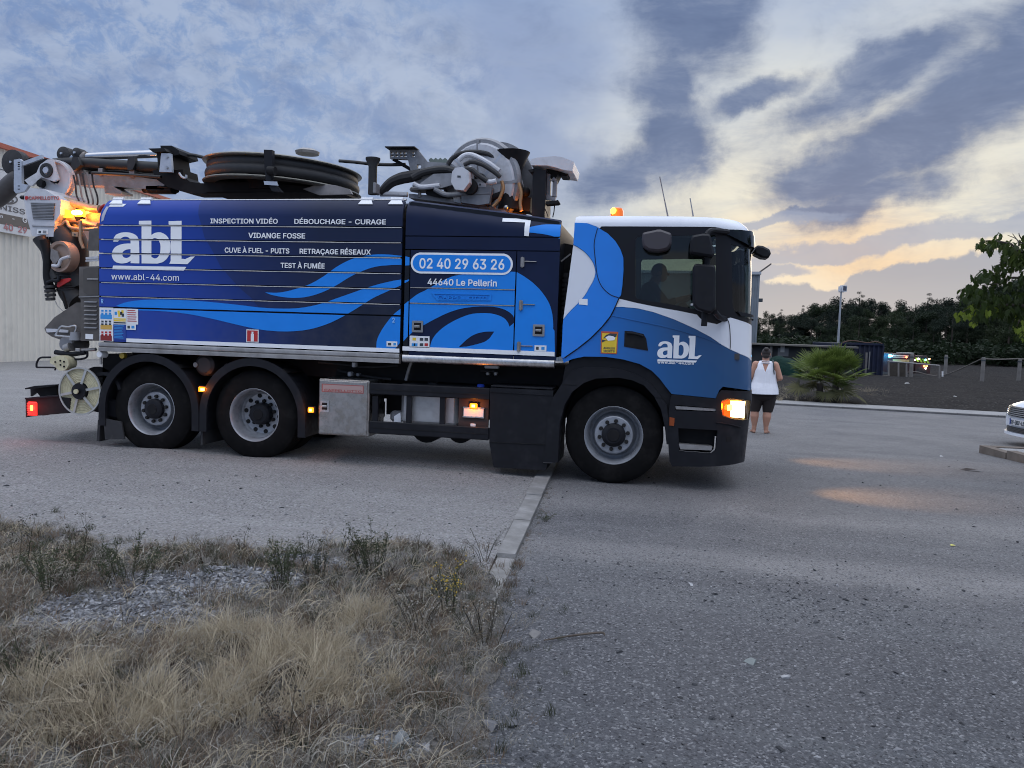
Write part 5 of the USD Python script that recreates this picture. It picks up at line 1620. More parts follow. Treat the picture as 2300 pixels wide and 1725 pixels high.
UC = list(np.arange(4.75, 7.2, .05))
VC = [0.6, 0.97, 1.4, 1.78, 2.05, 2.3, 2.4, 2.5, 2.58, 2.65, 2.7, 2.72, 2.74, 2.76, 2.78, 2.80, 2.82]
K = lambda pts: to_surf(surf_cab, crop(1220, 440, 4.254, pts))
C8 = lambda pts: to_surf(surf_cab, crop(1200, 750, 4.022, pts))
M_cabblue = mat('cab_blue', (0.012, 0.19, 0.66), 0.3, coat=0.25, var=0.05, vscale=3.0)
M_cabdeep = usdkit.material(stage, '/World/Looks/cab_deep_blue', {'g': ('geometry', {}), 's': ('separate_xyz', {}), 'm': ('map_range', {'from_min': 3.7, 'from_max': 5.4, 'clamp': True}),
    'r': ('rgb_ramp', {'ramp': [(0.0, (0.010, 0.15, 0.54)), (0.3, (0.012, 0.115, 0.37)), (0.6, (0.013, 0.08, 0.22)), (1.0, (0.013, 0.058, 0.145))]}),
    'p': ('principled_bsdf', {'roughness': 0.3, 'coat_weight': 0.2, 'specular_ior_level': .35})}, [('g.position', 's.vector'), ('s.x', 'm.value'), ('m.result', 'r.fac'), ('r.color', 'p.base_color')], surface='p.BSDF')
M_cabwhite = mat('cab_white', (0.68, 0.70, 0.74), 0.3, coat=0.4, var=0.03, vscale=3.0)
M_gloss = mat('gloss_black', (0.005, 0.005, 0.007), 0.3, spec=.3)
M_liner = mat('cab_liner', (0.045, 0.047, 0.05), 0.8, var=0.2)


def glass_mat(name, tint, gloss=0.06):
    n = {'t': ('transparent_bsdf', {'color': tint}), 'g': ('glossy_bsdf', {'color': (1, 1, 1), 'roughness': 0.02}), 'f': ('fresnel', {'IOR': 1.45}), 'm': ('mix_closure', {})}
    MATS[name] = usdkit.material(stage, '/World/Looks/' + name, n, [('f.fac', 'm.fac'), ('t.BSDF', 'm.closure1'), ('g.BSDF', 'm.closure2')], surface='m.closure')
    return MATS[name]


M_glass = glass_mat('cab_glass', (0.56, 0.62, 0.60))
M_tint = glass_mat('dark_visor_glass', (0.10, 0.13, 0.11))
ZTOP = 2.828
ctr = 7.05                                     # beyond the middle of the front
mid = sbox(3.0, 0.0, 6.9, 3.2)
# s at the middle of the front (y = 1.25)
SM = lambda z: SEND(z) + RC * math.pi / 2 + (1.25 - RC)

win_out = Polygon(K([(560, 294), (800, 294), (1640, 300), (1700, 312), (1742, 335)]) + [(SEND(2.69) + RC * 1.5, 2.70), (SEND(2.53) + RC * 1.5, 2.54), (SEND(2.5) + RC * 1.2, 2.52)] + K([(1850, 478), (1800, 470), (1806, 700), (1812, 1050), (1835, 1110), (1870, 1142)]) + [(SEND(1.8) + RC * 1.35, 1.79), (SEND(1.76) + RC * 1.35, 1.745)] + K([(1880, 1185), (1790, 1158), (1745, 1170), (1700, 1205), (1660, 1222), (1540, 1195), (1500, 1165), (1470, 1130), (1300, 1095), (1100, 1060), (900, 1020), (722, 977)]) + [on_side(*q) for q in crop(1220, 440, 4.254, [(745, 950), (760, 850), (770, 700), (768, 590), (740, 510), (690, 430), (620, 360), (548, 316)])]).buffer(0)
pane = Polygon(K([(905, 392), (1640, 372), (1648, 400), (1650, 1100), (1640, 1118), (1560, 1102), (1200, 1030), (1000, 1000), (905, 982), (885, 960), (885, 420)])).buffer(-.008).buffer(.008)
corner_glass = Polygon(K([(1800, 460), (1850, 478)]) + [(SEND(2.5) + RC * 1.2, 2.53), (SM(2.5), 2.5), (SM(1.80), 1.80), (SEND(1.8) + RC * 1.3, 1.80)] + K([(1870, 1140), (1832, 1108), (1814, 1050), (1808, 700)])).buffer(0)
CS = lambda z, k: SEND(z) + RC * math.pi / 2 * k
visor = Polygon([(CS(2.68, .06), 2.683), (CS(2.7, .5), 2.698), (CS(2.7, .9), 2.708), (SM(2.7), 2.705), (SM(2.5), 2.50), (CS(2.56, .9), 2.545), (CS(2.55, .62), 2.545), (CS(2.58, .38), 2.59), (CS(2.62, .18), 2.64)]).buffer(0)
roof_white = Polygon([on_side(*q) for q in crop(1220, 440, 4.254, [(300, 258), (310, 200)])] + [(3.70, ZTOP - .002)] + [(q, float(ztop(q)) - .002) for q in np.arange(4.2, 5.9, .1)] + [(SM(2.78), 2.78), (SM(2.71), 2.71), (CS(2.7, .9), 2.714), (CS(2.7, .5), 2.704), (CS(2.69, .08), 2.69)] + K([(1700, 310), (1640, 298), (800, 292), (560, 292), (540, 312), (500, 290), (420, 262)])).buffer(0)
blue_side = Polygon([on_side(*q) for q in crop(1220, 440, 4.254, [(300, 258), (420, 262), (500, 290), (540, 312), (548, 316), (620, 360), (690, 430), (740, 510), (768, 590), (770, 700), (760, 850), (745, 950), (722, 977), (690, 1050), (640, 1150), (560, 1250), (450, 1360), (330, 1455), (200, 1545), (172, 1548), (190, 1185), (285, 475), (290, 440)])]).buffer(0)
pear = Polygon(curve([on_side(*q) for q in crop(1220, 440, 4.254, [(287, 468), (330, 490), (400, 540), (460, 610), (490, 670), (500, 740), (480, 810), (440, 880), (400, 950), (340, 1020), (270, 1090), (225, 1140), (190, 1187)])], 4)).buffer(0)
whoosh = Polygon(K([(722, 980), (900, 1023), (1100, 1063), (1300, 1098), (1470, 1133), (1500, 1168), (1540, 1198), (1660, 1225), (1700, 1208), (1745, 1173), (1790, 1161), (1880, 1188)]) + [(SEND(1.72) + RC * 1.35, 1.735), (SM(1.72), 1.72), (SM(1.36), 1.36), (SEND(1.36) + RC * 1.3, 1.365)] + K([(1960, 1545), (1880, 1510), (1780, 1465), (1700, 1420), (1600, 1350), (1450, 1270), (1250, 1180), (1050, 1110), (900, 1075), (760, 1062), (680, 1062)])).buffer(0)
arch_px = [(265, 262), (350, 226), (450, 206), (650, 209), (800, 231), (950, 272), (1060, 333), (1130, 402), (1190, 482), (1240, 543)]
lower_all = Polygon([on_side(*q) for q in crop(1220, 440, 4.254, [(722, 979), (690, 1050), (640, 1150), (560, 1250), (450, 1360), (330, 1455), (200, 1545), (172, 1548)])] + [(3.575, 1.33)] + C8(arch_px) + C8([(1640, 583), (1672, 510), (1705, 478), (1945, 512)]) + [(SM(1.15), 1.12), (SM(1.36), 1.36), (SEND(1.36) + RC * 1.3, 1.365)] + K([(1960, 1545), (1880, 1510), (1780, 1465), (1700, 1420), (1600, 1350), (1450, 1270), (1250, 1180), (1050, 1110), (900, 1075), (760, 1062), (680, 1062)])).buffer(0)
lower = lower_all.difference(whoosh).difference(blue_side)


def both(name, poly, m_, off=0.0, thick=.03, hole=None, label=None, us=UC):
    """Right hand skin as one part, its left hand twin as another."""
    g = poly if hole is None else poly.difference(hole)
    me = skin(g, surf_cab, off, thick, us=us, vs=VC)
    p = part(name, me, m_, TRUCK, label)
    q = part(name, mirror_y(me), m_, TRUCK)
    return p


def lighter_gap(poly, d=.004):
    return poly.buffer(-d, join_style=2)


both('cab_roof_rim', lighter_gap(roof_white, .002), M_cabwhite)
both('cab_quarter_panel', lighter_gap(blue_side.difference(pear), .002), M_cabblue, .012, .04)
both('air_deflector', lighter_gap(pear, .002), M_cabwhite, .006, .03)
both('cab_belt_panel', lighter_gap(whoosh.difference(blue_side), .0015), M_cabwhite)
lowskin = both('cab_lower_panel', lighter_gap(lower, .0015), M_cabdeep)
win_band = win_out.difference(corner_glass)
both('window_surround', win_band, M_gloss, -.002, .03, pane.buffer(.002))
for m_side in (0, 1):
    me = skin(pane.buffer(.006), surf_cab, -.012, .004)
    me2 = skin(corner_glass.buffer(.003), surf_cab, -.012, us=UC, vs=VC, open_sheet=True)
    me3 = skin(visor, surf_cab, .035, .01, us=UC, vs=VC)
    if m_side:
        me, me2, me3 = mirror_y(me), mirror_y(me2), mirror_y(me3)
    part('side_window', me, M_glass, TRUCK)
    part('windscreen', me2, M_glass, TRUCK)
    part('sun_visor', me3, M_tint, TRUCK)
# panel seam lines, door handle, reflective bits
part('door_seam', tube([tuple(surf_cab(np.array([u]), .002)[0]) for u in K([(1755, 1175), (1775, 1215), (1785, 1300), (1788, 1400), (1786, 1462)])], .004, 6, 4), M_frame, TRUCK)
part('door_seam', tube([tuple(surf_cab(np.array([u]), .013)[0]) for u in [on_side(*q) for q in crop(1220, 440, 4.254, [(520, 312), (497, 400), (488, 480), (500, 620), (520, 770), (565, 872), (640, 942), (722, 974)])]], .004, 6, 4), M_frame, TRUCK)
part('swage_line', tube([tuple(surf_cab(np.array([u]), .001)[0]) for u in K([(390, 1090), (640, 1140), (900, 1195), (1200, 1260), (1500, 1345), (1700, 1420)])], .005, 6, 4), M_cabdeep, TRUCK)
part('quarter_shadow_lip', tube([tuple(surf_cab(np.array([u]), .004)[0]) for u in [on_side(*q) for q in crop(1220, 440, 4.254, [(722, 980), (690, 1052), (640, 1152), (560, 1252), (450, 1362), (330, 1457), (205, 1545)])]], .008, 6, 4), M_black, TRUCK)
hand_o = Polygon(K([(778, 1290), (850, 1293), (960, 1320), (985, 1365), (1003, 1480), (900, 1462), (772, 1440)])).buffer(-.006).buffer(.006)
h = part('door_handle', skin(hand_o, surf_cab, .004, .004), M_gloss, TRUCK)
part('handle_recess', skin(hand_o.buffer(-.012), surf_cab, .0055, .002), M_frame, h)
part('handle_grip', tube([tuple(surf_cab(np.array([u]), .014)[0]) for u in K([(800, 1310), (880, 1316), (955, 1340)])], .009, 8, 4), M_plast, h)
ang = part('angle_warning_sticker', skin(Polygon(K([(553, 1292), (718, 1300), (705, 1512), (550, 1505)])).buffer(-.004).buffer(.004), surf_cab, .0025, .002), mat('sticker_orange', (0.45, 0.09, 0.03), .5), TRUCK)
part('yellow_field', skin(Polygon(K([(563, 1310), (708, 1318), (697, 1502), (560, 1496)])), surf_cab, .004, .002), M_yel, ang)
part('black_sweep', skin(Polygon(K([(563, 1400), (640, 1365), (700, 1345), (706, 1318), (640, 1314), (600, 1330), (575, 1360), (640, 1352), (600, 1380), (563, 1372)])).buffer(0), surf_cab, .0055, .002), M_ink, ang)
part('white_lorry_symbol', skin(Polygon(K([(595, 1352), (625, 1335), (668, 1340), (690, 1355), (680, 1378), (620, 1384)])), surf_cab, .007, .002), M_letter, ang)
for t, xa, xb, yb in (('ANGLES', 575, 685, 1462), ('MORTS', 578, 683, 1490)):
    (a_, z_), (b_, _q) = K([(xa, yb)])[0], K([(xb, yb + 3)])[0]
    part('sticker_word', skin(text_in(t, a_, b_, z_, .021), surf_cab, .0055, .002), M_ink, ang)
part('white_tag', skin(Polygon(K([(345, 985), (427, 985), (425, 1045), (342, 1038)])), surf_cab, .015, .002), M_letter, TRUCK)
(lx0, lz0), (lx1, lz1) = K([(1086, 1578)])[0], K([(1525, 1340)])[0]
part('cab_logo', skin(fit(LOGO, lx0, lz0, lx1, lz1), surf_cab, .003, .002), M_letter, TRUCK)
part('cab_logo_bar', skin(fit(LOGO_BAR, lx0, lz0, lx1, lz1), surf_cab, .003, .002), M_letter, TRUCK)
(ax_, az_), (bx_, _z) = K([(1090, 1596)])[0], K([(1440, 1612)])[0]
part('lettering', skin(affinity.skew(text_in('www.abl-44.com', ax_, bx_, az_ - .004, .034, True), 0), surf_cab, .003, .002), M_letter, TRUCK)

# ---- roof, floor, rear wall, interior
roofp = Polygon([(3.68, .10), (5.0, .10), (5.25, .2), (5.34, .45), (5.38, .8), (5.38, 1.7), (5.34, 2.05), (5.25, 2.3), (5.0, 2.4), (3.68, 2.4)])
rfm = skin(roofp.buffer(-.03), lambda v, off: np.stack([v[:, 0], v[:, 1], ztop(v[:, 0]) + .008 + off], 1), 0, .03, us=list(np.arange(4.2, 5.4, .1)))
part('cab_roof', rfm, M_cabwhite, TRUCK)
rw = [on_side(*q) for q in crop(1220, 440, 4.254, [(310, 200), (173, 1545)])]
part('cab_rear_wall', ext_y(Polygon([(rw[0][0] + .02, 2.8), (rw[0][0] + .05, 2.8), (rw[1][0] + .10, 1.36), (rw[1][0] + .04, 1.36)]), .04, 2.46), M_liner, TRUCK)
part('cab_floor', bx(3.65, 5.4, .05, 2.45, 1.38, 1.44), M_liner, TRUCK)
lin = skin(unary_union([win_out, whoosh, blue_side]).difference(pane.buffer(.02)).difference(corner_glass.buffer(.01)).intersection(sbox(3.6, 1.4, SEND(2) + .1, 2.8)), surf_cab, -.045, .012, us=UC, vs=VC)
part('door_lining', lin, M_liner, TRUCK); part('door_lining', mirror_y(lin), M_liner, TRUCK)
part('headlining', bx(3.72, 5.1, .12, 2.38, 2.62, 2.68), M_liner, TRUCK)
part('dashboard', [ext_y(Polygon([(5.0, 1.44), (5.4, 1.44), (5.44, 1.8), (5.25, 1.93), (5.05, 1.9), (4.98, 1.75)]), .15, 2.35)], M_liner, TRUCK)


def seat(y0):
    s_ = part('driver_seat', [bx(4.12, 4.62, y0 - .25, y0 + .25, 1.54, 1.655, .05), turn(bx(4.05, 4.19, y0 - .25, y0 + .25, 1.62, 2.16, .06), -8, (0, 1, 0), (4.12, y0, 1.65))], M_liner, TRUCK)
    part('headrest', turn(bx(4.02, 4.11, y0 - .13, y0 + .13, 2.19, 2.33, .03), -8, (0, 1, 0), (4.12, y0, 1.65)), M_liner, s_)
    part('seat_base', bx(4.2, 4.55, y0 - .18, y0 + .18, 1.44, 1.54), M_frame, s_)


seat(1.95); seat(.55)
swc = np.array([4.86, 1.95, 2.02])
sw_ = part('steering_wheel', turn(trimesh.creation.torus(.225, .018, major_sections=36, minor_sections=10), -38, (0, 1, 0)).apply_translation(swc), M_plast, TRUCK)
part('steering_column', cyl(swc, swc + (.25, 0, -.3), .035, 12), M_plast, sw_)
part('wheel_spoke', bars([swc + (0, -.21, 0), swc + (0, .21, 0)], .03, .02), M_plast, sw_)

# ---- mirrors
mm = lambda px, py, y=0: on_side(px, py, y)


def slab_from(pts_px, crop_, y0, y1, r=.03):
    pts = [on_side(*q, (y0 + y1) / 2) for q in crop(*crop_, pts_px)]
    o = Polygon(pts).buffer(-r).buffer(r, quad_segs=3)
    a = ext_y(o, y0, y1)
    b = ext_y(o.buffer(-.02), y0 - .02, y1 + .02)
    return trimesh.convex.convex_hull(np.vstack([a.vertices, b.vertices]))


KC = (1220, 440, 4.254)
mi = part('mirror_head', slab_from([(1440, 655), (1640, 670), (1640, 1080), (1600, 1130), (1470, 1090), (1428, 1040), (1428, 700)], KC, -.30, -.12), M_plast, TRUCK)
part('mirror_wide_head', slab_from([(1420, 390), (1520, 372), (1590, 375), (1600, 420), (1640, 600), (1500, 570), (1400, 560), (1408, 430)], KC, -.30, -.12), M_plast, TRUCK)
a0 = on_side(*crop(*KC, [(1560, 375)])[0], -.2)
part('mirror_arm', [tube([(a0[0], -.2, a0[1]), (a0[0] + .05, -.16, a0[1] + .05), (a0[0] + .22, .0, a0[1] + .06)], .028, 8, 5), tube([(a0[0] + .02, -.2, a0[1] - .1), (a0[0] + .02, -.2, a0[1] - .9)], .03, 8, 1)], M_plast, TRUCK)
b0 = on_side(*crop(*KC, [(1640, 1110)])[0], -.2)
part('mirror_arm', tube([(b0[0], -.2, b0[1]), (b0[0] + .06, -.1, b0[1] - .05), (b0[0] + .12, .02, b0[1] - .06)], .03, 8, 5), M_plast, TRUCK)
part('mirror_glint', bx(*(lambda q: (q[0] - .012, q[0] + .012, -.325, -.318, q[1] - .01, q[1] + .01))(on_side(*crop(*KC, [(1420, 1040)])[0], -.3)), .002), M_alu, TRUCK)
# kerb mirror hung over the door, seen as a dark cap with a drooping bowl
part('kerb_mirror', slab_from([(950, 360), (1060, 350), (1075, 335), (1140, 335), (1160, 352), (1225, 365), (1225, 470), (1190, 520), (1100, 540), (1010, 530), (955, 490), (945, 430)], KC, -.22, -.05), mat('mirror_shell', (.035, .03, .035), .5), TRUCK)
part('mirror_bracket', bx(*(lambda q: (q[0] - .03, q[0] + .03, -.12, .03, q[1] - .02, q[1] + .02))(on_side(*crop(*KC, [(1105, 345)])[0], -.05)), .01), M_plast, TRUCK)
# front mirror reaching out ahead of the windscreen (left side corner)
y_fm = .75
fm = part('front_mirror', slab_from([(2000, 510), (2040, 482), (2090, 488), (2150, 520), (2165, 560), (2140, 605), (2080, 600), (2010, 565)], KC, y_fm - .1, y_fm + .1, .015), M_plast, TRUCK)
f0, f1, f2 = [on_side(*q, y_fm) for q in crop(*KC, [(2010, 535), (1970, 505), (1900, 455)])]
part('front_mirror_arm', [tube([(f0[0], y_fm, f0[1]), (f1[0], y_fm - .02, f1[1]), (f2[0] - .02, y_fm - .05, f2[1])], [.03, .045, .05], 8, 5), tube([(f1[0], y_fm - .02, f1[1]), (f1[0] - .05, y_fm - .05, f1[1] - .12), (f1[0] - .08, y_fm - .05, f1[1] - .18)], [.045, .03, .02], 8, 4)], M_plast, TRUCK)
part('wiper', tube([(5.56, .5, 1.80), (5.56, .9, 1.84), (5.57, 1.3, 1.9)], .012, 6, 4), M_plast, TRUCK)
part('cowl_vent', [skin(Polygon(K([(1850, 1105), (1990, 1140), (2000, 1160), (1880, 1150)])), surf_cab, .02, .02, us=UC)], M_plast, TRUCK)

# ---- roof fittings
def aerial(px0, py0, px1, py1, y):
    a, b = on_side(px0, py0, y), on_side(px1, py1, y)
    return part('aerial', [cyl((b[0], y, b[1]), (a[0], y, a[1]), .006, 8), cyl((b[0], y, b[1]), (b[0] + (a[0] - b[0]) * .35, y, b[1] + (a[1] - b[1]) * .35), .009, 8, .007), cyl((b[0], y, 2.83), (b[0], y, 2.86), .03, 12)], M_grey, TRUCK)


aerial(1482, 397, 1500, 486, .55)
aerial(1550, 445, 1557, 486, .75)


def lamp_mat(name, col, strength, base=None):
    n = {'e': ('emission', {'color': col, 'strength': strength})}
    MATS[name] = usdkit.material(stage, '/World/Looks/' + name, n, [], surface='e.emission')
    return MATS[name]


AMBER = (1.0, 0.24, 0.012)
M_amber_lens = mat('amber_lens', (0.5, 0.09, 0.005), 0.2, emit=AMBER, estr=0.35, coat=.5)
M_amber_hot = lamp_mat('amber_flash', (1.0, 0.30, 0.02), 14.0)


def point_light(parent, loc, color, power, radius=.03, name='lamp_light', cone=None, aim=None):
    path = numbered(parent, name)
    L = UsdLux.SphereLight.Define(stage, path)
    L.CreateRadiusAttr(radius); L.CreateIntensityAttr(power); L.CreateColorAttr(Gf.Vec3f(*color)); L.CreateNormalizeAttr(True)
    if aim is not None:
        z = -np.array(aim, float) / np.linalg.norm(aim)
        x = np.cross([0, 0, 1.0], z); x /= np.linalg.norm(x)
        L.AddTransformOp().Set(Gf.Matrix4d(*x, 0, *np.cross(z, x), 0, *z, 0, *map(float, loc), 1))
        sh = UsdLux.ShapingAPI.Apply(L.GetPrim())
        sh.CreateShapingConeAngleAttr(cone[0]); sh.CreateShapingConeSoftnessAttr(cone[1])
    else:
        L.AddTranslateOp().Set(Gf.Vec3d(*map(float, loc)))
    return path


bq = on_side(*crop(*KC, [(705, 182)])[0], .35)
bcx, bcz, bcy = bq[0], ZTOP + .008, .35
be = part('roof_beacon', lathe([(0, 0), (.075, 0), (.075, .02), (.068, .03), (.066, .09), (.06, .115), (.04, .125), (0, .127)], (bcx, bcy, bcz), (0, 0, 1), 24), M_amber_lens, TRUCK)
part('beacon_base', lathe([(0, -.02), (.08, -.02), (.08, .004), (0, .004)], (bcx, bcy, bcz), (0, 0, 1), 24), M_plast, be)
part('beacon_bulb', trimesh.creation.icosphere(2, .036).apply_translation((bcx - .035, bcy - .045, bcz + .085)), M_amber_hot, be)
point_light(TRUCK, (bcx - .05, bcy - .1, bcz + .1), AMBER, .6, .03)

# ---- bumper, steps, headlamp
arch2 = C8([(1215, 1000), (1205, 850), (1190, 700), (1160, 610), (1190, 482), (1240, 543)])
bump_poly = Polygon(C8([(1242, 546), (1640, 586), (1655, 545), (1690, 508), (1945, 516)]) + [(SM(1.1), 1.10), (SM(.36), .36)] + C8([(1925, 1120), (1850, 1165), (1700, 1190), (1500, 1200), (1245, 1195), (1222, 1150), (1210, 1000), (1208, 850), (1215, 700), (1228, 600)])).buffer(0)
lampo = Polygon(C8([(1690, 600), (1740, 580), (1800, 582), (1950, 600), (1945, 778), (1880, 782), (1780, 770), (1700, 745), (1685, 680)])).buffer(-.01).buffer(.01)
stepo = Polygon(C8([(1300, 850), (1655, 870), (1640, 1050), (1600, 1080), (1310, 1060)]))
step2 = Polygon(C8([(1270, 640), (1640, 672), (1638, 705), (1275, 690)]))
both('bumper', bump_poly.difference(lampo).difference(stepo).difference(step2), M_plast, .006, .04)
part('step_recess', [skin(stepo.buffer(.01), surf_cab, -.12, .01), skin(step2.buffer(.01), surf_cab, -.06, .01)], M_frame, TRUCK)
part('step_tread', skin(Polygon(C8([(1305, 993), (1610, 1015), (1600, 1052), (1320, 1042)])).buffer(-.005).buffer(.005), surf_cab, .0, .10), M_alud, TRUCK)
part('step_tread', skin(Polygon(C8([(1275, 650), (1638, 676), (1636, 698), (1280, 680)])), surf_cab, .0, .06), M_alud, TRUCK)
part('bumper_crease', tube([tuple(surf_cab(np.array([u]), .008)[0]) for u in C8([(1640, 800), (1750, 815), (1850, 838), (1930, 850)])], .007, 6, 4), M_gloss, TRUCK)
part('tow_eye_cover', skin(Polygon(C8([(1735, 930), (1775, 932), (1773, 970), (1733, 968)])).buffer(.003), surf_cab, .009, .01), M_frame, TRUCK)
part('side_reflector', skin(Polygon(C8([(1222, 750), (1268, 760), (1262, 832), (1220, 826)])), surf_cab, .01, .01), mat('amber_reflector', (.22, .045, .008), .3), TRUCK)
hl = part('headlamp', skin(lampo.buffer(.006), surf_cab, -.005, us=UC, open_sheet=True), glass_mat('headlamp_lens', (1.0, .9, .78)), TRUCK)
part('lamp_bowl', skin(lampo.buffer(.008), surf_cab, -.07, .01, us=UC), mat('lamp_chrome', (.8, .5, .22), .18, 1.0), hl)
part('lamp_rim', skin(lampo.buffer(.012).difference(lampo.buffer(-.004)), surf_cab, .004, .07, us=UC), M_frame, hl)
M_head = lamp_mat('headlamp_glow', (1.0, 0.72, 0.34), 7.0)
M_headw = lamp_mat('headlamp_hot', (1.0, 0.86, 0.6), 14.0)
part('headlamp_reflector', skin(Polygon(C8([(1800, 610), (1945, 612), (1940, 765), (1800, 755)])), surf_cab, -.045, .006, us=UC), M_head, hl)
part('headlamp_bulb', skin(Polygon(C8([(1820, 615), (1880, 622), (1878, 722), (1812, 724)])).buffer(.004), surf_cab, -.03, .006, us=UC), M_headw, hl)
part('indicator_bulb', skin(Polygon(C8([(1760, 650), (1800, 648), (1800, 690), (1762, 692)])).buffer(.006), surf_cab, -.03, .006, us=UC), lamp_mat('indicator_hot', (1., .42, .05), 12.0), hl)
part('indicator_reflector', skin(Polygon(C8([(1725, 620), (1795, 600), (1800, 762), (1735, 740)])), surf_cab, -.05, .006, us=UC), lamp_mat('indicator_glow', (1., .12, .01), 1.6), hl)
hp = surf_cab(np.array(C8([(1900, 690)])), .06)[0]
point_light(TRUCK, hp + (.08, .05, 0), (1.0, .5, .17), 42.0, .05, 'headlamp_light', (24, 1.0), on_ground(1990, 1118) - hp - (.08, .05, 0))
hp2 = hp * [1, -1, 1] + (.08, 2.45, 0)
point_light(TRUCK, hp2, (1.0, .5, .17), 42.0, .05, 'headlamp_light', (24, 1.0), on_ground(1935, 1042) - hp2)
point_light(TRUCK, surf_cab(np.array(C8([(1760, 670)])), .07)[0], AMBER, .35, .03, 'indicator_light')
# front face: grille, plate, far lamp
part('grille', [bx(5.54, 5.585, .55, 1.95, .95 + k * .085, .985 + k * .085, .008) for k in range(7)] + [bx(5.50, 5.548, .5, 2.0, .93, 1.55)], M_plast, TRUCK)
# ------------------------------------------------------------------ wheels
M_tyre = mat('tyre', (0.007, 0.0068, 0.007), 0.85, var=0.3, vscale=10.0, bump=0.0015, bscale=130, dirt=((0.024, 0.022, 0.021), 0.3), spec=.1)
M_rim = mat('rim_grey', (0.33, 0.345, 0.37), 0.38, 0.55, var=0.12, vscale=9.0, dirt=((0.14, 0.13, 0.125), 0.4), rvar=.08)
M_hole = mat('rim_hole', (0.006, 0.006, 0.006), 0.9)
WR = 0.524


def wheel(x, y_out, style, inwards=1, parent=TRUCK, far=False):
    """Lorry wheel, its outer face at y_out, axis along y (inwards = +1 into the lorry)."""
    ax = (0, inwards, 0)
    c = (x, y_out, WR)
    R = WR
    tp = [(.30, .02), (.315, .0), (.36, -.006), (.42, .004), (.47, .016), (.502, .034), (.516, .05)]
    for k in range(5):
        w0 = .05 + k * .054
        tp += [(R - .002, w0 + .004), (R, w0 + .012), (R, w0 + .044), (R - .012, w0 + .047), (R - .012, w0 + .053)]
    tp += [(.512, .325), (.47, .345), (.40, .352), (.30, .335)]
    w = lathe([(.268, .30), (.274, .10), (.284, .05), (.296, .014), (.309, .0), (.318, .006), (.313, .03), (.300, .05), (.29, .30), (.268, .30)], c, ax, 48)
    rim = part('wheel', w, M_rim, parent, 'mud-dulled grey steel lorry wheel' if not far else None)
    part('tyre', lathe(tp, c, ax, 72), M_tyre, rim)
    if far:
        part('wheel_disc', lathe([(0, .1), (.287, .1), (.287, .12), (0, .12)], c, ax, 32), M_rim, rim)
        return rim
    d = {'front': .045, 'rear': .085, 'drive': .205}[style]
    if style == 'drive':
        prof = [(.06, d - .0), (.205, d), (.235, d - .004), (.258, d - .03), (.268, d - .08), (.276, .07), (.279, .08), (.272, d + .02), (0, d + .03)]
    else:
        prof = [(.06, d + .0), (.192, d), (.202, d + .006), (.214, d + .07), (.24, d + .13), (.272, d + .14), (.272, d + .16), (0, d + .16)]
    part('wheel_disc', lathe(prof, c, ax, 48), M_rim, rim)
    hub = {'front': [(0, -.012), (.085, -.012), (.105, .0), (.122, .012), (.13, d + .004), (.0, d + .01)],
           'rear': [(0, .02), (.075, .02), (.1, .03), (.118, .04), (.125, d + .004), (0, d + .01)],
           'drive': [(0, .085), (.06, .085), (.105, .095), (.125, .115), (.135, d + .004), (0, d + .01)]}[style]
    hb = part('hub_cap', lathe(hub, c, ax, 32), M_plast, rim)
    part('hub_face', lathe([(0, hub[0][1] - .006), (.06, hub[0][1] - .006), (.066, hub[0][1] + .003), (0, hub[0][1] + .003)], c, ax, 24), M_frame, hb)
    for k in range(10):
        a = 2 * math.pi * (k + .3) / 10
        rr = .152
        px, pz = x + rr * math.cos(a), WR + rr * math.sin(a)
        part('wheel_nut', lathe([(0, -.030), (.018, -.030), (.022, -.02), (.022, .0), (.027, .002), (.027, .006), (0, .006)], (px, y_out + d * inwards, pz), ax, 8), M_hole, rim)
    for k in range(10):
        a = 2 * math.pi * (k + .8) / 10
        rr = .208 if style != 'drive' else .215
        px, pz = x + rr * math.cos(a), WR + rr * math.sin(a)
        if style == 'drive':
            part('vent_hole', lathe([(0, -.012), (.026, -.012), (.03, .01), (0, .01)], (px, y_out + (d + .004) * inwards, pz), ax, 14), M_hole, rim)
    return rim


XR1, XR2, XF = -1.345, -0.005, 4.15
wheel(XR1, .045, 'rear'); wheel(XR2, .045, 'drive'); wheel(XF, .045, 'front')
for xx in (XR1, XR2, XF):
    wheel(xx, 2.455, 'rear', -1, far=True)
wheel(XR2, .41, 'rear', 1, far=True); wheel(XR2, 2.09, 'rear', -1, far=True)

# ------------------------------------------------------------------ chassis
part('chassis_rail', [bx(-2.4, 5.1, .80, .88, .72, .99), bx(-2.4, 5.1, 1.62, 1.70, .72, .99)], M_frame, TRUCK)
part('underbody', [bx(-1.9, 3.55, .45, 2.05, .98, 1.19), bx(1.4, 3.5, .62, 1.88, .55, 1.0), bx(-2.2, -1.75, .3, 2.2, .75, 1.15), bx(-.5, .5, .9, 1.6, .5, 1.0), bx(3.6, 5.4, .45, 2.05, .6, 1.34)], M_frame, TRUCK)
for xx in (XR1, XR2, XF):
    part('axle', [cyl((xx, .35, WR), (xx, 2.15, WR), .075, 14), lathe([(0, 0), (.19, 0), (.19, .24), (0, .24)], (xx, 1.13, WR), (0, 1, 0), 20)], M_frame, TRUCK)


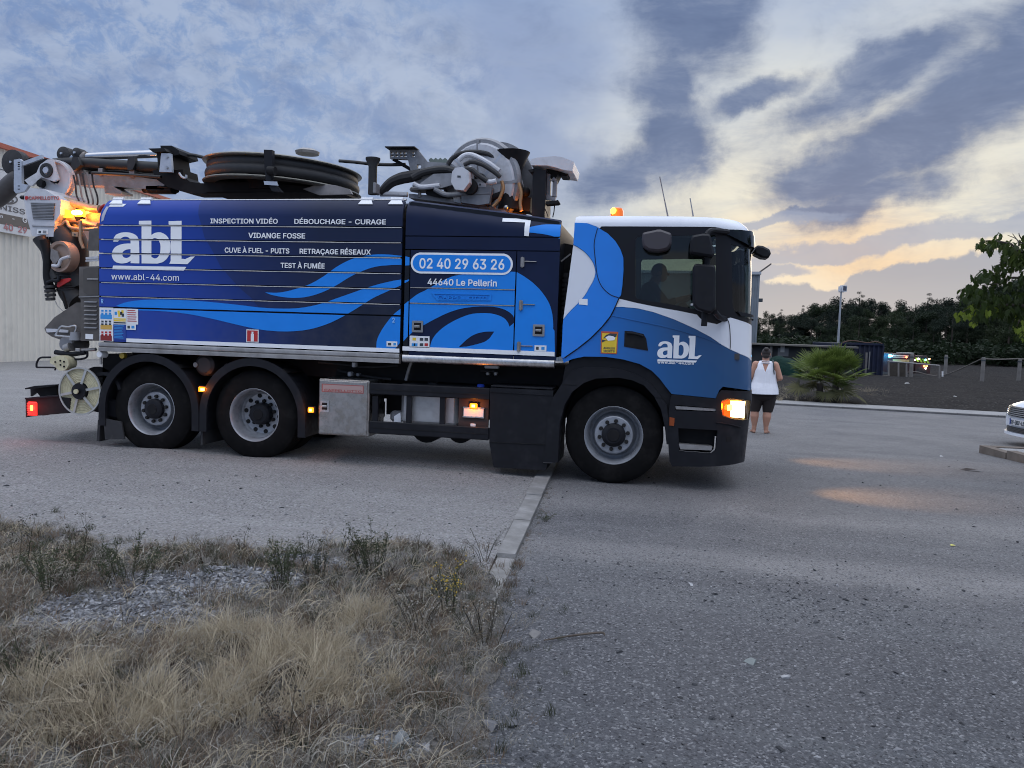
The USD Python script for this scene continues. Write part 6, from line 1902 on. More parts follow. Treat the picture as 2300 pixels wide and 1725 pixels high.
def arch(cx_, r0, r1, a0, a1, y0, y1, leg0=0.0, leg1=0.0, cz=WR):
    t = np.radians(np.linspace(a0, a1, 26))
    o = [(cx_ + r1 * math.cos(a), cz + r1 * math.sin(a)) for a in t]
    i = [(cx_ + r0 * math.cos(a), cz + r0 * math.sin(a)) for a in t]
    if leg1:
        o.append((o[-1][0], o[-1][1] - leg1)); i.append((i[-1][0], i[-1][1] - leg1))
    if leg0:
        o.insert(0, (o[0][0], o[0][1] - leg0)); i.insert(0, (i[0][0], i[0][1] - leg0))
    return ext_y(Polygon(o + i[::-1]).buffer(0), y0, y1)


for cx_, l0, l1 in ((XR1, .22, .22), (XR2, .22, .22)):
    g = part('mudguard', [arch(cx_, .615, .645, 0, 180, .02, .56, l0, l1), arch(cx_, .575, .665, 0, 180, -.012, .022, l0, l1)], M_plast, TRUCK)
    part('mudguard_seam', [arch(cx_, .664, .672, 50, 56, -.014, .4), arch(cx_, .664, .672, 118, 121, -.014, .4)], M_frame, g)
part('mud_flap', [turn(bx(XR1 - .70, XR1 - .665, .02, .52, .1, .36), 4, (0, 1, 0), (XR1 - .68, 0, .36))], M_rub, TRUCK)
part('mud_flap_side', ext_y(Polygon(C6([(132, 1200), (300, 1235), (330, 1395), (150, 1400)])), .0, .02), M_rub, TRUCK)
part('mud_flap', [turn(bx(XR2 - .66, XR2 - .635, .02, .52, .14, .40), 2, (0, 1, 0), (XR2 - .65, 0, .36))], M_rub, TRUCK)
# front wheel arch
C8s = lambda pts: [on_side(*q) for q in crop(1200, 750, 4.022, pts)]
fo = C8s([(75, 1165), (100, 1000), (118, 720), (165, 575), (250, 445), (275, 300)]) + C8s([(350, 226), (450, 206), (650, 209), (800, 231), (950, 272), (1060, 333), (1130, 402), (1190, 482), (1240, 545), (1228, 640), (1216, 780), (1212, 1000)])
fi = C8s([(1195, 1000), (1180, 850), (1145, 690), (1080, 565), (990, 468), (880, 420), (760, 398), (560, 405), (450, 445), (345, 525), (278, 640), (235, 800), (215, 1165)])
farch = Polygon(fo + fi).buffer(0)
fl = Polygon(C8s([(75, 1165), (100, 1000), (118, 720), (165, 575), (250, 445), (340, 330), (450, 296), (650, 300), (800, 322), (930, 365), (1040, 430), (1130, 540), (1200, 640), (1216, 780), (1212, 1000)]) + fi).buffer(0)
fa = part('front_wheel_arch', ext_y(farch, .035, .5), M_plast, TRUCK)
part('arch_lip', ext_y(fl.buffer(-.004), -.012, .034), M_plast, fa)
part('arch_seam', [bars([(p[0], -.013, p[1]) for p in C8s([(255, 455), (385, 462)])], .006, .006), bars([(p[0], -.013, p[1]) for p in C8s([(1095, 572), (1205, 582)])], .006, .006)], M_frame, fa)
part('cab_step_edge', bars([(p[0], .0, p[1]) for p in C8s([(80, 1160), (165, 1162)])], .012, .012), M_alud, TRUCK)

# ---- stainless toolbox
P7 = lambda x_, y_: on_side(*crop(650, 750, 3.687, [(x_, y_)])[0])
(t0x, t0z), (t1x, t1z) = P7(236, 830), P7(662, 388)
tb = part('toolbox', bx(t0x, t1x, 0.0, .5, t0z, t1z, .012), M_steel, TRUCK)
part('toolbox_door', bx(t0x + .018, t1x - .018, -.012, -.001, t0z + .018, t1z - .02, .006), M_steel, tb)
(l0, z0), (l1, z1) = P7(272, 478), P7(618, 428)
cap_t = text_in('CAPPELLOTTO', l0 + .03, l1 - .02, z0 + .012, .022)
part('strip_lettering', ext_y(cap_t, -.0165, -.0154), mat('strip_red', (.30, .06, .05), .5, var=.1), tb)
q = part('warning_strip', bx(l0, l1, -.0145, -.0122, z0, z1), mat('strip_red', (.30, .06, .05), .5, var=.1), tb)
part('strip_field', bx(l0 + .012, l1 - .008, -.0155, -.0146, z0 + .008, z1 - .008), mat('strip_pale', (.35, .24, .22), .5), q)
cx_, cz_ = P7(297, 598)
lk = part('paddle_latch', ext_y(sbox(cx_ - .045, cz_ - .055, cx_ + .045, cz_ + .055).buffer(.008), -.020, -.012), M_alu, tb)
part('latch_dish', ext_y(sbox(cx_ - .03, cz_ - .04, cx_ + .03, cz_ + .04), -.0215, -.0198), M_frame, lk)
part('latch_handle', bx(cx_ - .028, cx_ + .03, -.034, -.022, cz_ - .012, cz_ + .014, .004), M_alu, lk)

# ---- side guard, tank, plate, battery box
gx0, gx1 = t1x + .004, P7(1655, 700)[0]
sg = part('side_guard', [bx(gx0, gx1, -.0, .045, P7(1100, 520)[1], P7(1100, 425)[1], .01)], M_plast, TRUCK)
part('guard_rail', [bx(gx0, gx1, -.0, .045, P7(1100, 850)[1], P7(1100, 745)[1], .01)], M_plast, sg)
for xa, xb in ((680, 725), (962, 1002), (1240, 1282)):
    x0_, x1_ = P7(xa, 640)[0], P7(xb, 640)[0]
    part('guard_post', bx(x0_, x1_, .02, .06, P7(xa, 740)[1] - .01, P7(xa, 530)[1] + .02), M_plast, sg)
part('guard_groove', [bx(gx0 + .01, gx1 - .01, -.003, 0, P7(1100, z_)[1] - .005, P7(1100, z_)[1] + .005) for z_ in (478, 800)], M_frame, sg)
x0_, x1_ = P7(895, 600)[0], P7(1372, 600)[0]
tk = part('urea_tank', bx(x0_, x1_, .10, .55, P7(1100, 765)[1], P7(1100, 470)[1], .04), mat('tank_alu', (.42, .42, .42), .42, .7, var=.1, vscale=6, dirt=((.2, .19, .18), .35)), TRUCK)
part('tank_top_cover', [bx(x0_ + .0, x1_ + .3, .06, .5, .935, .965, .01), cyl((x0_ + .33, .25, .96), (x0_ + .33, .25, .985), .06, 20)], M_plast, TRUCK)
part('filler_cap', lathe([(0, 0), (.042, 0), (.042, .03), (.03, .04), (0, .04)], (P7(1550, 440)[0], .2, .955), (0, 0, 1), 20), mat('cap_blue', (.02, .06, .4), .4), TRUCK)
part('tank_step', [bx(x0_ - .15, x0_ + .0, .16, .3, P7(800, 740)[1], P7(800, 650)[1], .03)], M_grey, TRUCK)
part('white_jug', trimesh.convex.convex_hull(np.array([(x0_ - .02 + a, b, c) for a in (-.06, .02) for b in (.12, .2) for c in (P7(800, 738)[1], P7(800, 690)[1])] + [(x0_ - .01, b, P7(800, 655)[1]) for b in (.12, .2)])), M_white, TRUCK)
(pa, pz0), (pb, pz1) = P7(1432, 690), P7(1602, 618)
nb = part('rear_plate_holder', bx(pa, pb, .045, .06, pz0, pz1, .004), M_paper, TRUCK)
part('plate_rim', [bx(pa - .006, pb + .006, .041, .058, pz0 - .004, pz0 + .01), bx(pa - .006, pb + .006, .041, .058, pz1 - .01, pz1 + .004)], M_alu, nb)
part('plate_bracket', bx(pa - .06, pb + .05, .065, .1, P7(1500, 770)[1], P7(1500, 520)[1]), mat('bracket_brown', (.035, .02, .016), .6), TRUCK)
part('white_knob', bx(P7(1510, 0)[0], P7(1555, 0)[0], .05, .07, P7(1500, 775)[1], P7(1500, 748)[1], .005), M_paper, TRUCK)
bb = [P7(x_, y_) for x_, y_ in ((1662, 445), (2185, 470), (2145, 1020), (2125, 1130), (1690, 1105), (1655, 900))]
bt = part('battery_box', ext_y(Polygon(bb).buffer(-.012).buffer(.012), .0, .55), M_plast, TRUCK)
part('box_lid', [bars([(P7(1665, 478)[0], -.004, P7(1665, 478)[1]), (P7(2170, 508)[0], -.004, P7(2170, 508)[1])], .008, .008), bx(P7(1665, 440)[0], P7(2180, 440)[0], .01, .5, P7(1900, 452)[1], P7(1900, 436)[1], .006)], M_plast, bt)
part('box_groove', bars([(P7(1655, 895)[0], -.003, P7(1655, 895)[1]), (P7(2135, 915)[0], -.003, P7(2135, 915)[1])], .008, .006), M_frame, bt)
# air tank, gauges, hoses under the box
ca = on_side(*crop(200, 650, 4.148, [(1075, 705)])[0], .12)
at = part('air_tank', lathe([(0, 0), (.09, .005), (.125, .03), (.135, .06), (.135, .55), (0, .6)], (ca[0], .10, ca[1]), (0, 1, 0), 28), mat('tank_black', (.022, .02, .02), .5, var=.2), TRUCK)
part('drain_valve', cyl((ca[0] - .1, .09, ca[1]), (ca[0] - .1, .13, ca[1]), .03, 10), M_alud, at)
ga = on_side(*crop(200, 650, 4.148, [(105, 605)])[0], .02)
gq = part('pressure_gauge', lathe([(0, 0), (.035, 0), (.04, .01), (.045, .1), (0, .1)], (ga[0], .0, ga[1]), (0, 1, 0), 20), M_paper, TRUCK)
part('gauge_stem', cyl((ga[0], .03, ga[1] - .04), (ga[0], .03, ga[1] - .12), .014, 8), M_alud, gq)
gb = on_side(*crop(200, 650, 4.148, [(315, 618)])[0], .05)
part('yellow_cap', lathe([(0, 0), (.032, 0), (.036, .01), (.036, .05), (0, .05)], (gb[0], .03, gb[1]), (0, 1, 0), 18), mat('cap_yellow', (.4, .28, .03), .5), TRUCK)
for (xa, ya), (xb, yb), yv, m_ in (((515, 235), (545, 275), .2, M_lgrey), ((480, 315), (510, 350), .22, M_lgrey), ((550, 325), (575, 350), .24, M_grey), ((1615, 250), (1730, 285), .25, M_lgrey), ((1625, 315), (1655, 345), .3, M_alud), ((1690, 315), (1720, 345), .3, M_alud)):
    a_, b_ = on_side(*crop(650, 750, 3.687, [(xa, yb)])[0], yv), on_side(*crop(650, 750, 3.687, [(xb, ya)])[0], yv)
    part('valve_block', bx(a_[0], b_[0], yv, yv + .08, a_[1], b_[1], .008), m_, TRUCK)
for pts, r_ in (([(1010, 235), (985, 310), (965, 385)], .02), ([(240, 235), (420, 250), (640, 275), (900, 262)], .012), ([(1580, 305), (1700, 312)], .01), ([(400, 300), (520, 330), (700, 360), (840, 375)], .014)):
    part('underbody_hose', tube([(on_side(*q, .3)[0], .3, on_side(*q, .3)[1]) for q in crop(650, 750, 3.687, pts)], r_, 8, 5), M_rub if r_ != .02 else M_alud, TRUCK)
part('silencer', bx(P7(520, 880)[0] - .5, P7(520, 880)[0], .5, 1.1, .42, .7, .05), M_frame, TRUCK)
part('air_bottle', lathe([(0, 0), (.2, 0), (.2, .7), (0, .7)], (P7(980, 900)[0], .7, .42), (0, 1, 0), 20), M_frame, TRUCK)
part('air_bottle', lathe([(0, 0), (.16, 0), (.16, .7), (0, .7)], (P7(1280, 900)[0], .7, .40), (0, 1, 0), 20), M_frame, TRUCK)

# ---- side marker lamps
M_marker = lamp_mat('marker_glow', (1.0, 0.20, 0.01), 3.5)
M_markerhot = lamp_mat('marker_hot', (1.0, 0.52, 0.06), 14.0)
for nm, (cx_, cz_), yv, w_ in (('side_marker', on_side(*crop(200, 650, 4.148, [(1062, 932)])[0], .0), .0, .06), ('side_marker', P7(178, 630), .0, .035), ('side_marker', P7(1520, 598), .03, .042)):
    sm_ = part(nm, bx(cx_ - w_, cx_ + w_, yv - .012, yv + .012, cz_ - .03, cz_ + .03, .01), M_marker, TRUCK)
    part('marker_bulb', bx(cx_ - w_ * .45, cx_ + w_ * .45, yv - .016, yv - .009, cz_ - .014, cz_ + .014, .004), M_markerhot, sm_)
    part('marker_base', bx(cx_ - w_ - .012, cx_ + w_ + .012, yv + .012, yv + .05, cz_ - .04, cz_ + .04, .006), M_frame, sm_)
    point_light(TRUCK, (cx_, yv - .06, cz_), AMBER, .4, .02, 'marker_light')

# ------------------------------------------------------------------ tail: beam, hose reel, hopper
P5 = lambda x_, y_, yv=0.0: on_side(*crop(0, 580, 3.53, [(x_, y_)])[0], yv)
rb = part('rear_beam', [ext_y(Polygon([P5(*q) for q in ((203, 1118), (460, 1098), (560, 1110), (545, 1228), (280, 1250), (205, 1262))]), .0, .16), bx(P5(205, 1200)[0], P5(205, 1200)[0] + .1, .16, 2.4, P5(205, 1255)[1], P5(205, 1118)[1])], M_frame, TRUCK)
part('beam_flange', ext_y(Polygon([P5(*q) for q in ((203, 1106), (460, 1086), (470, 1098), (203, 1118))]), -.012, .18), M_plast, rb)
part('upper_ledge', [ext_y(Polygon([P5(*q, .3) for q in ((222, 1028), (300, 1010), (460, 1002), (460, 1010), (225, 1038))]), .25, .6), ext_y(Polygon([P5(*q, .4) for q in ((250, 1035), (460, 1010), (460, 1095), (330, 1098), (300, 1060), (252, 1095))]), .38, .42)], M_frame, TRUCK)
tl = part('tail_lamp', bx(P5(206, 0)[0], P5(284, 0)[0], -.014, .05, P5(240, 1248)[1], P5(240, 1135)[1], .015), mat('tail_lens', (.5, .015, .012), .25, emit=(1., .03, .02), estr=1.1), TRUCK)
a_, b_ = P5(250, 1205), P5(270, 1165)
part('tail_bulb', bx(a_[0], b_[0], -.022, -.013, a_[1], b_[1], .006), lamp_mat('tail_hot', (1., .32, .03), 11.), tl)
for k in range(6):
    z_ = P5(240, 1245 - k * 18)[1]
    part('lens_rib', bx(P5(208, 0)[0], P5(236, 0)[0], -.0175, -.013, z_, z_ + .006), mat('lens_pale', (.55, .12, .11), .3), tl)
point_light(TRUCK, (P5(240, 0)[0] - .05, -.08, P5(240, 1190)[1]), (1., .06, .03), .5, .03)

rc = P5(625, 1055, -.02)
RRc = .285
M_rope = mat('cream_hose', (.50, .46, .30), .7, var=.18, vscale=20., dirt=((.2, .18, .13), .3))
M_drum = mat('reel_steel', (.42, .42, .40), .4, .6, var=.15, vscale=10.)
rl = part('hose_reel', lathe([(.0, .03), (.10, .03), (.10, .33), (0, .33)], (rc[0], -.02, rc[1]), (0, 1, 0), 32), M_frame, TRUCK, 'cream hose wound on a spoked reel at the tail')
for k in range(9):
    part('hose_turn', trimesh.creation.torus(.115 + k * .0195, .0115, major_sections=40, minor_sections=8).apply_transform(TR.rotation_matrix(math.pi / 2, (1, 0, 0))).apply_translation((rc[0], .02 + .002 * (k % 2), rc[1])), M_rope, rl)
for k in range(6):
    a = math.radians(12 + 60 * k)
    dv = np.array([math.cos(a), 0, math.sin(a)])
    part('spoke', bars([np.array((rc[0], -.012, rc[1])) + dv * .09, np.array((rc[0], .0, rc[1])) + dv * RRc], .03, .012), M_drum, rl)
part('rim', lathe([(RRc - .012, -.01), (RRc + .006, -.01), (RRc + .006, .012), (RRc - .012, .012), (RRc - .012, -.01)], (rc[0], 0, rc[1]), (0, 1, 0), 56), M_drum, rl)
part('reel_hub', [lathe([(0, -.02), (.095, -.02), (.095, .03), (0, .03)], (rc[0], -.01, rc[1]), (0, 1, 0), 28), lathe([(0, -.06), (.03, -.06), (.03, .0), (0, 0)], (rc[0], -.01, rc[1]), (0, 1, 0), 16)], M_plast, rl)
part('hub_bolt', lathe([(0, -.02), (.028, -.018), (.03, 0), (0, 0)], (rc[0] + .005, -.065, rc[1]), (0, 1, 0), 12), M_rope, rl)
part('drum_side', lathe([(.1, .30), (RRc, .30), (RRc, .32), (.1, .32)], (rc[0], 0, rc[1]), (0, 1, 0), 40), M_frame, rl)
part('reel_guard', [arch(rc[0] + .28, .20, .24, 10, 120, .05, .35, cz=rc[1]), bx(rc[0] + .2, rc[0] + .45, .1, .4, rc[1] - .33, rc[1] - .1, .03)], M_plast, TRUCK)
# cream valve body and pipes above the reel
vb = part('valve_body', ext_y(Polygon(curve([P5(*q) for q in ((405, 800), (440, 778), (500, 772), (545, 800), (552, 850), (520, 888), (470, 885), (440, 850), (405, 830))], 3)), -.02, .12), M_rope, TRUCK)
for q in ((450, 822), (490, 812), (492, 845), (520, 820), (520, 858)):
    c_ = P5(*q)
    part('valve_bolt', cyl((c_[0], -.03, c_[1]), (c_[0], -.018, c_[1]), .011, 8), M_frame, vb)
part('valve_bracket', [tube([(P5(*q, .05)[0], .05, P5(*q, .05)[1]) for q in ((290, 865), (292, 830), (320, 790), (400, 785))], .012, 8, 4), tube([(P5(*q, .05)[0], .05, P5(*q, .05)[1]) for q in ((290, 865), (430, 868), (435, 888))], .01, 8, 4), tube([(P5(*q, .1)[0], .1, P5(*q, .1)[1]) for q in ((440, 745), (560, 760), (680, 745))], .03, 8, 4), tube([(P5(*q, .1)[0], .1, P5(*q, .1)[1]) for q in ((560, 800), (640, 800), (690, 780), (690, 720))], .013, 8, 4)], M_plast, TRUCK)
part('coupling', cyl((P5(520, 715, .1)[0], .1, P5(520, 715, .1)[1]), (P5(560, 700, .1)[0], .1, P5(560, 700, .1)[1]), .05, 14), M_alud, TRUCK)
part('coupling', bx(P5(604, 740, .08)[0], P5(640, 740, .08)[0], .06, .12, P5(604, 740, .08)[1], P5(604, 712, .08)[1], .006), M_alud, TRUCK)
part('coupling', cyl((P5(640, 730, .1)[0], .1, P5(640, 730, .1)[1]), (P5(760, 722, .1)[0], .1, P5(760, 722, .1)[1]), .02, 10), M_alud, TRUCK)
# grimy rear pillar with recess and louvres
pil = part('rear_pillar', ext_y(Polygon([P5(*q, .03) for q in ((627, 68), (788, 62), (790, 655), (640, 655), (640, 330), (627, 310))]), .03, .4), M_brown, TRUCK)
part('pillar_recess', ext_y(Polygon([P5(*q, .03) for q in ((662, 90), (690, 78), (785, 76), (786, 292), (700, 290), (665, 270))]).buffer(-.008).buffer(.008), .022, .032), mat('recess_brown', (.075, .068, .062), .6, .3, var=.2), pil)
part('pillar_seam', bars([(P5(*q, .02)[0], .022, P5(*q, .02)[1]) for q in ((625, 306), (788, 302))], .014, .012), M_alud, pil)
for k in range(7):
    (xa, za), (xb, zb) = P5(668, 345 + k * 34, .02), P5(768, 338 + k * 34, .02)
    part('louvre', turn(bx(xa, xb, .008, .03, za - .006, za + .006, .003), 30, (1, 0, 0), ((xa + xb) / 2, .02, za)), M_alud if k % 3 else M_grey, pil)
a_, b_ = P5(675, 640, .02), P5(735, 602, .02)
part('white_label', bx(a_[0], b_[0], .024, .029, a_[1], b_[1]), M_paper, pil)
part('recess_rung', [bx(P5(690, 165, .02)[0], P5(780, 165, .02)[0], .014, .024, P5(690, 165, .02)[1] - .01, P5(690, 165, .02)[1] + .01, .004)], M_alud, pil)
# hopper and its handle
hp_ = part('sludge_hopper', ext_y(Polygon([P5(*q, .2) for q in ((362, 555), (440, 470), (615, 352), (660, 352), (660, 640), (600, 650), (500, 650), (420, 622), (375, 590))]), .18, 2.2), M_brown, TRUCK)
part('hopper_lip', [ext_y(Polygon([P5(*q, .17) for q in ((365, 558), (440, 560), (540, 570), (540, 590), (440, 585), (372, 588))]), .165, .182)], M_lgrey, hp_)
part('handle_loop', tube([(P5(*q, .1)[0], .1, P5(*q, .1)[1]) for q in ((440, 612), (465, 565), (490, 540), (540, 545), (595, 535), (605, 560), (585, 600), (560, 622), (440, 612))], .012, 8, 4), M_alu, hp_)
part('hopper_cone', lathe([(0, 0), (.07, 0), (.055, .10), (0, .1)], (P5(600, 625, .12)[0], .12, P5(600, 650, .12)[1]), (0, 0, 1), 16), M_grey, hp_)
part('lower_pivot', lathe([(0, 0), (.09, 0), (.09, .3), (0, .3)], (P5(520, 690, .15)[0], .15, P5(520, 680, .15)[1]), (0, 1, 0), 20), M_grey, TRUCK)
part('prop_strut', bars([(P5(*q, .2)[0], .2, P5(*q, .2)[1]) for q in ((490, 265), (530, 400))], .03, .03), M_frame, TRUCK)
part('hanging_chain', tube([(P5(*q, .15)[0], .15, P5(*q, .15)[1]) for q in ((440, 340), (455, 375), (480, 400), (500, 420))], .006, 6, 3), M_alud, TRUCK)
# ------------------------------------------------------------------ roof gear: boom, hose reels, exhaust
def Q(ox, pts, yv):
    """Points read from a 4.424x enlargement whose left edge is ox, laid into the upright plane at depth yv."""
    return [(p[0], yv, p[1]) for p in (on_side(*q, yv) for q in crop(ox, 280, 4.424, pts))]


def Qp(ox, pts, yv):
    return Polygon([(a, c) for a, _, c in Q(ox, pts, yv)]).buffer(0)


M_chrome = mat('chrome_rod', (.62, .62, .64), .18, 1.0, var=.05)
M_bronze = mat('greased_steel', (.30, .27, .25), .42, .7, var=.2, vscale=8, dirt=((.08, .07, .06), .4))
M_hose = mat('black_hose', (.013, .013, .014), .55, var=.3, vscale=20, bump=.0008, bscale=200)
M_galv = mat('galvanised', (.44, .47, .52), .45, .55, var=.15, vscale=12.)
BY = .95
boom = part('boom_rod', [tube(Q(0, [(640, 335), (1100, 308), (1605, 288)], BY), .052, 16, 1)], M_chrome, TRUCK)
part('boom_collar', [cyl(Q(0, [(825, 322)], BY)[0], Q(0, [(865, 320)], BY)[0], .066, 16), cyl(Q(0, [(640, 335)], BY)[0], Q(0, [(668, 333)], BY)[0], .062, 16)], M_bronze, boom)
for k, (pts, r_, yv) in enumerate((([(545, 385), (700, 378), (900, 385), (1150, 400), (1600, 425)], .068, BY - .06), ([(560, 400), (800, 420), (1050, 440), (1350, 450), (1600, 452)], .05, BY + .1), ([(900, 490), (1150, 480), (1400, 505), (1640, 530)], .035, BY), ([(920, 480), (1300, 500), (1600, 520)], .02, BY - .2))):
    part('suction_hose', tube(Q(0, pts, yv), r_, 14, 6), M_hose, TRUCK)
bm = part('boom_beam', ext_y(Qp(0, [(715, 520), (860, 455), (900, 505), (1180, 515), (1450, 540), (1680, 570), (1680, 660), (1440, 648), (1100, 622), (820, 612), (715, 590)], BY), BY - .1, BY + .12), M_bronze, TRUCK)
part('beam_rib', [ext_y(Qp(0, [(1345, 470), (1395, 470), (1390, 540), (1345, 540)], BY), BY - .12, BY - .02)], M_bronze, bm)
part('beam_rib', [ext_y(Qp(0, [(1038, 450), (1082, 450), (1080, 520), (1040, 520)], BY), BY - .12, BY - .02)], M_bronze, bm)
part('beam_gusset', ext_y(Qp(0, [(1095, 622), (1170, 622), (1270, 680), (1270, 700), (1100, 698)], BY), BY - .11, BY + .1), M_bronze, bm)
part('hose_saddle', ext_y(Qp(0, [(1355, 345), (1415, 345), (1425, 410), (1400, 470), (1350, 480), (1345, 400)], BY), BY - .16, BY - .1).apply_translation((0, 0, 0)), M_hose, TRUCK)
part('hose_saddle', ext_y(Qp(0, [(820, 350), (870, 350), (900, 430), (840, 480), (800, 470)], BY), BY - .18, BY - .12), M_hose, TRUCK)
part('ram_rod', [cyl(Q(0, [(1430, 640)], BY)[0], Q(0, [(1760, 640)], BY)[0], .05, 14), bx(*(lambda a, b: (a[0], b[0], BY - .1, BY + .05, b[2], a[2]))(Q(0, [(1480, 690)], BY)[0], Q(0, [(1760, 600)], BY)[0]), .03), cyl(Q(0, [(1570, 615)], BY - .1)[0], Q(0, [(1700, 628)], BY - .1)[0], .014, 8)], M_frame, TRUCK)
for x_, y_ in ((160, 385), (660, 300), (790, 292)):
    c_ = Q(0, [(x_, y_)], BY)[0]
    rr = {160: .17, 660: .095, 790: .07}[x_]
    ro = part('guide_roller', lathe([(0, -.08), (rr * .5, -.08), (rr, -.06), (rr, .06), (rr * .5, .08), (0, .08)], c_, (0, 1, 0), 28), M_rub, TRUCK)
    part('roller_pin', cyl(np.array(c_) - (0, .1, 0), np.array(c_) + (0, .1, 0), .015, 10), M_galv, ro)
# head of the boom: galvanised bracket, sheave, cheek plate
hb_ = part('boom_head_bracket', ext_y(Qp(0, [(150, 352), (205, 342), (225, 360), (228, 590), (300, 600), (255, 665), (170, 685), (150, 660)], BY - .25), BY - .27, BY - .23), M_galv, TRUCK)
part('bracket_brace', bars(Q(0, [(205, 400), (425, 320)], BY - .24), .05, .03), M_galv, hb_)
for k, y_ in enumerate((375, 395, 415, 440, 608, 640)):
    c_ = Q(0, [(185, y_)], BY - .275)[0]
    part('bolt_slot', bx(c_[0] - .014, c_[0] + .014, BY - .274, BY - .268, c_[2] - .005, c_[2] + .005), M_frame, hb_)
part('head_box', ext_y(Qp(0, [(225, 420), (400, 350), (560, 360), (560, 500), (250, 565), (222, 560)], BY), BY - .15, BY + .2), M_frame, TRUCK)
sc = np.array(Q(0, [(565, 548)], BY - .22)[0])
sh = part('sheave', lathe([(.22, -.05), (.245, -.05), (.25, -.03), (.19, -.015), (.19, .015), (.25, .03), (.245, .05), (.22, .05), (.20, .02), (.06, .02), (.06, -.02), (.20, -.02), (.22, -.05)], sc, (0, 1, 0), 48), M_lgrey, TRUCK)
part('sheave_hub', cyl(sc - (0, .07, 0), sc + (0, .07, 0), .05, 18), M_frame, sh)
ck = part('cheek_plate', ext_y(Qp(0, [(255, 555), (375, 480), (410, 400), (480, 350), (535, 345), (560, 440), (592, 545), (545, 568), (420, 525), (330, 610), (300, 605)], BY - .3), BY - .32, BY - .29), M_lgrey, TRUCK)
c_ = np.array(Q(0, [(465, 455)], BY - .32)[0])
part('ring_boss', lathe([(.055, -.02), (.09, -.02), (.095, 0), (.095, .04), (.055, .04), (.055, -.02)], c_, (0, 1, 0), 28), M_hose, ck)
part('boss_pin', lathe([(0, -.025), (.04, -.025), (.045, .04), (0, .04)], c_, (0, 1, 0), 16), M_galv, ck)
c_ = np.array(Q(0, [(402, 585)], BY - .32)[0])
part('boss_pin', lathe([(.0, -.02), (.045, -.02), (.05, 0), (.05, .04), (0, .04)], c_, (0, 1, 0), 18), M_frame, ck)
# thick hose hanging off to the left of the boom head
part('dangling_hose', tube(Q(0, [(240, 520), (150, 560), (60, 650), (-40, 730), (-160, 760)], BY), [.12, .12, .13, .13, .13], 16, 8), mat('grey_black_hose', (.05, .046, .045), .55, var=.3, vscale=14), TRUCK)
# grey cabinet with grille and print
cab_o = Qp(0, [(240, 690), (300, 628), (440, 640), (605, 745), (600, 890), (545, 960), (530, 1115), (320, 1108), (268, 930), (240, 745)], .35)
cg = part('pump_cabinet', ext_y(cab_o, .35, 1.0), M_lgrey, TRUCK)
for k in range(11):
    y_ = 780 + k * 15
    part('grille_slat', bars(Q(0, [(312 + 2 * k, y_), (545 - k, y_ + 4)], .345), .012, .02), M_grey, cg)
part('grille_shade', ext_y(Qp(0, [(305, 775), (550, 780), (535, 945), (330, 938)], .35), .3475, .352), mat('grille_dark', (.07, .07, .07), .7), cg)
part('cabinet_fold', bars(Q(0, [(320, 1005), (540, 1012)], .346), .008, .012), M_grey, cg)
part('red_print', ext_y(Qp(0, [(250, 712), (275, 710), (285, 728), (270, 748), (252, 745)], .35), .344, .349), M_red, cg)
ca_, cb_ = Q(0, [(288, 745)], .35)[0], Q(0, [(590, 748)], .35)[0]
part('cabinet_lettering', ext_y(text_in('CAPPELLOTTO', ca_[0], cb_[0], ca_[2], .04), .344, .349), mat('print_red_pale', (.42, .12, .11), .5), cg)
q = part('white_label', ext_y(Qp(0, [(372, 1040), (480, 1042), (478, 1090), (370, 1088)], .35), .344, .349), M_paper, cg)
part('label_print', ext_y(Qp(0, [(388, 1055), (412, 1056), (410, 1078), (386, 1076)], .35), .342, .3455), M_ink, q)
part('label_print', ext_y(Qp(0, [(432, 1052), (465, 1053), (463, 1080), (430, 1078)], .35), .342, .3455), M_grey, q)
part('cabinet_knob', bx(*(lambda a, b: (a[0], b[0], .5, .6, b[2], a[2]))(Q(0, [(182, 738)], .5)[0], Q(0, [(240, 700)], .5)[0]), .02), M_frame, TRUCK)
# amber work lamp and the pipework it floods with light
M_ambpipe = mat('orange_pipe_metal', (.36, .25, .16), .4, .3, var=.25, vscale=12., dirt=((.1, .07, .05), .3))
lc = np.array(Q(0, [(795, 880)], .50)[0])
wl = part('amber_beacon', lathe([(0, -.05), (.055, -.05), (.06, -.03), (.06, .03), (.05, .045), (0, .05)], lc, (0, 0, 1), 24), lamp_mat('beacon_flood', (1.0, .30, .02), 5.0), TRUCK, 'brightly flashing amber beacon at the tail')
part('beacon_core', trimesh.creation.icosphere(2, .045).apply_scale((1.6, 1, .75)).apply_translation(lc - (.005, .045, 0)), lamp_mat('beacon_core', (1.0, .66, .22), 16.0), wl)
part('beacon_base', lathe([(0, -.10), (.05, -.10), (.062, -.05), (0, -.05)], lc, (0, 0, 1), 20), M_frame, wl)
l2 = np.array(Q(0, [(645, 880)], .45)[0])
part('amber_lens', ext_y(Qp(0, [(598, 830), (690, 850), (690, 925), (598, 920)], .42), .42, .5), lamp_mat('lens_flood', (1.0, .36, .03), 2.6), TRUCK)
point_light(TRUCK, lc + (.03, -.13, .0), AMBER, 2.6, .05, 'beacon_light')
point_light(TRUCK, lc + (-.12, .35, .12), AMBER, 4.0, .05, 'beacon_light')
part('tank_rear_dome', lathe([(1.02, 0), (1.02, .02), (.98, .14), (.85, .26), (.6, .36), (.3, .41), (0, .42)], (-1.98, 1.3, 2.05), (-1, 0, 0), 40), M_ambpipe, TRUCK)
part('rear_pipe', tube(Q(0, [(800, 950), (800, 1060), (800, 1150), (830, 1230)], .4), .02, 10, 5), M_ambpipe, TRUCK)
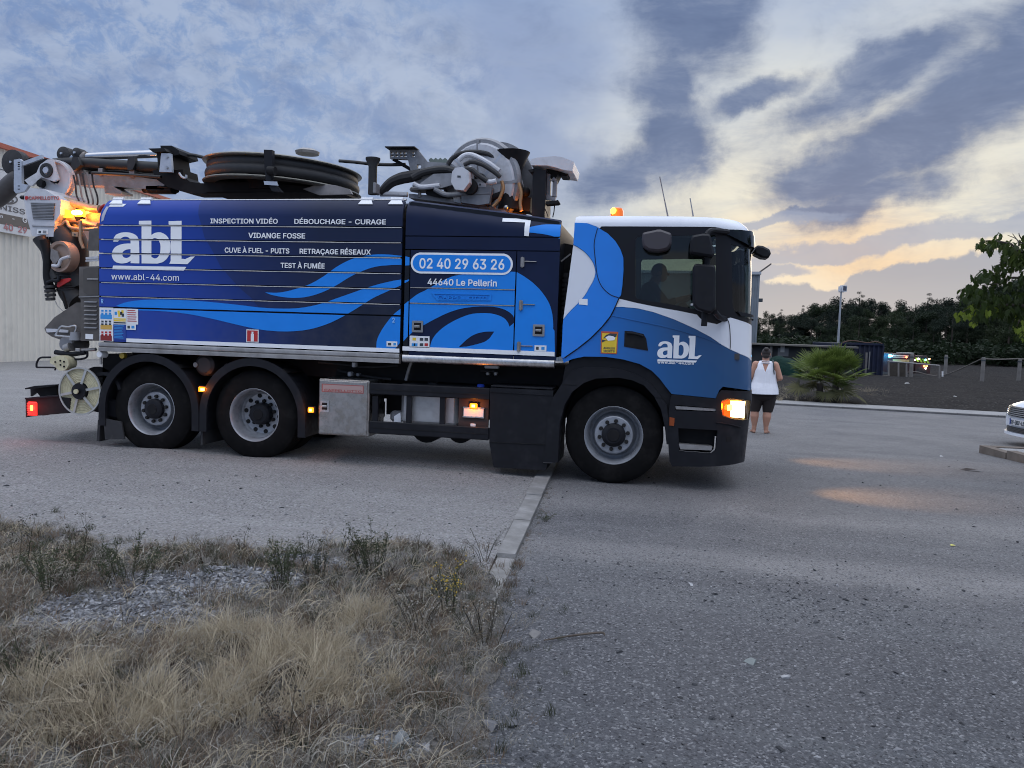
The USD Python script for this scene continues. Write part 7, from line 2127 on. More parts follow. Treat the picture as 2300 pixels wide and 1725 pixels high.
part('rear_pipe', tube(Q(0, [(610, 750), (700, 770), (760, 790), (900, 830), (990, 840)], .55), .05, 12, 5), M_ambpipe, TRUCK)
part('rear_pipe', tube(Q(0, [(560, 1080), (640, 980), (760, 950), (880, 990), (980, 1010)], .5), .045, 12, 5), M_ambpipe, TRUCK)
part('rear_pipe', tube(Q(0, [(600, 1010), (660, 960), (700, 1020), (860, 1040), (980, 1030)], .42), .02, 10, 5), M_ambpipe, TRUCK)
part('rear_frame_plate', ext_y(Qp(0, [(535, 1060), (620, 950), (720, 940), (720, 1070), (600, 1120)], .6), .6, .64), M_ambpipe, TRUCK)
part('rear_frame_plate', ext_y(Qp(0, [(850, 900), (930, 850), (1000, 840), (990, 1230), (860, 1230), (900, 1040)], .55), .55, .58), M_ambpipe, TRUCK)
q = part('junction_box', ext_y(Qp(0, [(712, 1065), (775, 1068), (772, 1112), (715, 1108)], .38), .38, .46), M_ambpipe, TRUCK)
part('box_mark', ext_y(Qp(0, [(735, 1078), (758, 1090), (735, 1100)], .38), .377, .38), M_ink, q)
part('mesh_panel', ext_y(Qp(0, [(888, 1035), (985, 1035), (978, 1250), (870, 1250)], .3), .3, .34), M_brown, TRUCK)
part('red_strap', tube(Q(0, [(985, 860), (1010, 820), (1040, 800)], .12), .018, 8, 4), M_red, TRUCK)
# looped hydraulic lines under the boom
for k in range(5):
    x_ = 730 + k * 45
    part('hydraulic_line', tube(Q(0, [(x_, 500 - 8 * k), (x_ + 20, 600), (x_ + 30 + 6 * k, 700), (x_ + 60, 780), (x_ + 20, 860)], .55 + .05 * k), .012, 6, 5), M_bronze if k % 2 else M_hose, TRUCK)
# lower tail: corrugated suction tube, round cap, chute arm
part('suction_elbow', tube(Q(0, [(640, 1090), (700, 1180), (720, 1340), (730, 1500), (800, 1640)], .55), [.20, .2, .19, .18, .17], 20, 10), M_hose, TRUCK)
part('corrugated_hose', tube(Q(0, [(620, 1380), (640, 1460), (660, 1560), (700, 1680), (780, 1760)], .45), .13, 16, 8), M_hose, TRUCK)
for k, t_ in enumerate(np.linspace(0, 1, 12)):
    c_ = smooth_path(Q(0, [(620, 1400), (640, 1460), (660, 1560), (690, 1650)], .45), 20)[int(t_ * 58)]
    part('hose_ring', trimesh.creation.torus(.13, .012, major_sections=24, minor_sections=6).apply_translation(c_), M_rub, TRUCK)
cc = np.array(Q(0, [(592, 1310)], .30)[0])
cp = part('round_hatch', lathe([(0, .03), (.14, .03), (.155, .0), (.19, -.01), (.195, .02), (.195, .12), (0, .14)], cc, (.12, 1, .0), 40), mat('hatch_primer', (.34, .24, .19), .5, .1, var=.15, vscale=8.), TRUCK)
part('hatch_fin', ext_y(Qp(0, [(505, 1230), (570, 1260), (590, 1330), (540, 1400), (500, 1330)], .27), .27, .3), M_bronze, cp)
part('hatch_arm', tube(Q(0, [(520, 1400), (580, 1400), (610, 1340), (690, 1310)], .26), .02, 8, 5), M_lgrey, cp)
part('chute_arm', tube(Q(0, [(400, 1130), (455, 1250), (490, 1400), (560, 1540)], .35), [.09, .06, .06, .07], 12, 6), M_hose, TRUCK)
part('chute_arm', tube(Q(0, [(440, 1150), (470, 1300), (470, 1500), (500, 1640)], .3), [.06, .05, .05, .055], 12, 6), M_frame, TRUCK)
for k in range(4):
    part('boot_ring', cyl(Q(0, [(500, 1600 + 40 * k)], .3)[0], Q(0, [(503, 1625 + 40 * k)], .3)[0], .075 - .006 * k, 14), M_rub, TRUCK)
part('shackle', tube(Q(0, [(475, 1655), (475, 1720), (530, 1725), (535, 1660)], .3), .012, 6, 4), M_alud, TRUCK)
part('grab_rail', tube(Q(0, [(470, 1570), (520, 1550), (580, 1545), (590, 1500)], .25), .022, 8, 5), M_plast, TRUCK)
part('ladder_rung', [bars(Q(0, [(860, 1330), (985, 1320)], .3), .03, .03)], M_lgrey, TRUCK)
part('ladder_rung', [bars(Q(0, [(855, 1355), (985, 1345)], .3), .02, .02)], M_lgrey, TRUCK)
part('orange_clip', ext_y(Qp(0, [(555 * 4.424 / 3.53, 1420 + 120), (600, 1560), (590, 1600)], .3).buffer(.02), .28, .3), M_red, TRUCK)
# boom rest post and the swan-neck arm
ps = part('boom_post', ext_y(Qp(0, [(1612, 285), (1705, 290), (1718, 475), (1592, 472)], BY - .3), BY - .32, BY - .28), M_galv, TRUCK)
part('post_flange', [ext_y(Qp(0, [(1545, 262), (1700, 258), (1720, 290), (1590, 300)], BY - .2), BY - .34, BY + .2), ext_y(Qp(0, [(1702, 290), (1800, 300), (1830, 480), (1718, 475)], BY), BY - .3, BY + .15)], M_frame, ps)
for y_ in (320, 425):
    c_ = Q(0, [(1662, y_)], BY - .32)[0]
    part('post_bolt', cyl(np.array(c_) - (0, .015, 0), np.array(c_), .018, 8), M_alu, ps)
part('pivot_cap', [ext_y(Qp(0, [(1690, 245), (1800, 245), (1870, 290), (1880, 330), (1790, 350), (1700, 300)], BY), BY - .2, BY + .2)], M_frame, TRUCK)
sw = part('swan_neck', ext_y(Qp(0, [(1592, 478), (1780, 480), (1890, 470), (1900, 540), (1960, 590), (2060, 605), (2400, 605), (2800, 640), (2800, 700), (1960, 705), (1860, 680), (1740, 640), (1620, 560)], BY), BY - .16, BY + .16), M_frame, TRUCK)
part('neck_hook', tube(Q(0, [(1780, 480), (1810, 520), (1850, 530), (1850, 500)], BY - .2), .014, 8, 4), M_galv, sw)
part('feed_line', tube(Q(0, [(1800, 300), (1900, 300), (2000, 320), (2080, 345)], BY), .022, 8, 4), M_hose, TRUCK)
# ---- big lying hose reel
M_reelrim = mat('reel_rim', (.20, .195, .17), .4, .5, var=.2, vscale=10.)
nu, nl_ = Q(400, [(900, 268)], .33)[0], Q(400, [(900, 490)], .33)[0]
lu, ru = Q(400, [(292, 345)], 1.25)[0], Q(400, [(1850, 515)], 1.25)[0]
ccx, RR = (lu[0] + ru[0]) / 2, (ru[0] - lu[0]) / 2
tilt = -2.2
zu, zl_ = nu[2] - .0, nl_[2]


def ring(prof, z0):
    m = lathe(prof, (0, 0, 0), (0, 0, 1), 72)
    m = turn(m, tilt * -1, (0, 1, 0))
    return m.apply_translation((ccx, 1.25, z0))


RY = 1.25 - .33
RR = min(RR, RY + .06)
bigr = part('suction_hose_reel', ring([(RR - .05, -.02), (RR, -.012), (RR + .01, .0), (RR, .012), (RR - .05, .02), (.1, .02), (.1, -.02), (RR - .05, -.02)], zu - .02), M_reelrim, TRUCK, 'large lying reel wound with thick black suction hose')
part('lower_rim', ring([(RR - .06, -.02), (RR, -.012), (RR + .01, .0), (RR, .012), (RR - .05, .02), (RR - .14, .02), (RR - .14, -.02), (RR - .06, -.02)], zl_ - .02), M_reelrim, bigr)
part('reel_core', ring([(0, -.32), (RR * .55, -.32), (RR * .55, 0), (0, 0)], zu - .03), M_frame, bigr)
dz = (zu - zl_)
for k, (rr, zz) in enumerate(((RR - .03, zl_ + dz * .36), (RR - .05, zl_ + dz * .74), (RR - .22, zl_ + dz * .55))):
    tor = trimesh.creation.torus(rr - .065, .078, major_sections=72, minor_sections=14)
    part('hose_coil', turn(tor, -tilt, (0, 1, 0)).apply_translation((ccx, 1.25, zz - .02)), M_hose, bigr)
part('reel_bracket', ext_y(Qp(400, [(882, 262), (965, 265), (962, 470), (950, 560), (1060, 680), (960, 670), (900, 560), (888, 440)], .27), .2, .26), M_plast, bigr)
part('bracket_plate', ext_y(Qp(400, [(858, 562), (985, 568), (1000, 608), (862, 598)], .2), .185, .199), M_galv, bigr)
part('bracket_roller', cyl(Q(400, [(895, 455)], .18)[0], Q(400, [(965, 462)], .18)[0], .05, 14), M_frame, bigr)
part('reel_top_fitting', lathe([(0, 0), (.14, .0), (.15, .03), (.1, .06), (0, .07)], Q(400, [(1285, 295)], .9)[0], (0, 0, 1), 20), M_alud, bigr)
part('reel_bed', ext_y(Qp(400, [(380, 600), (700, 605), (1250, 640), (1700, 690), (1700, 712), (380, 705)], 1.0), .75, 1.6), M_frame, TRUCK)
part('reel_bed_plate', ext_y(Qp(400, [(1240, 640), (1400, 590), (1560, 600), (1700, 640), (1730, 690), (1400, 700)], .7), .7, .74), M_bronze, TRUCK)
part('feed_line', tube(Q(400, [(1600, 360), (1750, 372), (1900, 388), (2080, 398), (2260, 395)], .8), .02, 8, 5), M_hose, TRUCK)
st = part('vent_stack', lathe([(0, 0), (.05, 0), (.05, .32), (.085, .40), (.085, .42), (0, .42)], Q(400, [(1930, 695)], .5)[0], (0, 0, 1), 18), M_hose, TRUCK)
part('stack_clamp', bx(*(lambda a, b: (a[0], b[0], .45, .6, b[2], a[2]))(Q(400, [(1945, 690)], .5)[0], Q(400, [(1978, 580)], .5)[0]), .01), M_grey, st)
# ---- pressure hose reel unit, arm brackets, hoses
HY = .75
pb_ = part('perforated_bracket', ext_y(Qp(850, [(120, 252), (398, 252), (498, 380), (488, 492), (335, 500), (300, 350), (122, 342)], HY).difference(unary_union([Qp(850, [(a, b), (a + 26, b), (a + 26, b + 18), (a, b + 18)], HY) for a in (132, 178, 222, 262, 345) for b in (274, 306)] + [Qp(850, [(392, 400), (425, 400), (432, 420), (425, 440), (392, 440), (388, 420)], HY)])), HY - .03, HY + .03), M_grey, TRUCK)
part('bracket_return', ext_y(Qp(850, [(110, 246), (400, 246), (400, 256), (110, 256)], HY), HY - .16, HY + .03), M_frame, pb_)
part('bracket_strut', bars(Q(850, [(150, 345), (330, 450)], HY + .05), .04, .04), M_frame, pb_)
part('toothed_rack', ext_y(Qp(850, [(505, 360)] + [(505 + 23 * k, 350 - (18 if k % 2 else 0)) for k in range(9)] + [(690, 380), (600, 392), (520, 385)], HY + .3), HY + .28, HY + .36), mat('rack_green', (.14, .17, .15), .5, .2, var=.2), TRUCK)
ru_ = part('reel_arm_body', ext_y(Qp(850, [(490, 385), (740, 400), (800, 440), (760, 560), (600, 610), (400, 600), (350, 570), (340, 500), (488, 492)], HY), HY - .1, HY + .25), M_grey, TRUCK)
part('arm_cover', ext_y(Qp(850, [(560, 500), (760, 490), (770, 600), (640, 640), (470, 640), (420, 600)], HY - .12), HY - .18, HY - .1), M_grey, ru_)
dc = np.array(Q(850, [(1010, 590)], HY)[0])
dr = part('pressure_hose_drum', lathe([(.0, .0), (.50, .0), (.52, .03), (.52, .06), (.36, .08), (.36, .38), (.52, .40), (.52, .44), (0, .44)], dc + (0, -.02, 0), (.28, .93, .1), 48), M_grey, TRUCK)
part('drum_face', lathe([(.08, -.02), (.44, -.02), (.46, 0), (.08, 0)], dc + (0, -.02, 0), (.28, .93, .1), 40), M_lgrey, dr)
part('drum_hub', lathe([(0, -.13), (.09, -.13), (.12, -.06), (.12, 0), (0, 0)], dc + (0, -.02, 0), (.28, .93, .1), 24), M_frame, dr)
for k in range(8):
    a = math.pi * 2 * k / 8
    n_ = np.array((.28, .93, .1)); n_ /= np.linalg.norm(n_)
    u_ = np.cross(n_, (0, 0, 1)); u_ /= np.linalg.norm(u_); w_ = np.cross(u_, n_)
    d_ = u_ * math.cos(a) + w_ * math.sin(a)
    part('drum_spoke', bars([dc - n_ * .03 + d_ * .1, dc - n_ * .03 + d_ * .5], .035, .02), M_galv if k % 2 else M_grey, dr)
mt = part('hydraulic_motor', ext_y(Qp(850, [(800, 460), (870, 450), (930, 490), (940, 600), (880, 680), (800, 670), (760, 600), (770, 500)], HY - .25), HY - .42, HY - .1), M_lgrey, TRUCK)
part('motor_mark', ext_y(Qp(850, [(822, 535), (855, 537), (855, 555), (822, 553)], HY - .25), HY - .424, HY - .42), M_ink, mt)
part('motor_flange', lathe([(0, 0), (.09, 0), (.09, .1), (0, .1)], Q(850, [(900, 610)], HY - .3)[0], (0, 1, 0), 18), M_frame, mt)
bxp = part('gear_case', ext_y(Qp(850, [(940, 560), (1110, 560), (1150, 640), (1120, 800), (1020, 815), (850, 790), (850, 700), (960, 680)], HY - .1), HY - .22, HY + .3), M_grey, TRUCK)
part('case_window', ext_y(Qp(850, [(980, 575), (1070, 578), (1070, 620), (982, 618)], HY - .22), HY - .226, HY - .219), M_lgrey, bxp)
part('case_dot', ext_y(Qp(850, [(1003, 588), (1020, 588), (1020, 606), (1003, 606)], HY - .22), HY - .23, HY - .225), M_ink, bxp)
part('case_foot', ext_y(Qp(850, [(745, 690), (820, 690), (830, 790), (760, 770)], HY - .1), HY - .15, HY + .1), M_lgrey, bxp)
for pts, r_, m_, yv in (([(690, 395), (740, 330), (830, 285), (950, 272), (1080, 290), (1180, 340)], .028, M_hose, HY - .1), ([(800, 350), (850, 310), (920, 300), (1020, 340), (1120, 400), (1200, 460)], .03, M_lgrey, HY - .2), ([(850, 400), (930, 370), (1040, 400), (1150, 470), (1210, 520)], .026, M_hose, HY - .24),
                        ([(900, 430), (960, 480), (1030, 530), (1100, 570), (1170, 560)], .03, M_lgrey, HY - .28), ([(860, 440), (930, 450), (990, 500), (1080, 560)], .03, M_hose, HY - .3), ([(1000, 290), (1100, 300), (1220, 380), (1290, 460)], .03, M_grey, HY), ([(1180, 270), (1250, 370), (1330, 470), (1400, 560), (1425, 640)], .022, M_hose, HY - .05),
                        ([(1300, 380), (1370, 480), (1410, 580), (1425, 690)], .03, M_lgrey, HY + .1), ([(340, 530), (430, 480), (560, 450), (680, 445), (780, 475)], .045, M_hose, HY - .15), ([(20, 680), (120, 580), (220, 535), (320, 515), (420, 490)], [.05, .06, .07, .07, .06], M_hose, HY - .1), ([(20, 690), (160, 690), (290, 695)], .03, M_lgrey, HY - .1),
                        ([(350, 590), (420, 620), (520, 615), (610, 605)], .03, M_lgrey, HY - .2), ([(560, 640), (650, 690), (740, 700), (850, 690), (1000, 685), (1110, 682)], .03, M_grey, HY - .2), ([(1060, 800), (1110, 740), (1190, 710), (1240, 690)], .045, M_frame, HY - .1), ([(1140, 820), (1190, 740), (1230, 660), (1240, 560)], .03, M_bronze, HY - .1)):
    part('hydraulic_hose', tube(Q(850, pts, yv), r_, 10, 6), m_, TRUCK)
hd = part('winding_guide', ext_y(Qp(850, [(1010, 265), (1060, 250), (1100, 260), (1180, 300), (1230, 400), (1200, 470), (1100, 400), (1040, 330)], HY + .1), HY + .05, HY + .25), M_grey, TRUCK)
part('guide_fin', ext_y(Qp(850, [(1170, 270), (1198, 258), (1290, 400), (1270, 420), (1210, 370)], HY), HY - .02, HY + .02), M_lgrey, hd)
part('guide_fin', ext_y(Qp(850, [(1318, 410), (1342, 395), (1400, 510), (1430, 640), (1400, 650), (1370, 540)], HY + .1), HY + .08, HY + .12), M_lgrey, hd)
part('guide_cap', lathe([(0, 0), (.08, 0), (.09, .05), (.05, .1), (0, .1)], Q(850, [(1330, 470)], HY)[0], (.3, -.9, .2), 16), M_lgrey, hd)
part('hose_funnel', lathe([(.0, .0), (.16, .0), (.13, .2), (.12, .45), (.19, .62), (.21, .66), (0, .66)], Q(850, [(1310, 850)], HY)[0], (0, 0, 1), 24), M_frame, TRUCK)
part('funnel_skirt', [ext_y(Qp(850, [(1190, 830), (1240, 690), (1270, 560), (1300, 700), (1330, 830)], HY - .1), HY - .12, HY + .2), ext_y(Qp(850, [(1340, 840), (1360, 680), (1400, 600), (1440, 720), (1520, 730), (1510, 870)], HY + .05), HY, HY + .3)], M_frame, TRUCK)
for pts in ([(1225, 560), (1240, 640), (1190, 760), (1140, 815)], [(1395, 580), (1420, 680), (1410, 780), (1420, 860)]):
    part('copper_pipe', tube(Q(850, pts, HY - .2), .02, 8, 5), mat('copper', (.45, .25, .12), .35, .8, var=.2), TRUCK)
part('valve_wheel', [lathe([(.02, 0), (.11, 0), (.12, .02), (.11, .04), (.02, .04), (.02, 0)], Q(850, [(410, 665)], HY - .1)[0], (0, 0, 1), 24), cyl(np.array(Q(850, [(410, 720)], HY - .1)[0]), np.array(Q(850, [(410, 640)], HY - .1)[0]), .02, 10)], M_alud, TRUCK)
part('unit_plinth', ext_y(Qp(850, [(330, 700), (520, 715), (740, 750), (1000, 790), (1300, 840), (1300, 870), (330, 740)], HY), HY - .1, HY + .8), M_grey, TRUCK)
part('pump_lump', ext_y(Qp(850, [(500, 640), (600, 650), (720, 700), (740, 750), (620, 740), (510, 715)], HY), HY - .15, HY + .3), M_frame, TRUCK)
part('bolt_head', trimesh.creation.icosphere(1, .028).apply_translation(Q(850, [(1268, 822)], HY - .2)[0]), M_alu, TRUCK)
part('knob', trimesh.creation.icosphere(2, .06).apply_translation(Q(850, [(1460, 670)], HY)[0]), M_frame, TRUCK)
# ---- exhaust stack with white rain hood
EY = .55
ex = part('exhaust_stack', ext_y(Qp(850, [(1535, 435), (1665, 445), (1652, 920), (1522, 900)], EY), EY, EY + .45), M_plast, TRUCK)
hood = Qp(850, [(1520, 410), (1518, 352), (1580, 335), (1760, 320), (1830, 330), (1945, 375), (1945, 400), (1930, 468), (1890, 462), (1840, 455), (1760, 430), (1680, 412)], EY)
hh = ext_y(hood.buffer(-.01).buffer(.01), EY - .04, EY + .55)
part('rain_hood', hh, M_lgrey, ex)
part('hood_rim', ext_y(Qp(850, [(1490, 455), (1540, 445), (1545, 470), (1520, 478)], EY), EY - .03, EY + .4), M_frame, ex)
part('hood_shade', ext_y(Qp(850, [(1680, 450), (1890, 480), (1880, 520), (1810, 515), (1800, 480), (1760, 560), (1720, 545)], EY + .2), EY + .15, EY + .4), M_frame, ex)
part('stack_frame', [ext_y(Qp(850, [(1660, 480), (1705, 490), (1705, 730), (1658, 730)], EY + .1), EY + .1, EY + .16), bars(Q(850, [(1730, 540), (1755, 560), (1750, 720)], EY + .1), .05, .04), bars(Q(850, [(1660, 722), (1760, 738)], EY + .1), .05, .04)], M_grey, ex)
part('mirror_lamp', ext_y(Qp(850, [(1665, 768), (1740, 765), (1790, 755), (1800, 778), (1780, 790), (1665, 798)], EY), EY - .05, EY + .1), M_frame, ex)
part('stack_cable', tube(Q(850, [(1750, 800), (1745, 860), (1732, 920)], EY), .006, 6, 3), M_frame, ex)
part('stack_cable', tube(Q(850, [(1655, 840), (1675, 880), (1685, 915)], EY), .005, 6, 3), M_frame, ex)
# amber lamp tucked behind the hood, lighting stack and hoses orange
sl = np.array(Q(850, [(1480, 800)], EY + .3)[0])
part('hidden_beacon', trimesh.creation.icosphere(2, .05).apply_translation(sl), M_amber_hot, TRUCK)
point_light(TRUCK, np.array(Q(850, [(1745, 850)], EY + .2)[0]) + (.05, -.02, -.3), AMBER, .5, .03, 'beacon_light')
point_light(TRUCK, np.array(Q(850, [(1450, 800)], EY - .0)[0]) + (0, .0, -.1), AMBER, 1.0, .03, 'beacon_light')
# ---- gap between box and cab: air pipes, mesh
part('cab_gap_panel', [ext_y(Polygon([on_side(*q, .6) for q in ((1256, 545), (1290, 552), (1290, 800), (1250, 800))]), .55, 2.2)], M_frame, TRUCK)
part('corrugated_intake', [cyl((3.56, .35, 1.35 + .05 * k), (3.56, .35, 1.385 + .05 * k), .06, 14) for k in range(18)] + [cyl((3.56, .35, 1.35), (3.56, .35, 2.25), .05, 14)], M_rub, TRUCK)
part('gap_strut', bars([(on_side(1257, 590, .3)[0], .3, on_side(1257, 590, .3)[1]), (on_side(1282, 570, .3)[0], .3, on_side(1282, 570, .3)[1])], .015, .015), M_alud, TRUCK)
# ------------------------------------------------------------------ people
import manifold3d as m3


def ball(p, r):
    return m3.Manifold.sphere(float(r), 20).translate(tuple(map(float, p)))


def bone(p, rp, q, rq):
    return m3.Manifold.batch_hull([ball(p, rp), ball(q, rq)])


def ell(p, r):
    return m3.Manifold.sphere(1.0, 28).scale(tuple(map(float, r))).translate(tuple(map(float, p)))


def solid(parts_, edge=.016, it=14):
    m = m3.Manifold.batch_boolean(parts_, m3.OpType.Add)
    return finish_solid(m, edge, it)


def finish_solid(m, edge=.016, it=14):
    m = m.refine_to_length(edge)
    t = m.to_mesh()
    tm = trimesh.Trimesh(t.vert_properties[:, :3], t.tri_verts, process=True)
    trimesh.smoothing.filter_taubin(tm, iterations=it)
    return tm


def hand(wrist, fwd, palm_n, side, k=1.0, curl=.5):
    """Palm and five separate bent fingers; fwd along the hand, palm_n out of the palm, side towards the thumb."""
    w, f, n, s = (np.array(v, float) for v in (wrist, fwd, palm_n, side))
    f, n, s = f / np.linalg.norm(f), n / np.linalg.norm(n), s / np.linalg.norm(s)
    out = [m3.Manifold.batch_hull([ball(w, .024 * k), ball(w + f * .085 * k + s * .03 * k, .012 * k), ball(w + f * .08 * k - s * .034 * k, .012 * k), ball(w + f * .03 * k + s * .028 * k, .015 * k)])]
    for i, L in enumerate((.068, .078, .072, .056)):
        b = w + f * .084 * k + s * (.03 - .021 * i) * k
        a1, a2 = curl * 1.0, curl * 2.2
        p1 = b + (f * math.cos(a1) + n * math.sin(a1)) * L * .5 * k
        p2 = p1 + (f * math.cos(a2) + n * math.sin(a2)) * L * .5 * k
        out += [bone(b, .0092 * k, p1, .0085 * k), bone(p1, .0085 * k, p2, .0072 * k)]
    t0 = w + f * .03 * k + s * .03 * k
    t1 = t0 + (f * .6 + s * .7 + n * .3) * .035 * k
    out += [bone(t0, .012 * k, t1, .010 * k), bone(t1, .010 * k, t1 + (f * .8 + s * .1 + n * .5) * .03 * k, .0085 * k)]
    return out


M_skin = mat('skin', (.42, .22, .15), .55, var=.08, vscale=6.)
M_top = mat('white_cotton', (.70, .71, .76), .85, var=.05, vscale=6., bump=.004, bscale=24.)
M_short = mat('black_cloth', (.016, .011, .010), .85, var=.2, vscale=8., bump=.003, bscale=30.)
M_hair = mat('dark_hair', (.018, .013, .011), .55, var=.3, vscale=30., bump=.003, bscale=90.)
M_sole = mat('sandal', (.03, .025, .022), .7)

wp = on_ground(1711, 973)
wdist = float((wp - CAM) @ _f)
H = float(at_depth(1708, 781, wdist)[2] - wp[2])
fw_ = np.array([ray(1708, 760)[0], ray(1708, 760)[1], 0]); fw_ /= np.linalg.norm(fw_)
ri_ = np.array([fw_[1], -fw_[0], 0.0])
woman = thing('person', 'woman seen from behind in white sleeveless top and dark knee shorts, hair pinned up', 'person', wp)
W = lambda x, d, z: ri_ * (x * H) + fw_ * (d * H) + np.array([0, 0, z * H])     # right, forward, up (shares of the height)
b = H
torso_def = [((0, .0, .80), (.095, .062, .05)), ((0, .0, .74), (.108, .078, .06)), ((0, .0, .66), (.108, .082, .07)), ((-.003, .0, .58), (.118, .088, .07)), ((-.006, -.004, .515), (.134, .10, .07)), ((-.004, -.01, .47), (.13, .102, .06))]
rot = m3.Manifold


def tell(c, r, grow=0.0):
    R = np.column_stack([ri_, fw_, (0, 0, 1)])
    p = W(*c)
    A = R @ np.diag([(r[0] + grow) * b, (r[1] + grow) * b, (r[2] + grow) * b])
    return m3.Manifold.sphere(1.0, 28).transform(np.column_stack([A, p]))


def torso(grow=0.0, lo=0):
    e = [tell(c, r, grow) for c, r in torso_def]
    return [m3.Manifold.batch_hull([e[i], e[i + 1]]) for i in range(len(e) - 1)]


xr, xl = .042, -.088            # where the feet stand
body_ = torso() + [m3.Manifold.batch_hull([tell((.085, 0, .815), (.032, .035, .028)), tell((-.085, 0, .815), (.032, .035, .028)), tell((0, .005, .80), (.07, .05, .04))]),
                   bone(W(0, .0, .80), .044 * b, W(0, .012, .90), .036 * b),
                   tell((0, .022, .935), (.044, .055, .062)), tell((0, .055, .905), (.032, .03, .035)), bone(W(0, .072, .93), .008 * b, W(0, .085, .918), .010 * b),
                   tell((.045, .02, .93), (.008, .016, .02)), tell((-.045, .02, .93), (.008, .016, .02))]
for sx, fx in ((1, xr), (-1, xl)):
    hip, knee, ank = W(.062 * sx - .004, -.005, .47), W(fx * .9 + .012 * sx, .004, .27), W(fx + .004 * sx, -.01, .035)
    body_ += [bone(hip, .078 * b, W((.062 * sx + fx) / 2, 0, .37), .068 * b), bone(W((.062 * sx + fx) / 2, 0, .37), .068 * b, knee, .046 * b), bone(knee, .046 * b, W(fx + .004 * sx, -.016, .20), .049 * b), bone(W(fx + .004 * sx, -.016, .20), .049 * b, W(fx, -.01, .09), .028 * b), bone(W(fx, -.01, .09), .028 * b, ank, .025 * b)]
    heel = W(fx, -.025, .018)
    body_ += [bone(ank, .024 * b, heel, .018 * b), m3.Manifold.batch_hull([ball(heel, .017 * b), ball(W(fx + .012 * sx, .09, .012), .012 * b), ball(W(fx + .035 * sx, .08, .011), .010 * b), ball(ank, .022 * b)])]
    for t in range(5):
        body_.append(bone(W(fx + (.004 + .009 * t) * sx, .09 - .005 * t, .011), .0075 * b, W(fx + (.006 + .0095 * t) * sx, .118 - .007 * t, .009), .006 * b))
# arms: upper arm hanging, forearm bent forward
for sx, ex in ((1, .168), (-1, -.165)):
    sh_, el_, wr_ = W(.108 * sx, .0, .805), W(ex, -.012, .655), W(ex * .55, .12, .63)
    body_ += [bone(sh_, .041 * b, (sh_ + el_) / 2, .037 * b), bone((sh_ + el_) / 2, .037 * b, el_, .030 * b), bone(el_, .030 * b, el_ * .6 + wr_ * .4, .029 * b), bone(el_ * .6 + wr_ * .4, .029 * b, wr_, .018 * b)]
    body_ += hand(wr_, fw_ * .6 - ri_ * sx * .6 + np.array([0, 0, .4]), -ri_ * sx * .5 + fw_ * .2, np.array([0, 0, 1.0]) + fw_ * .2, .95, .45)
part('body', solid(body_, .014), M_skin, woman, smooth=60)
shirt_grow = [((c[0], c[1], c[2]), (r[0] + .008 + .006 * i, r[1] + .010 + .006 * i, r[2] + .008)) for i, (c, r) in enumerate(torso_def)]
e = [tell(c, r) for c, r in shirt_grow]
shirt = m3.Manifold.batch_boolean([m3.Manifold.batch_hull([e[i], e[i + 1]]) for i in range(len(e) - 1)] + [m3.Manifold.batch_hull([tell((.055, 0, .83), (.026, .036, .02)), tell((-.055, 0, .83), (.026, .036, .02)), tell((0, .0, .77), (.09, .07, .03))])], m3.OpType.Add)


def prism(pts, d0, d1):
    return m3.Manifold.batch_hull([ball(W(x, d, z), .0006) for x, z in pts for d in (d0, d1)])


shirt = shirt - prism([(-.044, .845), (.044, .845), (0, .722)], -.2, -.005) - prism([(-.05, .87), (.05, .87), (-.03, .80), (.03, .80)], .0, .2)
for sx in (-1, 1):
    shirt = shirt - tell((.145 * sx, .0, .80), (.062, .12, .085))
# hem: cut slightly aslant
shirt = shirt - prism([(-.4, .455), (.4, .475), (-.4, .2), (.4, .2)], -.4, .4)
part('sleeveless_top', finish_solid(shirt, .014, 6), M_top, woman, smooth=60)
part('back_strap', tube([tuple(W(-.05, -.055, .828)), tuple(W(0, -.06, .826)), tuple(W(.05, -.055, .828))], .006 * b, 6, 3), M_top, woman)
part('bag_strap', tube([tuple(W(.078, .02, .86)), tuple(W(.082, -.04, .845)), tuple(W(.09, -.072, .78)), tuple(W(.10, -.06, .70))], .007 * b, 6, 4), M_ink, woman)
sh = [tell((-.004, -.008, .475), (.138, .108, .06)), tell((-.004, -.01, .44), (.136, .105, .06))]
shorts = [m3.Manifold.batch_hull(sh)]
for sx, fx in ((1, xr), (-1, xl)):
    shorts += [bone(W(.064 * sx - .004, -.006, .44), .084 * b, W((.062 * sx + fx) / 2 + .006 * sx, 0, .36), .074 * b), bone(W((.062 * sx + fx) / 2 + .006 * sx, 0, .36), .074 * b, W(fx * .92 + .012 * sx, .002, .27), .058 * b)]
so = m3.Manifold.batch_boolean(shorts, m3.OpType.Add) - prism([(-.4, .252), (.4, .252), (-.4, .1), (.4, .1)], -.4, .4) - prism([(-.4, .60), (.4, .60), (-.4, .52), (.4, .52)], -.4, .4)
part('knee_shorts', finish_solid(so, .016, 5), M_short, woman, smooth=60)
hairm = m3.Manifold.batch_boolean([tell((0, .008, .948), (.050, .056, .054)), tell((0, -.03, .985), (.028, .026, .026)), tell((0, -.012, .91), (.04, .035, .035))], m3.OpType.Add) - prism([(-.2, 1.02), (.2, 1.02), (-.2, .80), (.2, .80)], .045, .2)
part('hair', finish_solid(hairm, .012, 6), M_hair, woman, smooth=60)
for sx, fx in ((1, xr), (-1, xl)):
    sole = m3.Manifold.batch_hull([ball(W(fx, -.03, .004), .016), ball(W(fx + .02 * sx, .10, .004), .026), ball(W(fx + .01 * sx, .03, .004), .022)])
    part('sandal', finish_solid(sole, .02, 2), M_sole, woman)

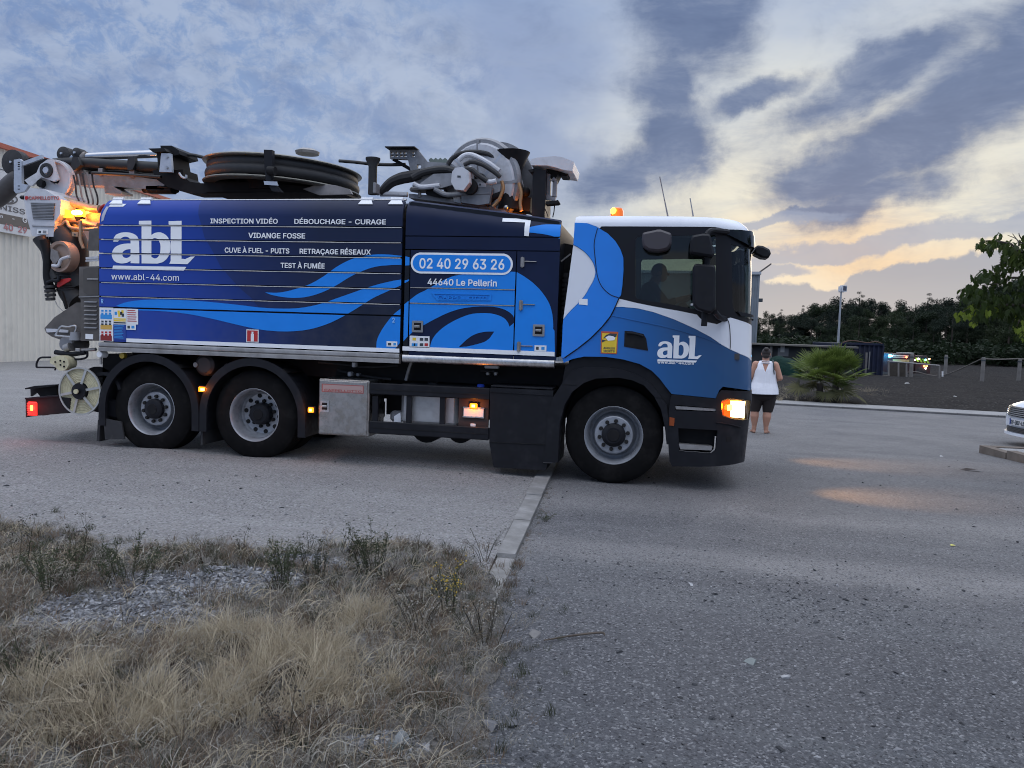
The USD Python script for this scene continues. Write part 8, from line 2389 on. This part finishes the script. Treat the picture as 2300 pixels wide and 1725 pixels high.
# ---- driver, seated, arms reaching to the wheel
dp = np.array([4.42, 1.95, 1.66])
driver = thing('person', 'driver in dark clothes sitting at the wheel inside the truck cab', 'person', dp)
D = lambda x, y, z: np.array([x, y, z], float)
cl = [m3.Manifold.batch_hull([ell(D(-.08, 0, .08), (.15, .19, .11)), ell(D(-.03, 0, .32), (.13, .19, .12))]), m3.Manifold.batch_hull([ell(D(-.03, 0, .32), (.13, .19, .12)), ell(D(.025, 0, .54), (.11, .21, .085))])]
for sy in (-1, 1):
    sh_, el_, wr_ = D(.04, .2 * sy, .56), D(.24, .24 * sy, .34), D(.44, .17 * sy, .42)
    cl += [bone(sh_, .06, (sh_ + el_) / 2, .054), bone((sh_ + el_) / 2, .054, el_, .046), bone(el_, .046, el_ * .6 + wr_ * .4, .043)]
    cl += [bone(D(-.06, .1 * sy, .05), .09, D(.36, .13 * sy, .08), .068), bone(D(.36, .13 * sy, .08), .068, D(.42, .13 * sy, -.14), .055)]
part('work_clothes', solid(cl, .022), M_short, driver, smooth=60)
bd = [bone(D(.03, 0, .54), .068, D(.10, 0, .68), .06), ell(D(.135, 0, .735), (.095, .074, .108)), ell(D(.17, 0, .675), (.055, .05, .05)), bone(D(.225, 0, .735), .012, D(.247, 0, .715), .016), ell(D(.125, .076, .73), (.022, .01, .034)), ell(D(.125, -.076, .73), (.022, .01, .034)), ell(D(.222, 0, .68), (.012, .025, .01))]
for sy in (-1, 1):
    el_, wr_ = D(.24, .24 * sy, .34), D(.44, .17 * sy, .42)
    bd += [bone(el_ * .6 + wr_ * .4, .038, wr_, .026)] + hand(wr_, (.85, -.1 * sy, .35), (.3, -.2 * sy, -.9), (.0, -1.0 * sy, .1), 1.05, .75)
part('body', solid(bd, .016), M_skin, driver, smooth=60)
hr = ell(D(.125, 0, .755), (.102, .083, .106)) - m3.Manifold.cube((.3, .4, .3)).translate((.165, -.2, .5)) - m3.Manifold.cube((.4, .4, .3)).translate((-.1, -.2, .36))
part('hair', finish_solid(hr, .016, 4), M_hair, driver, smooth=60)
for sy in (-1, 1):
    part('boot', bx(.36, .58, .13 * sy - .05, .13 * sy + .05, -.22, -.13, .03), M_ink, driver)
# ------------------------------------------------------------------ dry verge: straw, weeds, stones
def verge_z(x, y):
    return ground_z(x, y) + .02 + verge_bumps(np.asarray(x, float), np.asarray(y, float))


def grass_mat(name, c0, c1, c2):
    n = {'g': ('geometry', {}), 'o': ('object_info', {}), 'a': ('math', {'math_type': 'multiply_add', 'value2': .6}), 'b': ('math', {'math_type': 'multiply', 'value2': .4}),
         'r': ('rgb_ramp', {'ramp': [(0.0, c0), (.5, c1), (1.0, c2)]}), 'p': ('principled_bsdf', {'roughness': .75, 'specular_ior_level': .2}), 't': ('translucent_bsdf', {}), 'x': ('mix_closure', {'fac': .2})}
    return usdkit.material(stage, '/World/Looks/' + name, n, [('g.random_per_island', 'a.value1'), ('o.random', 'b.value1'), ('b.value', 'a.value3'), ('a.value', 'r.fac'), ('r.color', 'p.base_color'), ('r.color', 't.color'), ('p.BSDF', 'x.closure1'), ('t.BSDF', 'x.closure2')], surface='x.closure')


M_straw = grass_mat('straw', (.30, .25, .17), (.60, .52, .38), (.84, .77, .61))
M_dead = grass_mat('dead_grass', (.12, .11, .09), (.38, .35, .30), (.70, .66, .57))
M_reddish = grass_mat('reddish_grass', (.12, .085, .06), (.28, .21, .15), (.48, .40, .30))
M_green = grass_mat('grey_green', (.03, .035, .02), (.08, .09, .05), (.17, .175, .105))
M_pale = grass_mat('pale_stalk', (.30, .28, .23), (.52, .49, .42), (.78, .74, .66))
M_brown = grass_mat('brown_thatch', (.03, .02, .015), (.085, .06, .042), (.2, .145, .10))


def blades(r, n, h, spread, lean, w=.0028, flat=0.0, seg=3, bias=(0, 0)):
    """A tuft: thin tapering blades that bend over."""
    V, F = [], []
    for k in range(n):
        a = r.uniform(0, 6.283)
        q = spread * r.random() ** .6
        base = np.array([q * math.cos(a), q * math.sin(a), -.01])
        hh = h * r.uniform(.45, 1.1)
        d = r.uniform(0, 6.283)
        ln = lean * r.uniform(.2, 1.0)
        out = np.array([math.cos(d) + bias[0], math.sin(d) + bias[1], 0])
        up = (1 - flat) * hh
        side = np.array([-math.sin(d + 1.2), math.cos(d + 1.2), 0]) * w * r.uniform(.6, 1.3)
        b0 = len(V)
        for i in range(seg + 1):
            t = i / seg
            c = base + np.array([0, 0, up * (t - .25 * ln * t * t)]) + out * hh * ln * t ** 1.8 + (flat and np.array([0, 0, .02 * math.sin(3 * t)]))
            ww = 1 - t * .85
            V += [c - side * ww, c + side * ww]
        for i in range(seg):
            a_ = b0 + 2 * i
            F += [[a_, a_ + 1, a_ + 3], [a_, a_ + 3, a_ + 2]]
    return trimesh.Trimesh(np.array(V), np.array(F), process=False)


def tilted(yaw, tilt, i):
    h = np.random.default_rng(9000 + i)
    a, b = h.uniform(0, 6.283), h.normal() * tilt
    q = Gf.Quatd(math.cos(b / 2), Gf.Vec3d(math.cos(a), math.sin(a), 0) * math.sin(b / 2)) * Gf.Quatd(math.cos(yaw / 2), Gf.Vec3d(0, 0, math.sin(yaw / 2)))
    return Gf.Quath(q)


def scatter(name, protos, placed, material_of, label, kind='stuff', tilt=.26):
    """One PointInstancer of tufts over the ground."""
    path = numbered('/World', name)
    pi = UsdGeom.PointInstancer.Define(stage, path)
    paths = []
    UsdGeom.Scope.Define(stage, path + '/kinds')
    for i, (m, mm) in enumerate(zip(protos, material_of)):
        usdkit.mesh(stage, f'{path}/kinds/tuft_{i:03d}', m, mm, smooth=False)
        paths.append(f'{path}/kinds/tuft_{i:03d}')
    pi.CreatePrototypesRel().SetTargets([Sdf.Path(q) for q in paths])
    P = np.array([q[0] for q in placed], np.float32)
    pi.CreatePositionsAttr(Vt.Vec3fArray.FromNumpy(P))
    pi.CreateProtoIndicesAttr(Vt.IntArray([int(q[1]) for q in placed]))
    pi.CreateOrientationsAttr(Vt.QuathArray([tilted(q[2], tilt, i) for i, q in enumerate(placed)]))
    pi.CreateScalesAttr(Vt.Vec3fArray([Gf.Vec3f(*np.broadcast_to(q[3], 3).astype(float).tolist()) for q in placed]))
    tag(path, label, None, None, kind)
    return path


r = np.random.default_rng(91)
vb = verge.bounds
S_px = lambda px, py: on_ground(px, py)[:2]
# where the stony bare patches lie (centre px, radii metres) and where the straw stands thick
bare = [(270, 1395, .58, .30), (430, 1335, .55, .24), (590, 1312, .45, .15), (870, 1700, .16, .1), (150, 1420, .3, .2), (700, 1275, .4, .12)]
bare_g = [(S_px(a, b), c, d) for a, b, c, d in bare]


def bareness(x, y):
    v = 0.0
    for (c, rx, ry) in bare_g:
        v = max(v, 1 - ((x - c[0]) / rx) ** 2 - ((y - c[1]) / ry) ** 2)
    return max(0.0, min(1.0, v * 1.6))


straw_px = [(560, 1480, .45, .2), (420, 1560, .5, .2), (680, 1500, .4, .2), (300, 1620, .5, .2), (160, 1640, .4, .22), (520, 1600, .45, .2), (640, 1590, .35, .2), (780, 1430, .22, .14), (820, 1400, .15, .1), (90, 1560, .35, .2), (740, 1560, .3, .2), (820, 1560, .2, .14), (600, 1540, .35, .2)]
straw_g = [(S_px(a, b), c, d) for a, b, c, d in straw_px]


def thick(x, y):
    v = 0.0
    for (c, rx, ry) in straw_g:
        v = max(v, 1 - ((x - c[0]) / rx) ** 2 - ((y - c[1]) / ry) ** 2)
    return max(0.0, v)


protos, mats_ = [], []
for k in range(4):
    protos.append(blades(r, 22, .22, .07, .8, .0030, bias=(r.normal() * .5, r.normal() * .5))); mats_.append(M_straw)          # 0-3 standing straw
for k in range(4):
    protos.append(blades(r, 18, .20, .12, 1.1, .0027, flat=.8)); mats_.append(M_dead)                     # 4-7 flattened litter
for k in range(3):
    protos.append(blades(r, 22, .13, .06, .8, .0026)); mats_.append(M_reddish)                            # 8-10 low reddish
for k in range(3):
    protos.append(blades(r, 22, .10, .05, .6, .0024)); mats_.append(M_green)                              # 11-13 green low
for k in range(3):
    protos.append(blades(r, 12, .34, .03, .35, .0014, bias=(.2, 0))); mats_.append(M_straw)              # 14-16 long stalks
for k in range(4):
    protos.append(blades(r, 7, .34, .16, 1.3, .0036, flat=.82)); mats_.append(M_straw if k < 2 else M_pale)   # 17-20 long stray stalks lying about
for k in range(2):
    protos.append(blades(r, 20, .16, .06, .9, .0026)); mats_.append(M_brown)                               # 21-22 dark brown rotten tufts
placed = []
inside = shapely.prepared.prep(verge.buffer(-.02))
edge = verge.boundary
x0, y0, x1, y1 = verge.bounds
x0, x1, y0, y1 = max(x0, -1.0), min(x1, 5), max(y0, -7.4), y1
n_try = 0
while len(placed) < 6000 and n_try < 70000:
    n_try += 1
    x, y = r.uniform(x0, x1), r.uniform(y0, y1)
    if not inside.contains(Point(x, y)):
        continue
    d = np.array([x, y, 0]) - CAM
    depth = d @ _f
    if depth < .6 or abs((d @ _r) / depth) > .78:
        continue
    if r.random() > min(1, 2.6 / max(depth, 1.2)) * 1.25:
        continue
    bz = bareness(x, y)
    if r.random() < bz * .93:
        continue
    t = thick(x, y)
    if t == 0 and r.random() < .38:
        continue
    de = edge.distance(Point(x, y))
    nz = float(meshkit.noise(np.array([x * 2.3, y * 2.3, 3.0]), 41))
    far_ = y > on_ground(300, 1330)[1]
    gap = float(meshkit.fbm(np.array([x * 4.2, y * 5.2, 1.0]), 3, 61))
    low = float((on_ground(300, 1600)[1] - y) * 2.2) if x < 2.9 else 0.0
    if t > 0 and gap < .39:
        if r.random() < .75:
            k, s_ = int(r.choice([21, 22, 4, 5, 13])), r.uniform(.35, .7)
            placed.append(((x, y, float(verge_z(x, y))), k, r.uniform(0, 6.283), s_))
        continue
    if t > 0 and r.random() < .55 + .6 * t:
        k = int(r.integers(0, 4)) if r.random() > .42 else int(r.choice([4, 5, 6, 7, 8, 9]))
        s_ = r.uniform(.45, 1.0) * (.7 + .35 * t)
        if r.random() < low * .6:
            k = int(r.choice([8, 9, 10, 21, 22]))
    elif far_ and r.random() < .55:
        k = int(r.choice([11, 12, 13, 12, 4, 5, 21, 9]))
        s_ = r.uniform(.4, .95)
    else:
        k = int(r.choice([4, 5, 6, 7, 8, 9, 10, 11, 13], p=[.17, .17, .17, .14, .08, .08, .08, .06, .05]))
        s_ = r.uniform(.5, 1.1)
    if r.random() < .2:
        k, s_ = int(r.integers(17, 21)), r.uniform(.4, 1.1)
    if r.random() < .012 and t > 0:
        k, s_ = int(r.integers(14, 17)), r.uniform(.7, 1.1)
    s_ *= min(1, .45 + de * 3)
    placed.append(((x, y, float(verge_z(x, y)) + (.035 if 17 <= k <= 20 else 0)), k, r.uniform(0, 6.283), s_))
scatter('dry_grass', protos, placed, mats_, 'dry straw, dead grass and low green weeds covering the verge')
# straggling tufts over the edge, on the gravel and along the kerb foot
placed = []
for k in range(900):
    t = r.random()
    p = edge.interpolate(r.uniform(0, edge.length))
    x, y = p.x + r.normal() * .13, p.y + r.normal() * .13
    d = np.array([x, y, 0]) - CAM
    if d @ _f < .8 or y < -7 or x > 4.6 or x < -2:
        continue
    placed.append(((x, y, .015), int(r.choice([4, 5, 6, 11, 12, 8])), r.uniform(0, 6.28), r.uniform(.3, .75)))
for k in range(90):
    y = r.uniform(-3.9, -.4)
    x = kx(y, kr) + abs(r.normal()) * .04 + .01
    placed.append(((x, y, 0.0), int(r.choice([4, 8, 9, 11, 13])), r.uniform(0, 6.28), r.uniform(.15, .5) * (1.4 if y < -2.6 else .7)))
scatter('edge_grass', protos, placed, mats_, 'sparse dry tufts along the verge edge and the kerb foot')

# ---- stones: crushed grey stone on bare patches, loose chips on road and yard
def chip(seed):
    q = np.random.default_rng(seed)
    return trimesh.convex.convex_hull(q.normal(size=(15, 3)) * [.85, .72, .5])


M_chip = mat('grey_chippings', (.24, .25, .27), .85, var=.45, vscale=2.0)
n_ = {'o': ('object_info', {}), 'r': ('rgb_ramp', {'ramp': [(0.0, (.04, .04, .044)), (.4, (.11, .113, .121)), (.8, (.20, .204, .215)), (1.0, (.34, .34, .34))]}), 'p': ('principled_bsdf', {'roughness': .85})}
M_chipr = usdkit.material(stage, '/World/Looks/mixed_chippings', n_, [('o.random', 'r.fac'), ('r.color', 'p.base_color')], surface='p.BSDF')
n_ = {'o': ('object_info', {}), 'r': ('rgb_ramp', {'ramp': [(0.0, (.015, .016, .018)), (.5, (.045, .046, .05)), (.8, (.12, .12, .125)), (1.0, (.3, .3, .305))]}), 'p': ('principled_bsdf', {'roughness': .8})}
M_chipd = usdkit.material(stage, '/World/Looks/dark_chippings', n_, [('o.random', 'r.fac'), ('r.color', 'p.base_color')], surface='p.BSDF')
chips = [chip(s) for s in range(6)]
placed = []
for (c, rx, ry) in bare_g:
    for k in range(int(1000 * rx * ry / .08)):
        a, q = r.uniform(0, 6.283), r.random() ** .6
        x, y = c[0] + rx * q * math.cos(a), c[1] + ry * q * math.sin(a)
        if not inside.contains(Point(x, y)):
            continue
        placed.append(((x, y, float(verge_z(x, y)) + .002), int(r.integers(0, 6)), r.uniform(0, 6.28), r.choice([.006, .008, .011, .014], p=[.35, .35, .22, .08]) * r.uniform(.6, 1.1)))
for k in range(900):
    x, y = r.uniform(x0, x1), r.uniform(y0, y1)
    if inside.contains(Point(x, y)):
        placed.append(((x, y, float(verge_z(x, y)) + .001), int(r.integers(0, 6)), r.uniform(0, 6.28), r.uniform(.003, .009)))
scatter('crushed_stone', chips, placed, [M_chipr] * 6, 'crushed grey stone lying in the bare patches of the verge', tilt=.3)
placed = []
road_s = shapely.prepared.prep(road.difference(verge.buffer(.05)))
yard_s = shapely.prepared.prep(near.difference(verge))
for k in range(9000):
    px, py = r.uniform(0, 2300), r.uniform(1020, 1725)
    if k < 900:                       # the spill of chippings across the near road
        t = r.random()
        px = 1260 + 900 * t ** .8 + r.normal() * 60
        py = 1270 + 150 * t + r.normal() * (22 + 30 * t)
    elif r.random() > .30:
        continue
    g = on_ground(px, py)
    if road_s.contains(Point(g[0], g[1])):
        z = float(ground_z(g[0], g[1]))
    elif yard_s.contains(Point(g[0], g[1])):
        z = .012 + float(yard_bumps(np.array([g[0]]), np.array([g[1]]))[0])
    else:
        continue
    dist = float((g - CAM) @ _f)
    s_ = r.choice([.002, .003, .0045, .007], p=[.4, .35, .2, .05]) * r.uniform(.7, 1.2) * (1 + .06 * dist) * 1.0
    placed.append(((g[0], g[1], z + s_ * .3), int(r.integers(0, 6)), r.uniform(0, 6.28), s_))
scatter('loose_chippings', chips, placed, [M_chipd] * 6, 'dark loose chippings scattered over the road and the yard')

# ---- weeds one can point at
def weed(name, label, px, py, h, n_st, spread, material, leaf_m, leaf_s, flower=None, fl_n=0, seed=0, leafy=30, branch=.5, cat='weed', lean=.25):
    q = np.random.default_rng(seed)
    g = on_ground(px, py)
    inv = inside.contains(Point(g[0], g[1]))
    g[2] = float(verge_z(g[0], g[1])) - .005 if inv else g[2]
    w = thing(name, label, cat, g)
    leaves, flowers = [], []
    for k in range(n_st):
        a = q.uniform(0, 6.283)
        ln = q.uniform(.2, 1.6) * lean
        hh = h * q.uniform(.55, 1.05)
        b = np.array([math.cos(a), math.sin(a), 0]) * spread * q.random()
        top = b + np.array([math.cos(a) * ln * hh, math.sin(a) * ln * hh, hh])
        mid = (b + top) / 2 + np.array([q.normal() * .01, q.normal() * .01, .02])
        part('stem', tube([tuple(b), tuple(mid), tuple(top)], [.0022, .0017, .0009], 4, 4), material, w)
        tips = [top]
        for j in range(q.integers(2, 5)):
            t = q.uniform(.45, .9)
            s0 = b + (top - b) * t
            aa = q.uniform(0, 6.283)
            tip = s0 + np.array([math.cos(aa) * branch, math.sin(aa) * branch, q.uniform(.5, 1.1)]) * hh * .22
            leaves.append(tube([tuple(s0), tuple(tip)], [.0014, .0008], 3, 1))
            tips.append(tip)
        for j in range(int(leafy * 1.5)):
            t = q.uniform(.08, 1)
            c = b + (top - b) * t if q.random() < .6 else tips[q.integers(0, len(tips))] + q.normal(size=3) * .012
            d = q.normal(size=3); d[2] = abs(d[2]) * .6; d /= np.linalg.norm(d)
            s_ = np.cross(d, q.normal(size=3)); s_ /= np.linalg.norm(s_)
            L = leaf_s * .62 * q.uniform(.5, 1.2)
            leaves.append(trimesh.Trimesh(np.array([c, c + d * L * .5 + s_ * L * .13, c + d * L, c + d * L * .5 - s_ * L * .13]), np.array([[0, 1, 2], [0, 2, 3]]), process=False))
        if flower:
            for tp in tips:
                for j in range(max(1, fl_n)):
                    flowers.append(trimesh.creation.icosphere(0, q.uniform(.0025, .0055)).apply_translation(tp + q.normal(size=3) * .012))
    part('foliage', cat_(*leaves), leaf_m, w, kind='stuff', smooth=False)
    if flower:
        part('flower_heads', cat_(*flowers), flower, w, kind='stuff', smooth=False)
    return w


M_stem = grass_mat('weed_stem', (.04, .036, .026), (.09, .08, .058), (.17, .155, .11))
M_wleaf = grass_mat('weed_leaf', (.03, .038, .02), (.075, .09, .045), (.15, .165, .085))
M_yflower = mat('yellow_flower', (.42, .29, .03), .6, var=.2)
M_dryhead = mat('dry_seed_head', (.05, .042, .032), .9, var=.3)
M_cream = mat('cream_seed_head', (.30, .28, .24), .8, var=.2)
weed('yellow_ragwort', 'small yellow flowering weed beside the kerb end', 1015, 1400, .30, 9, .05, M_stem, M_wleaf, .03, M_yflower, 3, 1, 34, cat='flowering weed', lean=.2)
weed('tall_weed', 'leggy dark weed with seed heads, tallest of the far left clump', 178, 1292, .36, 4, .05, M_stem, M_wleaf, .03, M_dryhead, 2, 2, 16, .6)
weed('tall_weed', 'dark weed with forked top at the left edge of the verge', 40, 1310, .36, 4, .08, M_stem, M_wleaf, .03, M_dryhead, 2, 3, 18, .6)
weed('tall_weed', 'thin dark weed standing alone before the gravel, left of the middle bushes', 548, 1262, .20, 2, .02, M_stem, M_wleaf, .03, M_dryhead, 1, 4, 10, .4)
weed('tall_weed', 'thin dark weed in the gravel edge, between the two feathery bushes', 690, 1255, .19, 2, .03, M_stem, M_wleaf, .03, M_dryhead, 1, 5, 10, .4)
weed('feathery_bush', 'feathery grey green bush left of the middle of the verge', 640, 1345, .34, 14, .07, M_stem, M_wleaf, .035, None, 0, 6, 55, .5, lean=.22)
weed('feathery_bush', 'feathery grey green bush right of the middle, widest of the three', 835, 1310, .34, 16, .09, M_stem, M_wleaf, .035, None, 0, 7, 55, .5, lean=.3)
weed('feathery_bush', 'small feathery green bush between the two larger ones', 710, 1320, .24, 8, .06, M_stem, M_wleaf, .03, None, 0, 8, 45, .5, lean=.25)
weed('low_bush', 'low dark green bush in the far left corner of the verge', 110, 1340, .26, 16, .18, M_stem, M_wleaf, .035, None, 0, 9, 50, .6, lean=.5)
weed('low_bush', 'low dark bush right of the far left weeds', 290, 1325, .22, 16, .2, M_stem, M_wleaf, .035, None, 0, 10, 50, .6, lean=.5)
weed('twiggy_weed', 'brown twiggy weed leaning over the kerb end', 1090, 1265, .24, 6, .05, M_stem, M_dead, .02, M_dryhead, 1, 11, 8, .7, lean=.8)
weed('twiggy_weed', 'dark twiggy bush at the road corner with cream seed heads', 1090, 1455, .26, 14, .08, M_stem, M_dead, .025, M_cream, 1, 12, 14, .7, lean=.6)
weed('twiggy_weed', 'grey twiggy weed left of the yellow flowers', 945, 1455, .24, 12, .08, M_stem, M_dead, .025, M_cream, 1, 13, 12, .7, lean=.5)
weed('twiggy_weed', 'small bare twig standing in the crushed stone patch', 275, 1435, .15, 2, .01, M_stem, M_dead, .02, None, 0, 14, 4, .8, lean=.4)
weed('twiggy_weed', 'dark wiry weed in the lower left corner', 60, 1590, .22, 8, .06, M_stem, M_wleaf, .03, None, 0, 15, 20, .6, lean=.4)
weed('twiggy_weed', 'rusty brown weed at the bottom edge, among the straw', 640, 1690, .16, 12, .1, M_stem, M_reddish, .02, M_dryhead, 2, 16, 20, .7, lean=.6)
weed('green_sprig', 'small green sprig growing at the kerb foot', 1222, 1172, .07, 6, .05, M_stem, M_wleaf, .03, None, 0, 17, 18, .6, lean=.9)
# long arching straw stalks
for k, (pts, lab) in enumerate(((((800, 1400), (805, 1340), (830, 1290), (878, 1252)), 'long pale grass stalk arching towards the gravel'), (((775, 1390), (772, 1340), (765, 1318)), 'short upright pale grass stalk beside the arching one'), (((1180, 1655), (1200, 1570), (1170, 1500)), 'stalk'))):
    if k == 2:
        continue
    g0 = on_ground(*pts[0])
    dist = float((g0 - CAM) @ _f)
    solo('grass_stalk', tube([tuple(at_depth(x, y, dist - .02 * i)) for i, (x, y) in enumerate(pts)], .0022, 4, 6), M_straw, lab, 'grass stalk')
# ---- things lying about
g0, g1 = on_ground(1222, 1438, .012), on_ground(1350, 1425, .012)
tw = solo('fallen_twig', tube([tuple(g0), tuple((g0 + g1) / 2 + (0, .01, .006)), tuple(g1 + (0, 0, .01)), tuple(g1 + (.02, -.015, .004))], [.004, .006, .006, .004], 6, 4), mat('twig_brown', (.07, .055, .042), .9, var=.3), 'pale brown twig lying on the asphalt right of the verge', 'twig')
for k, (px, py, s_, lab, c_) in enumerate(((1202, 1431, .030, 'pale pebble at the left tip of the fallen twig', (.2, .19, .18)), (885, 1712, .035, 'grey stone at the bottom edge of the verge, left one of the pair', (.10, .115, .115)), (905, 1698, .032, 'grey stone at the bottom edge of the verge, right one of the pair', (.13, .14, .145)), (1100, 1640, .03, 'grey stone at the verge edge low on the asphalt', (.13, .13, .135)), (1150, 1630, .024, 'small grey stone beside the larger one on the asphalt edge', (.12, .12, .125)), (1690, 1490, .022, 'greenish grey stone alone on the near asphalt', (.2, .22, .21)), (1762, 1522, .018, 'small pale stone right of the greenish one on the asphalt', (.34, .34, .34)))):
    g = on_ground(px, py)
    z = float(verge_z(g[0], g[1])) if inside.contains(Point(g[0], g[1])) else float(g[2])
    m = trimesh.convex.convex_hull(np.random.default_rng(200 + k).normal(size=(16, 3)) * [.62, .5, .36]).apply_scale(s_)
    solo('loose_stone', m.apply_translation((g[0], g[1], z + s_ * .35)), mat(f'stone_tone_{k}', c_, .85, var=.2, vscale=30.), lab, 'stone')
for px, py, s_, c_, lab, nm in ((935, 1236, .03, (.62, .6, .16), 'tiny yellow scrap on the gravel just above the verge', 'paper_scrap'), (2140, 1225, .035, (.55, .52, .12), 'tiny yellow scrap on the asphalt at the right', 'paper_scrap'), (2115, 1025, .05, (.6, .6, .6), 'small white scrap on the road left of the island', 'paper_scrap')):
    g = on_ground(px, py, .006)
    m = trimesh.Trimesh(np.array([[-.5, -.4, 0], [.5, -.35, .12], [.55, .4, .02], [-.1, .5, .2], [-.5, .3, .05]]) * s_ + g, np.array([[0, 1, 2], [0, 2, 3], [0, 3, 4]]), process=False)
    solo(nm, m, mat('scrap_' + '%d' % px, c_, .6), lab, 'scrap')
g = on_ground(2182, 1056, .01)
lf_ = trimesh.Trimesh(np.array([[-.14, 0, 0], [-.05, .035, .02], [.08, .03, .01], [.15, 0, .03], [.05, -.04, .02], [-.06, -.03, .0]]) + g, np.array([[0, 1, 5], [1, 2, 5], [2, 4, 5], [2, 3, 4]]), process=False)
solo('dead_leaf', lf_, mat('dead_leaf', (.03, .022, .018), .8), 'curled dark dead leaf on the road below the island', 'leaf')
# flattened straw at the far road edge by the woman
pl_ = []
for k in range(240):
    g = on_ground(r.uniform(1735, 1990), r.uniform(882, 905))
    q = (g[:2] - A0) @ fn
    if q < .2:
        continue
    pl_.append(((g[0], g[1], float(ground_z(g[0], g[1])) + .05), int(r.choice([4, 5, 6, 0, 1])), r.uniform(0, 6.28), r.uniform(.8, 1.6)))
scatter('roadside_straw', protos, pl_, mats_, 'flattened dry straw along the far road edge by the palm')
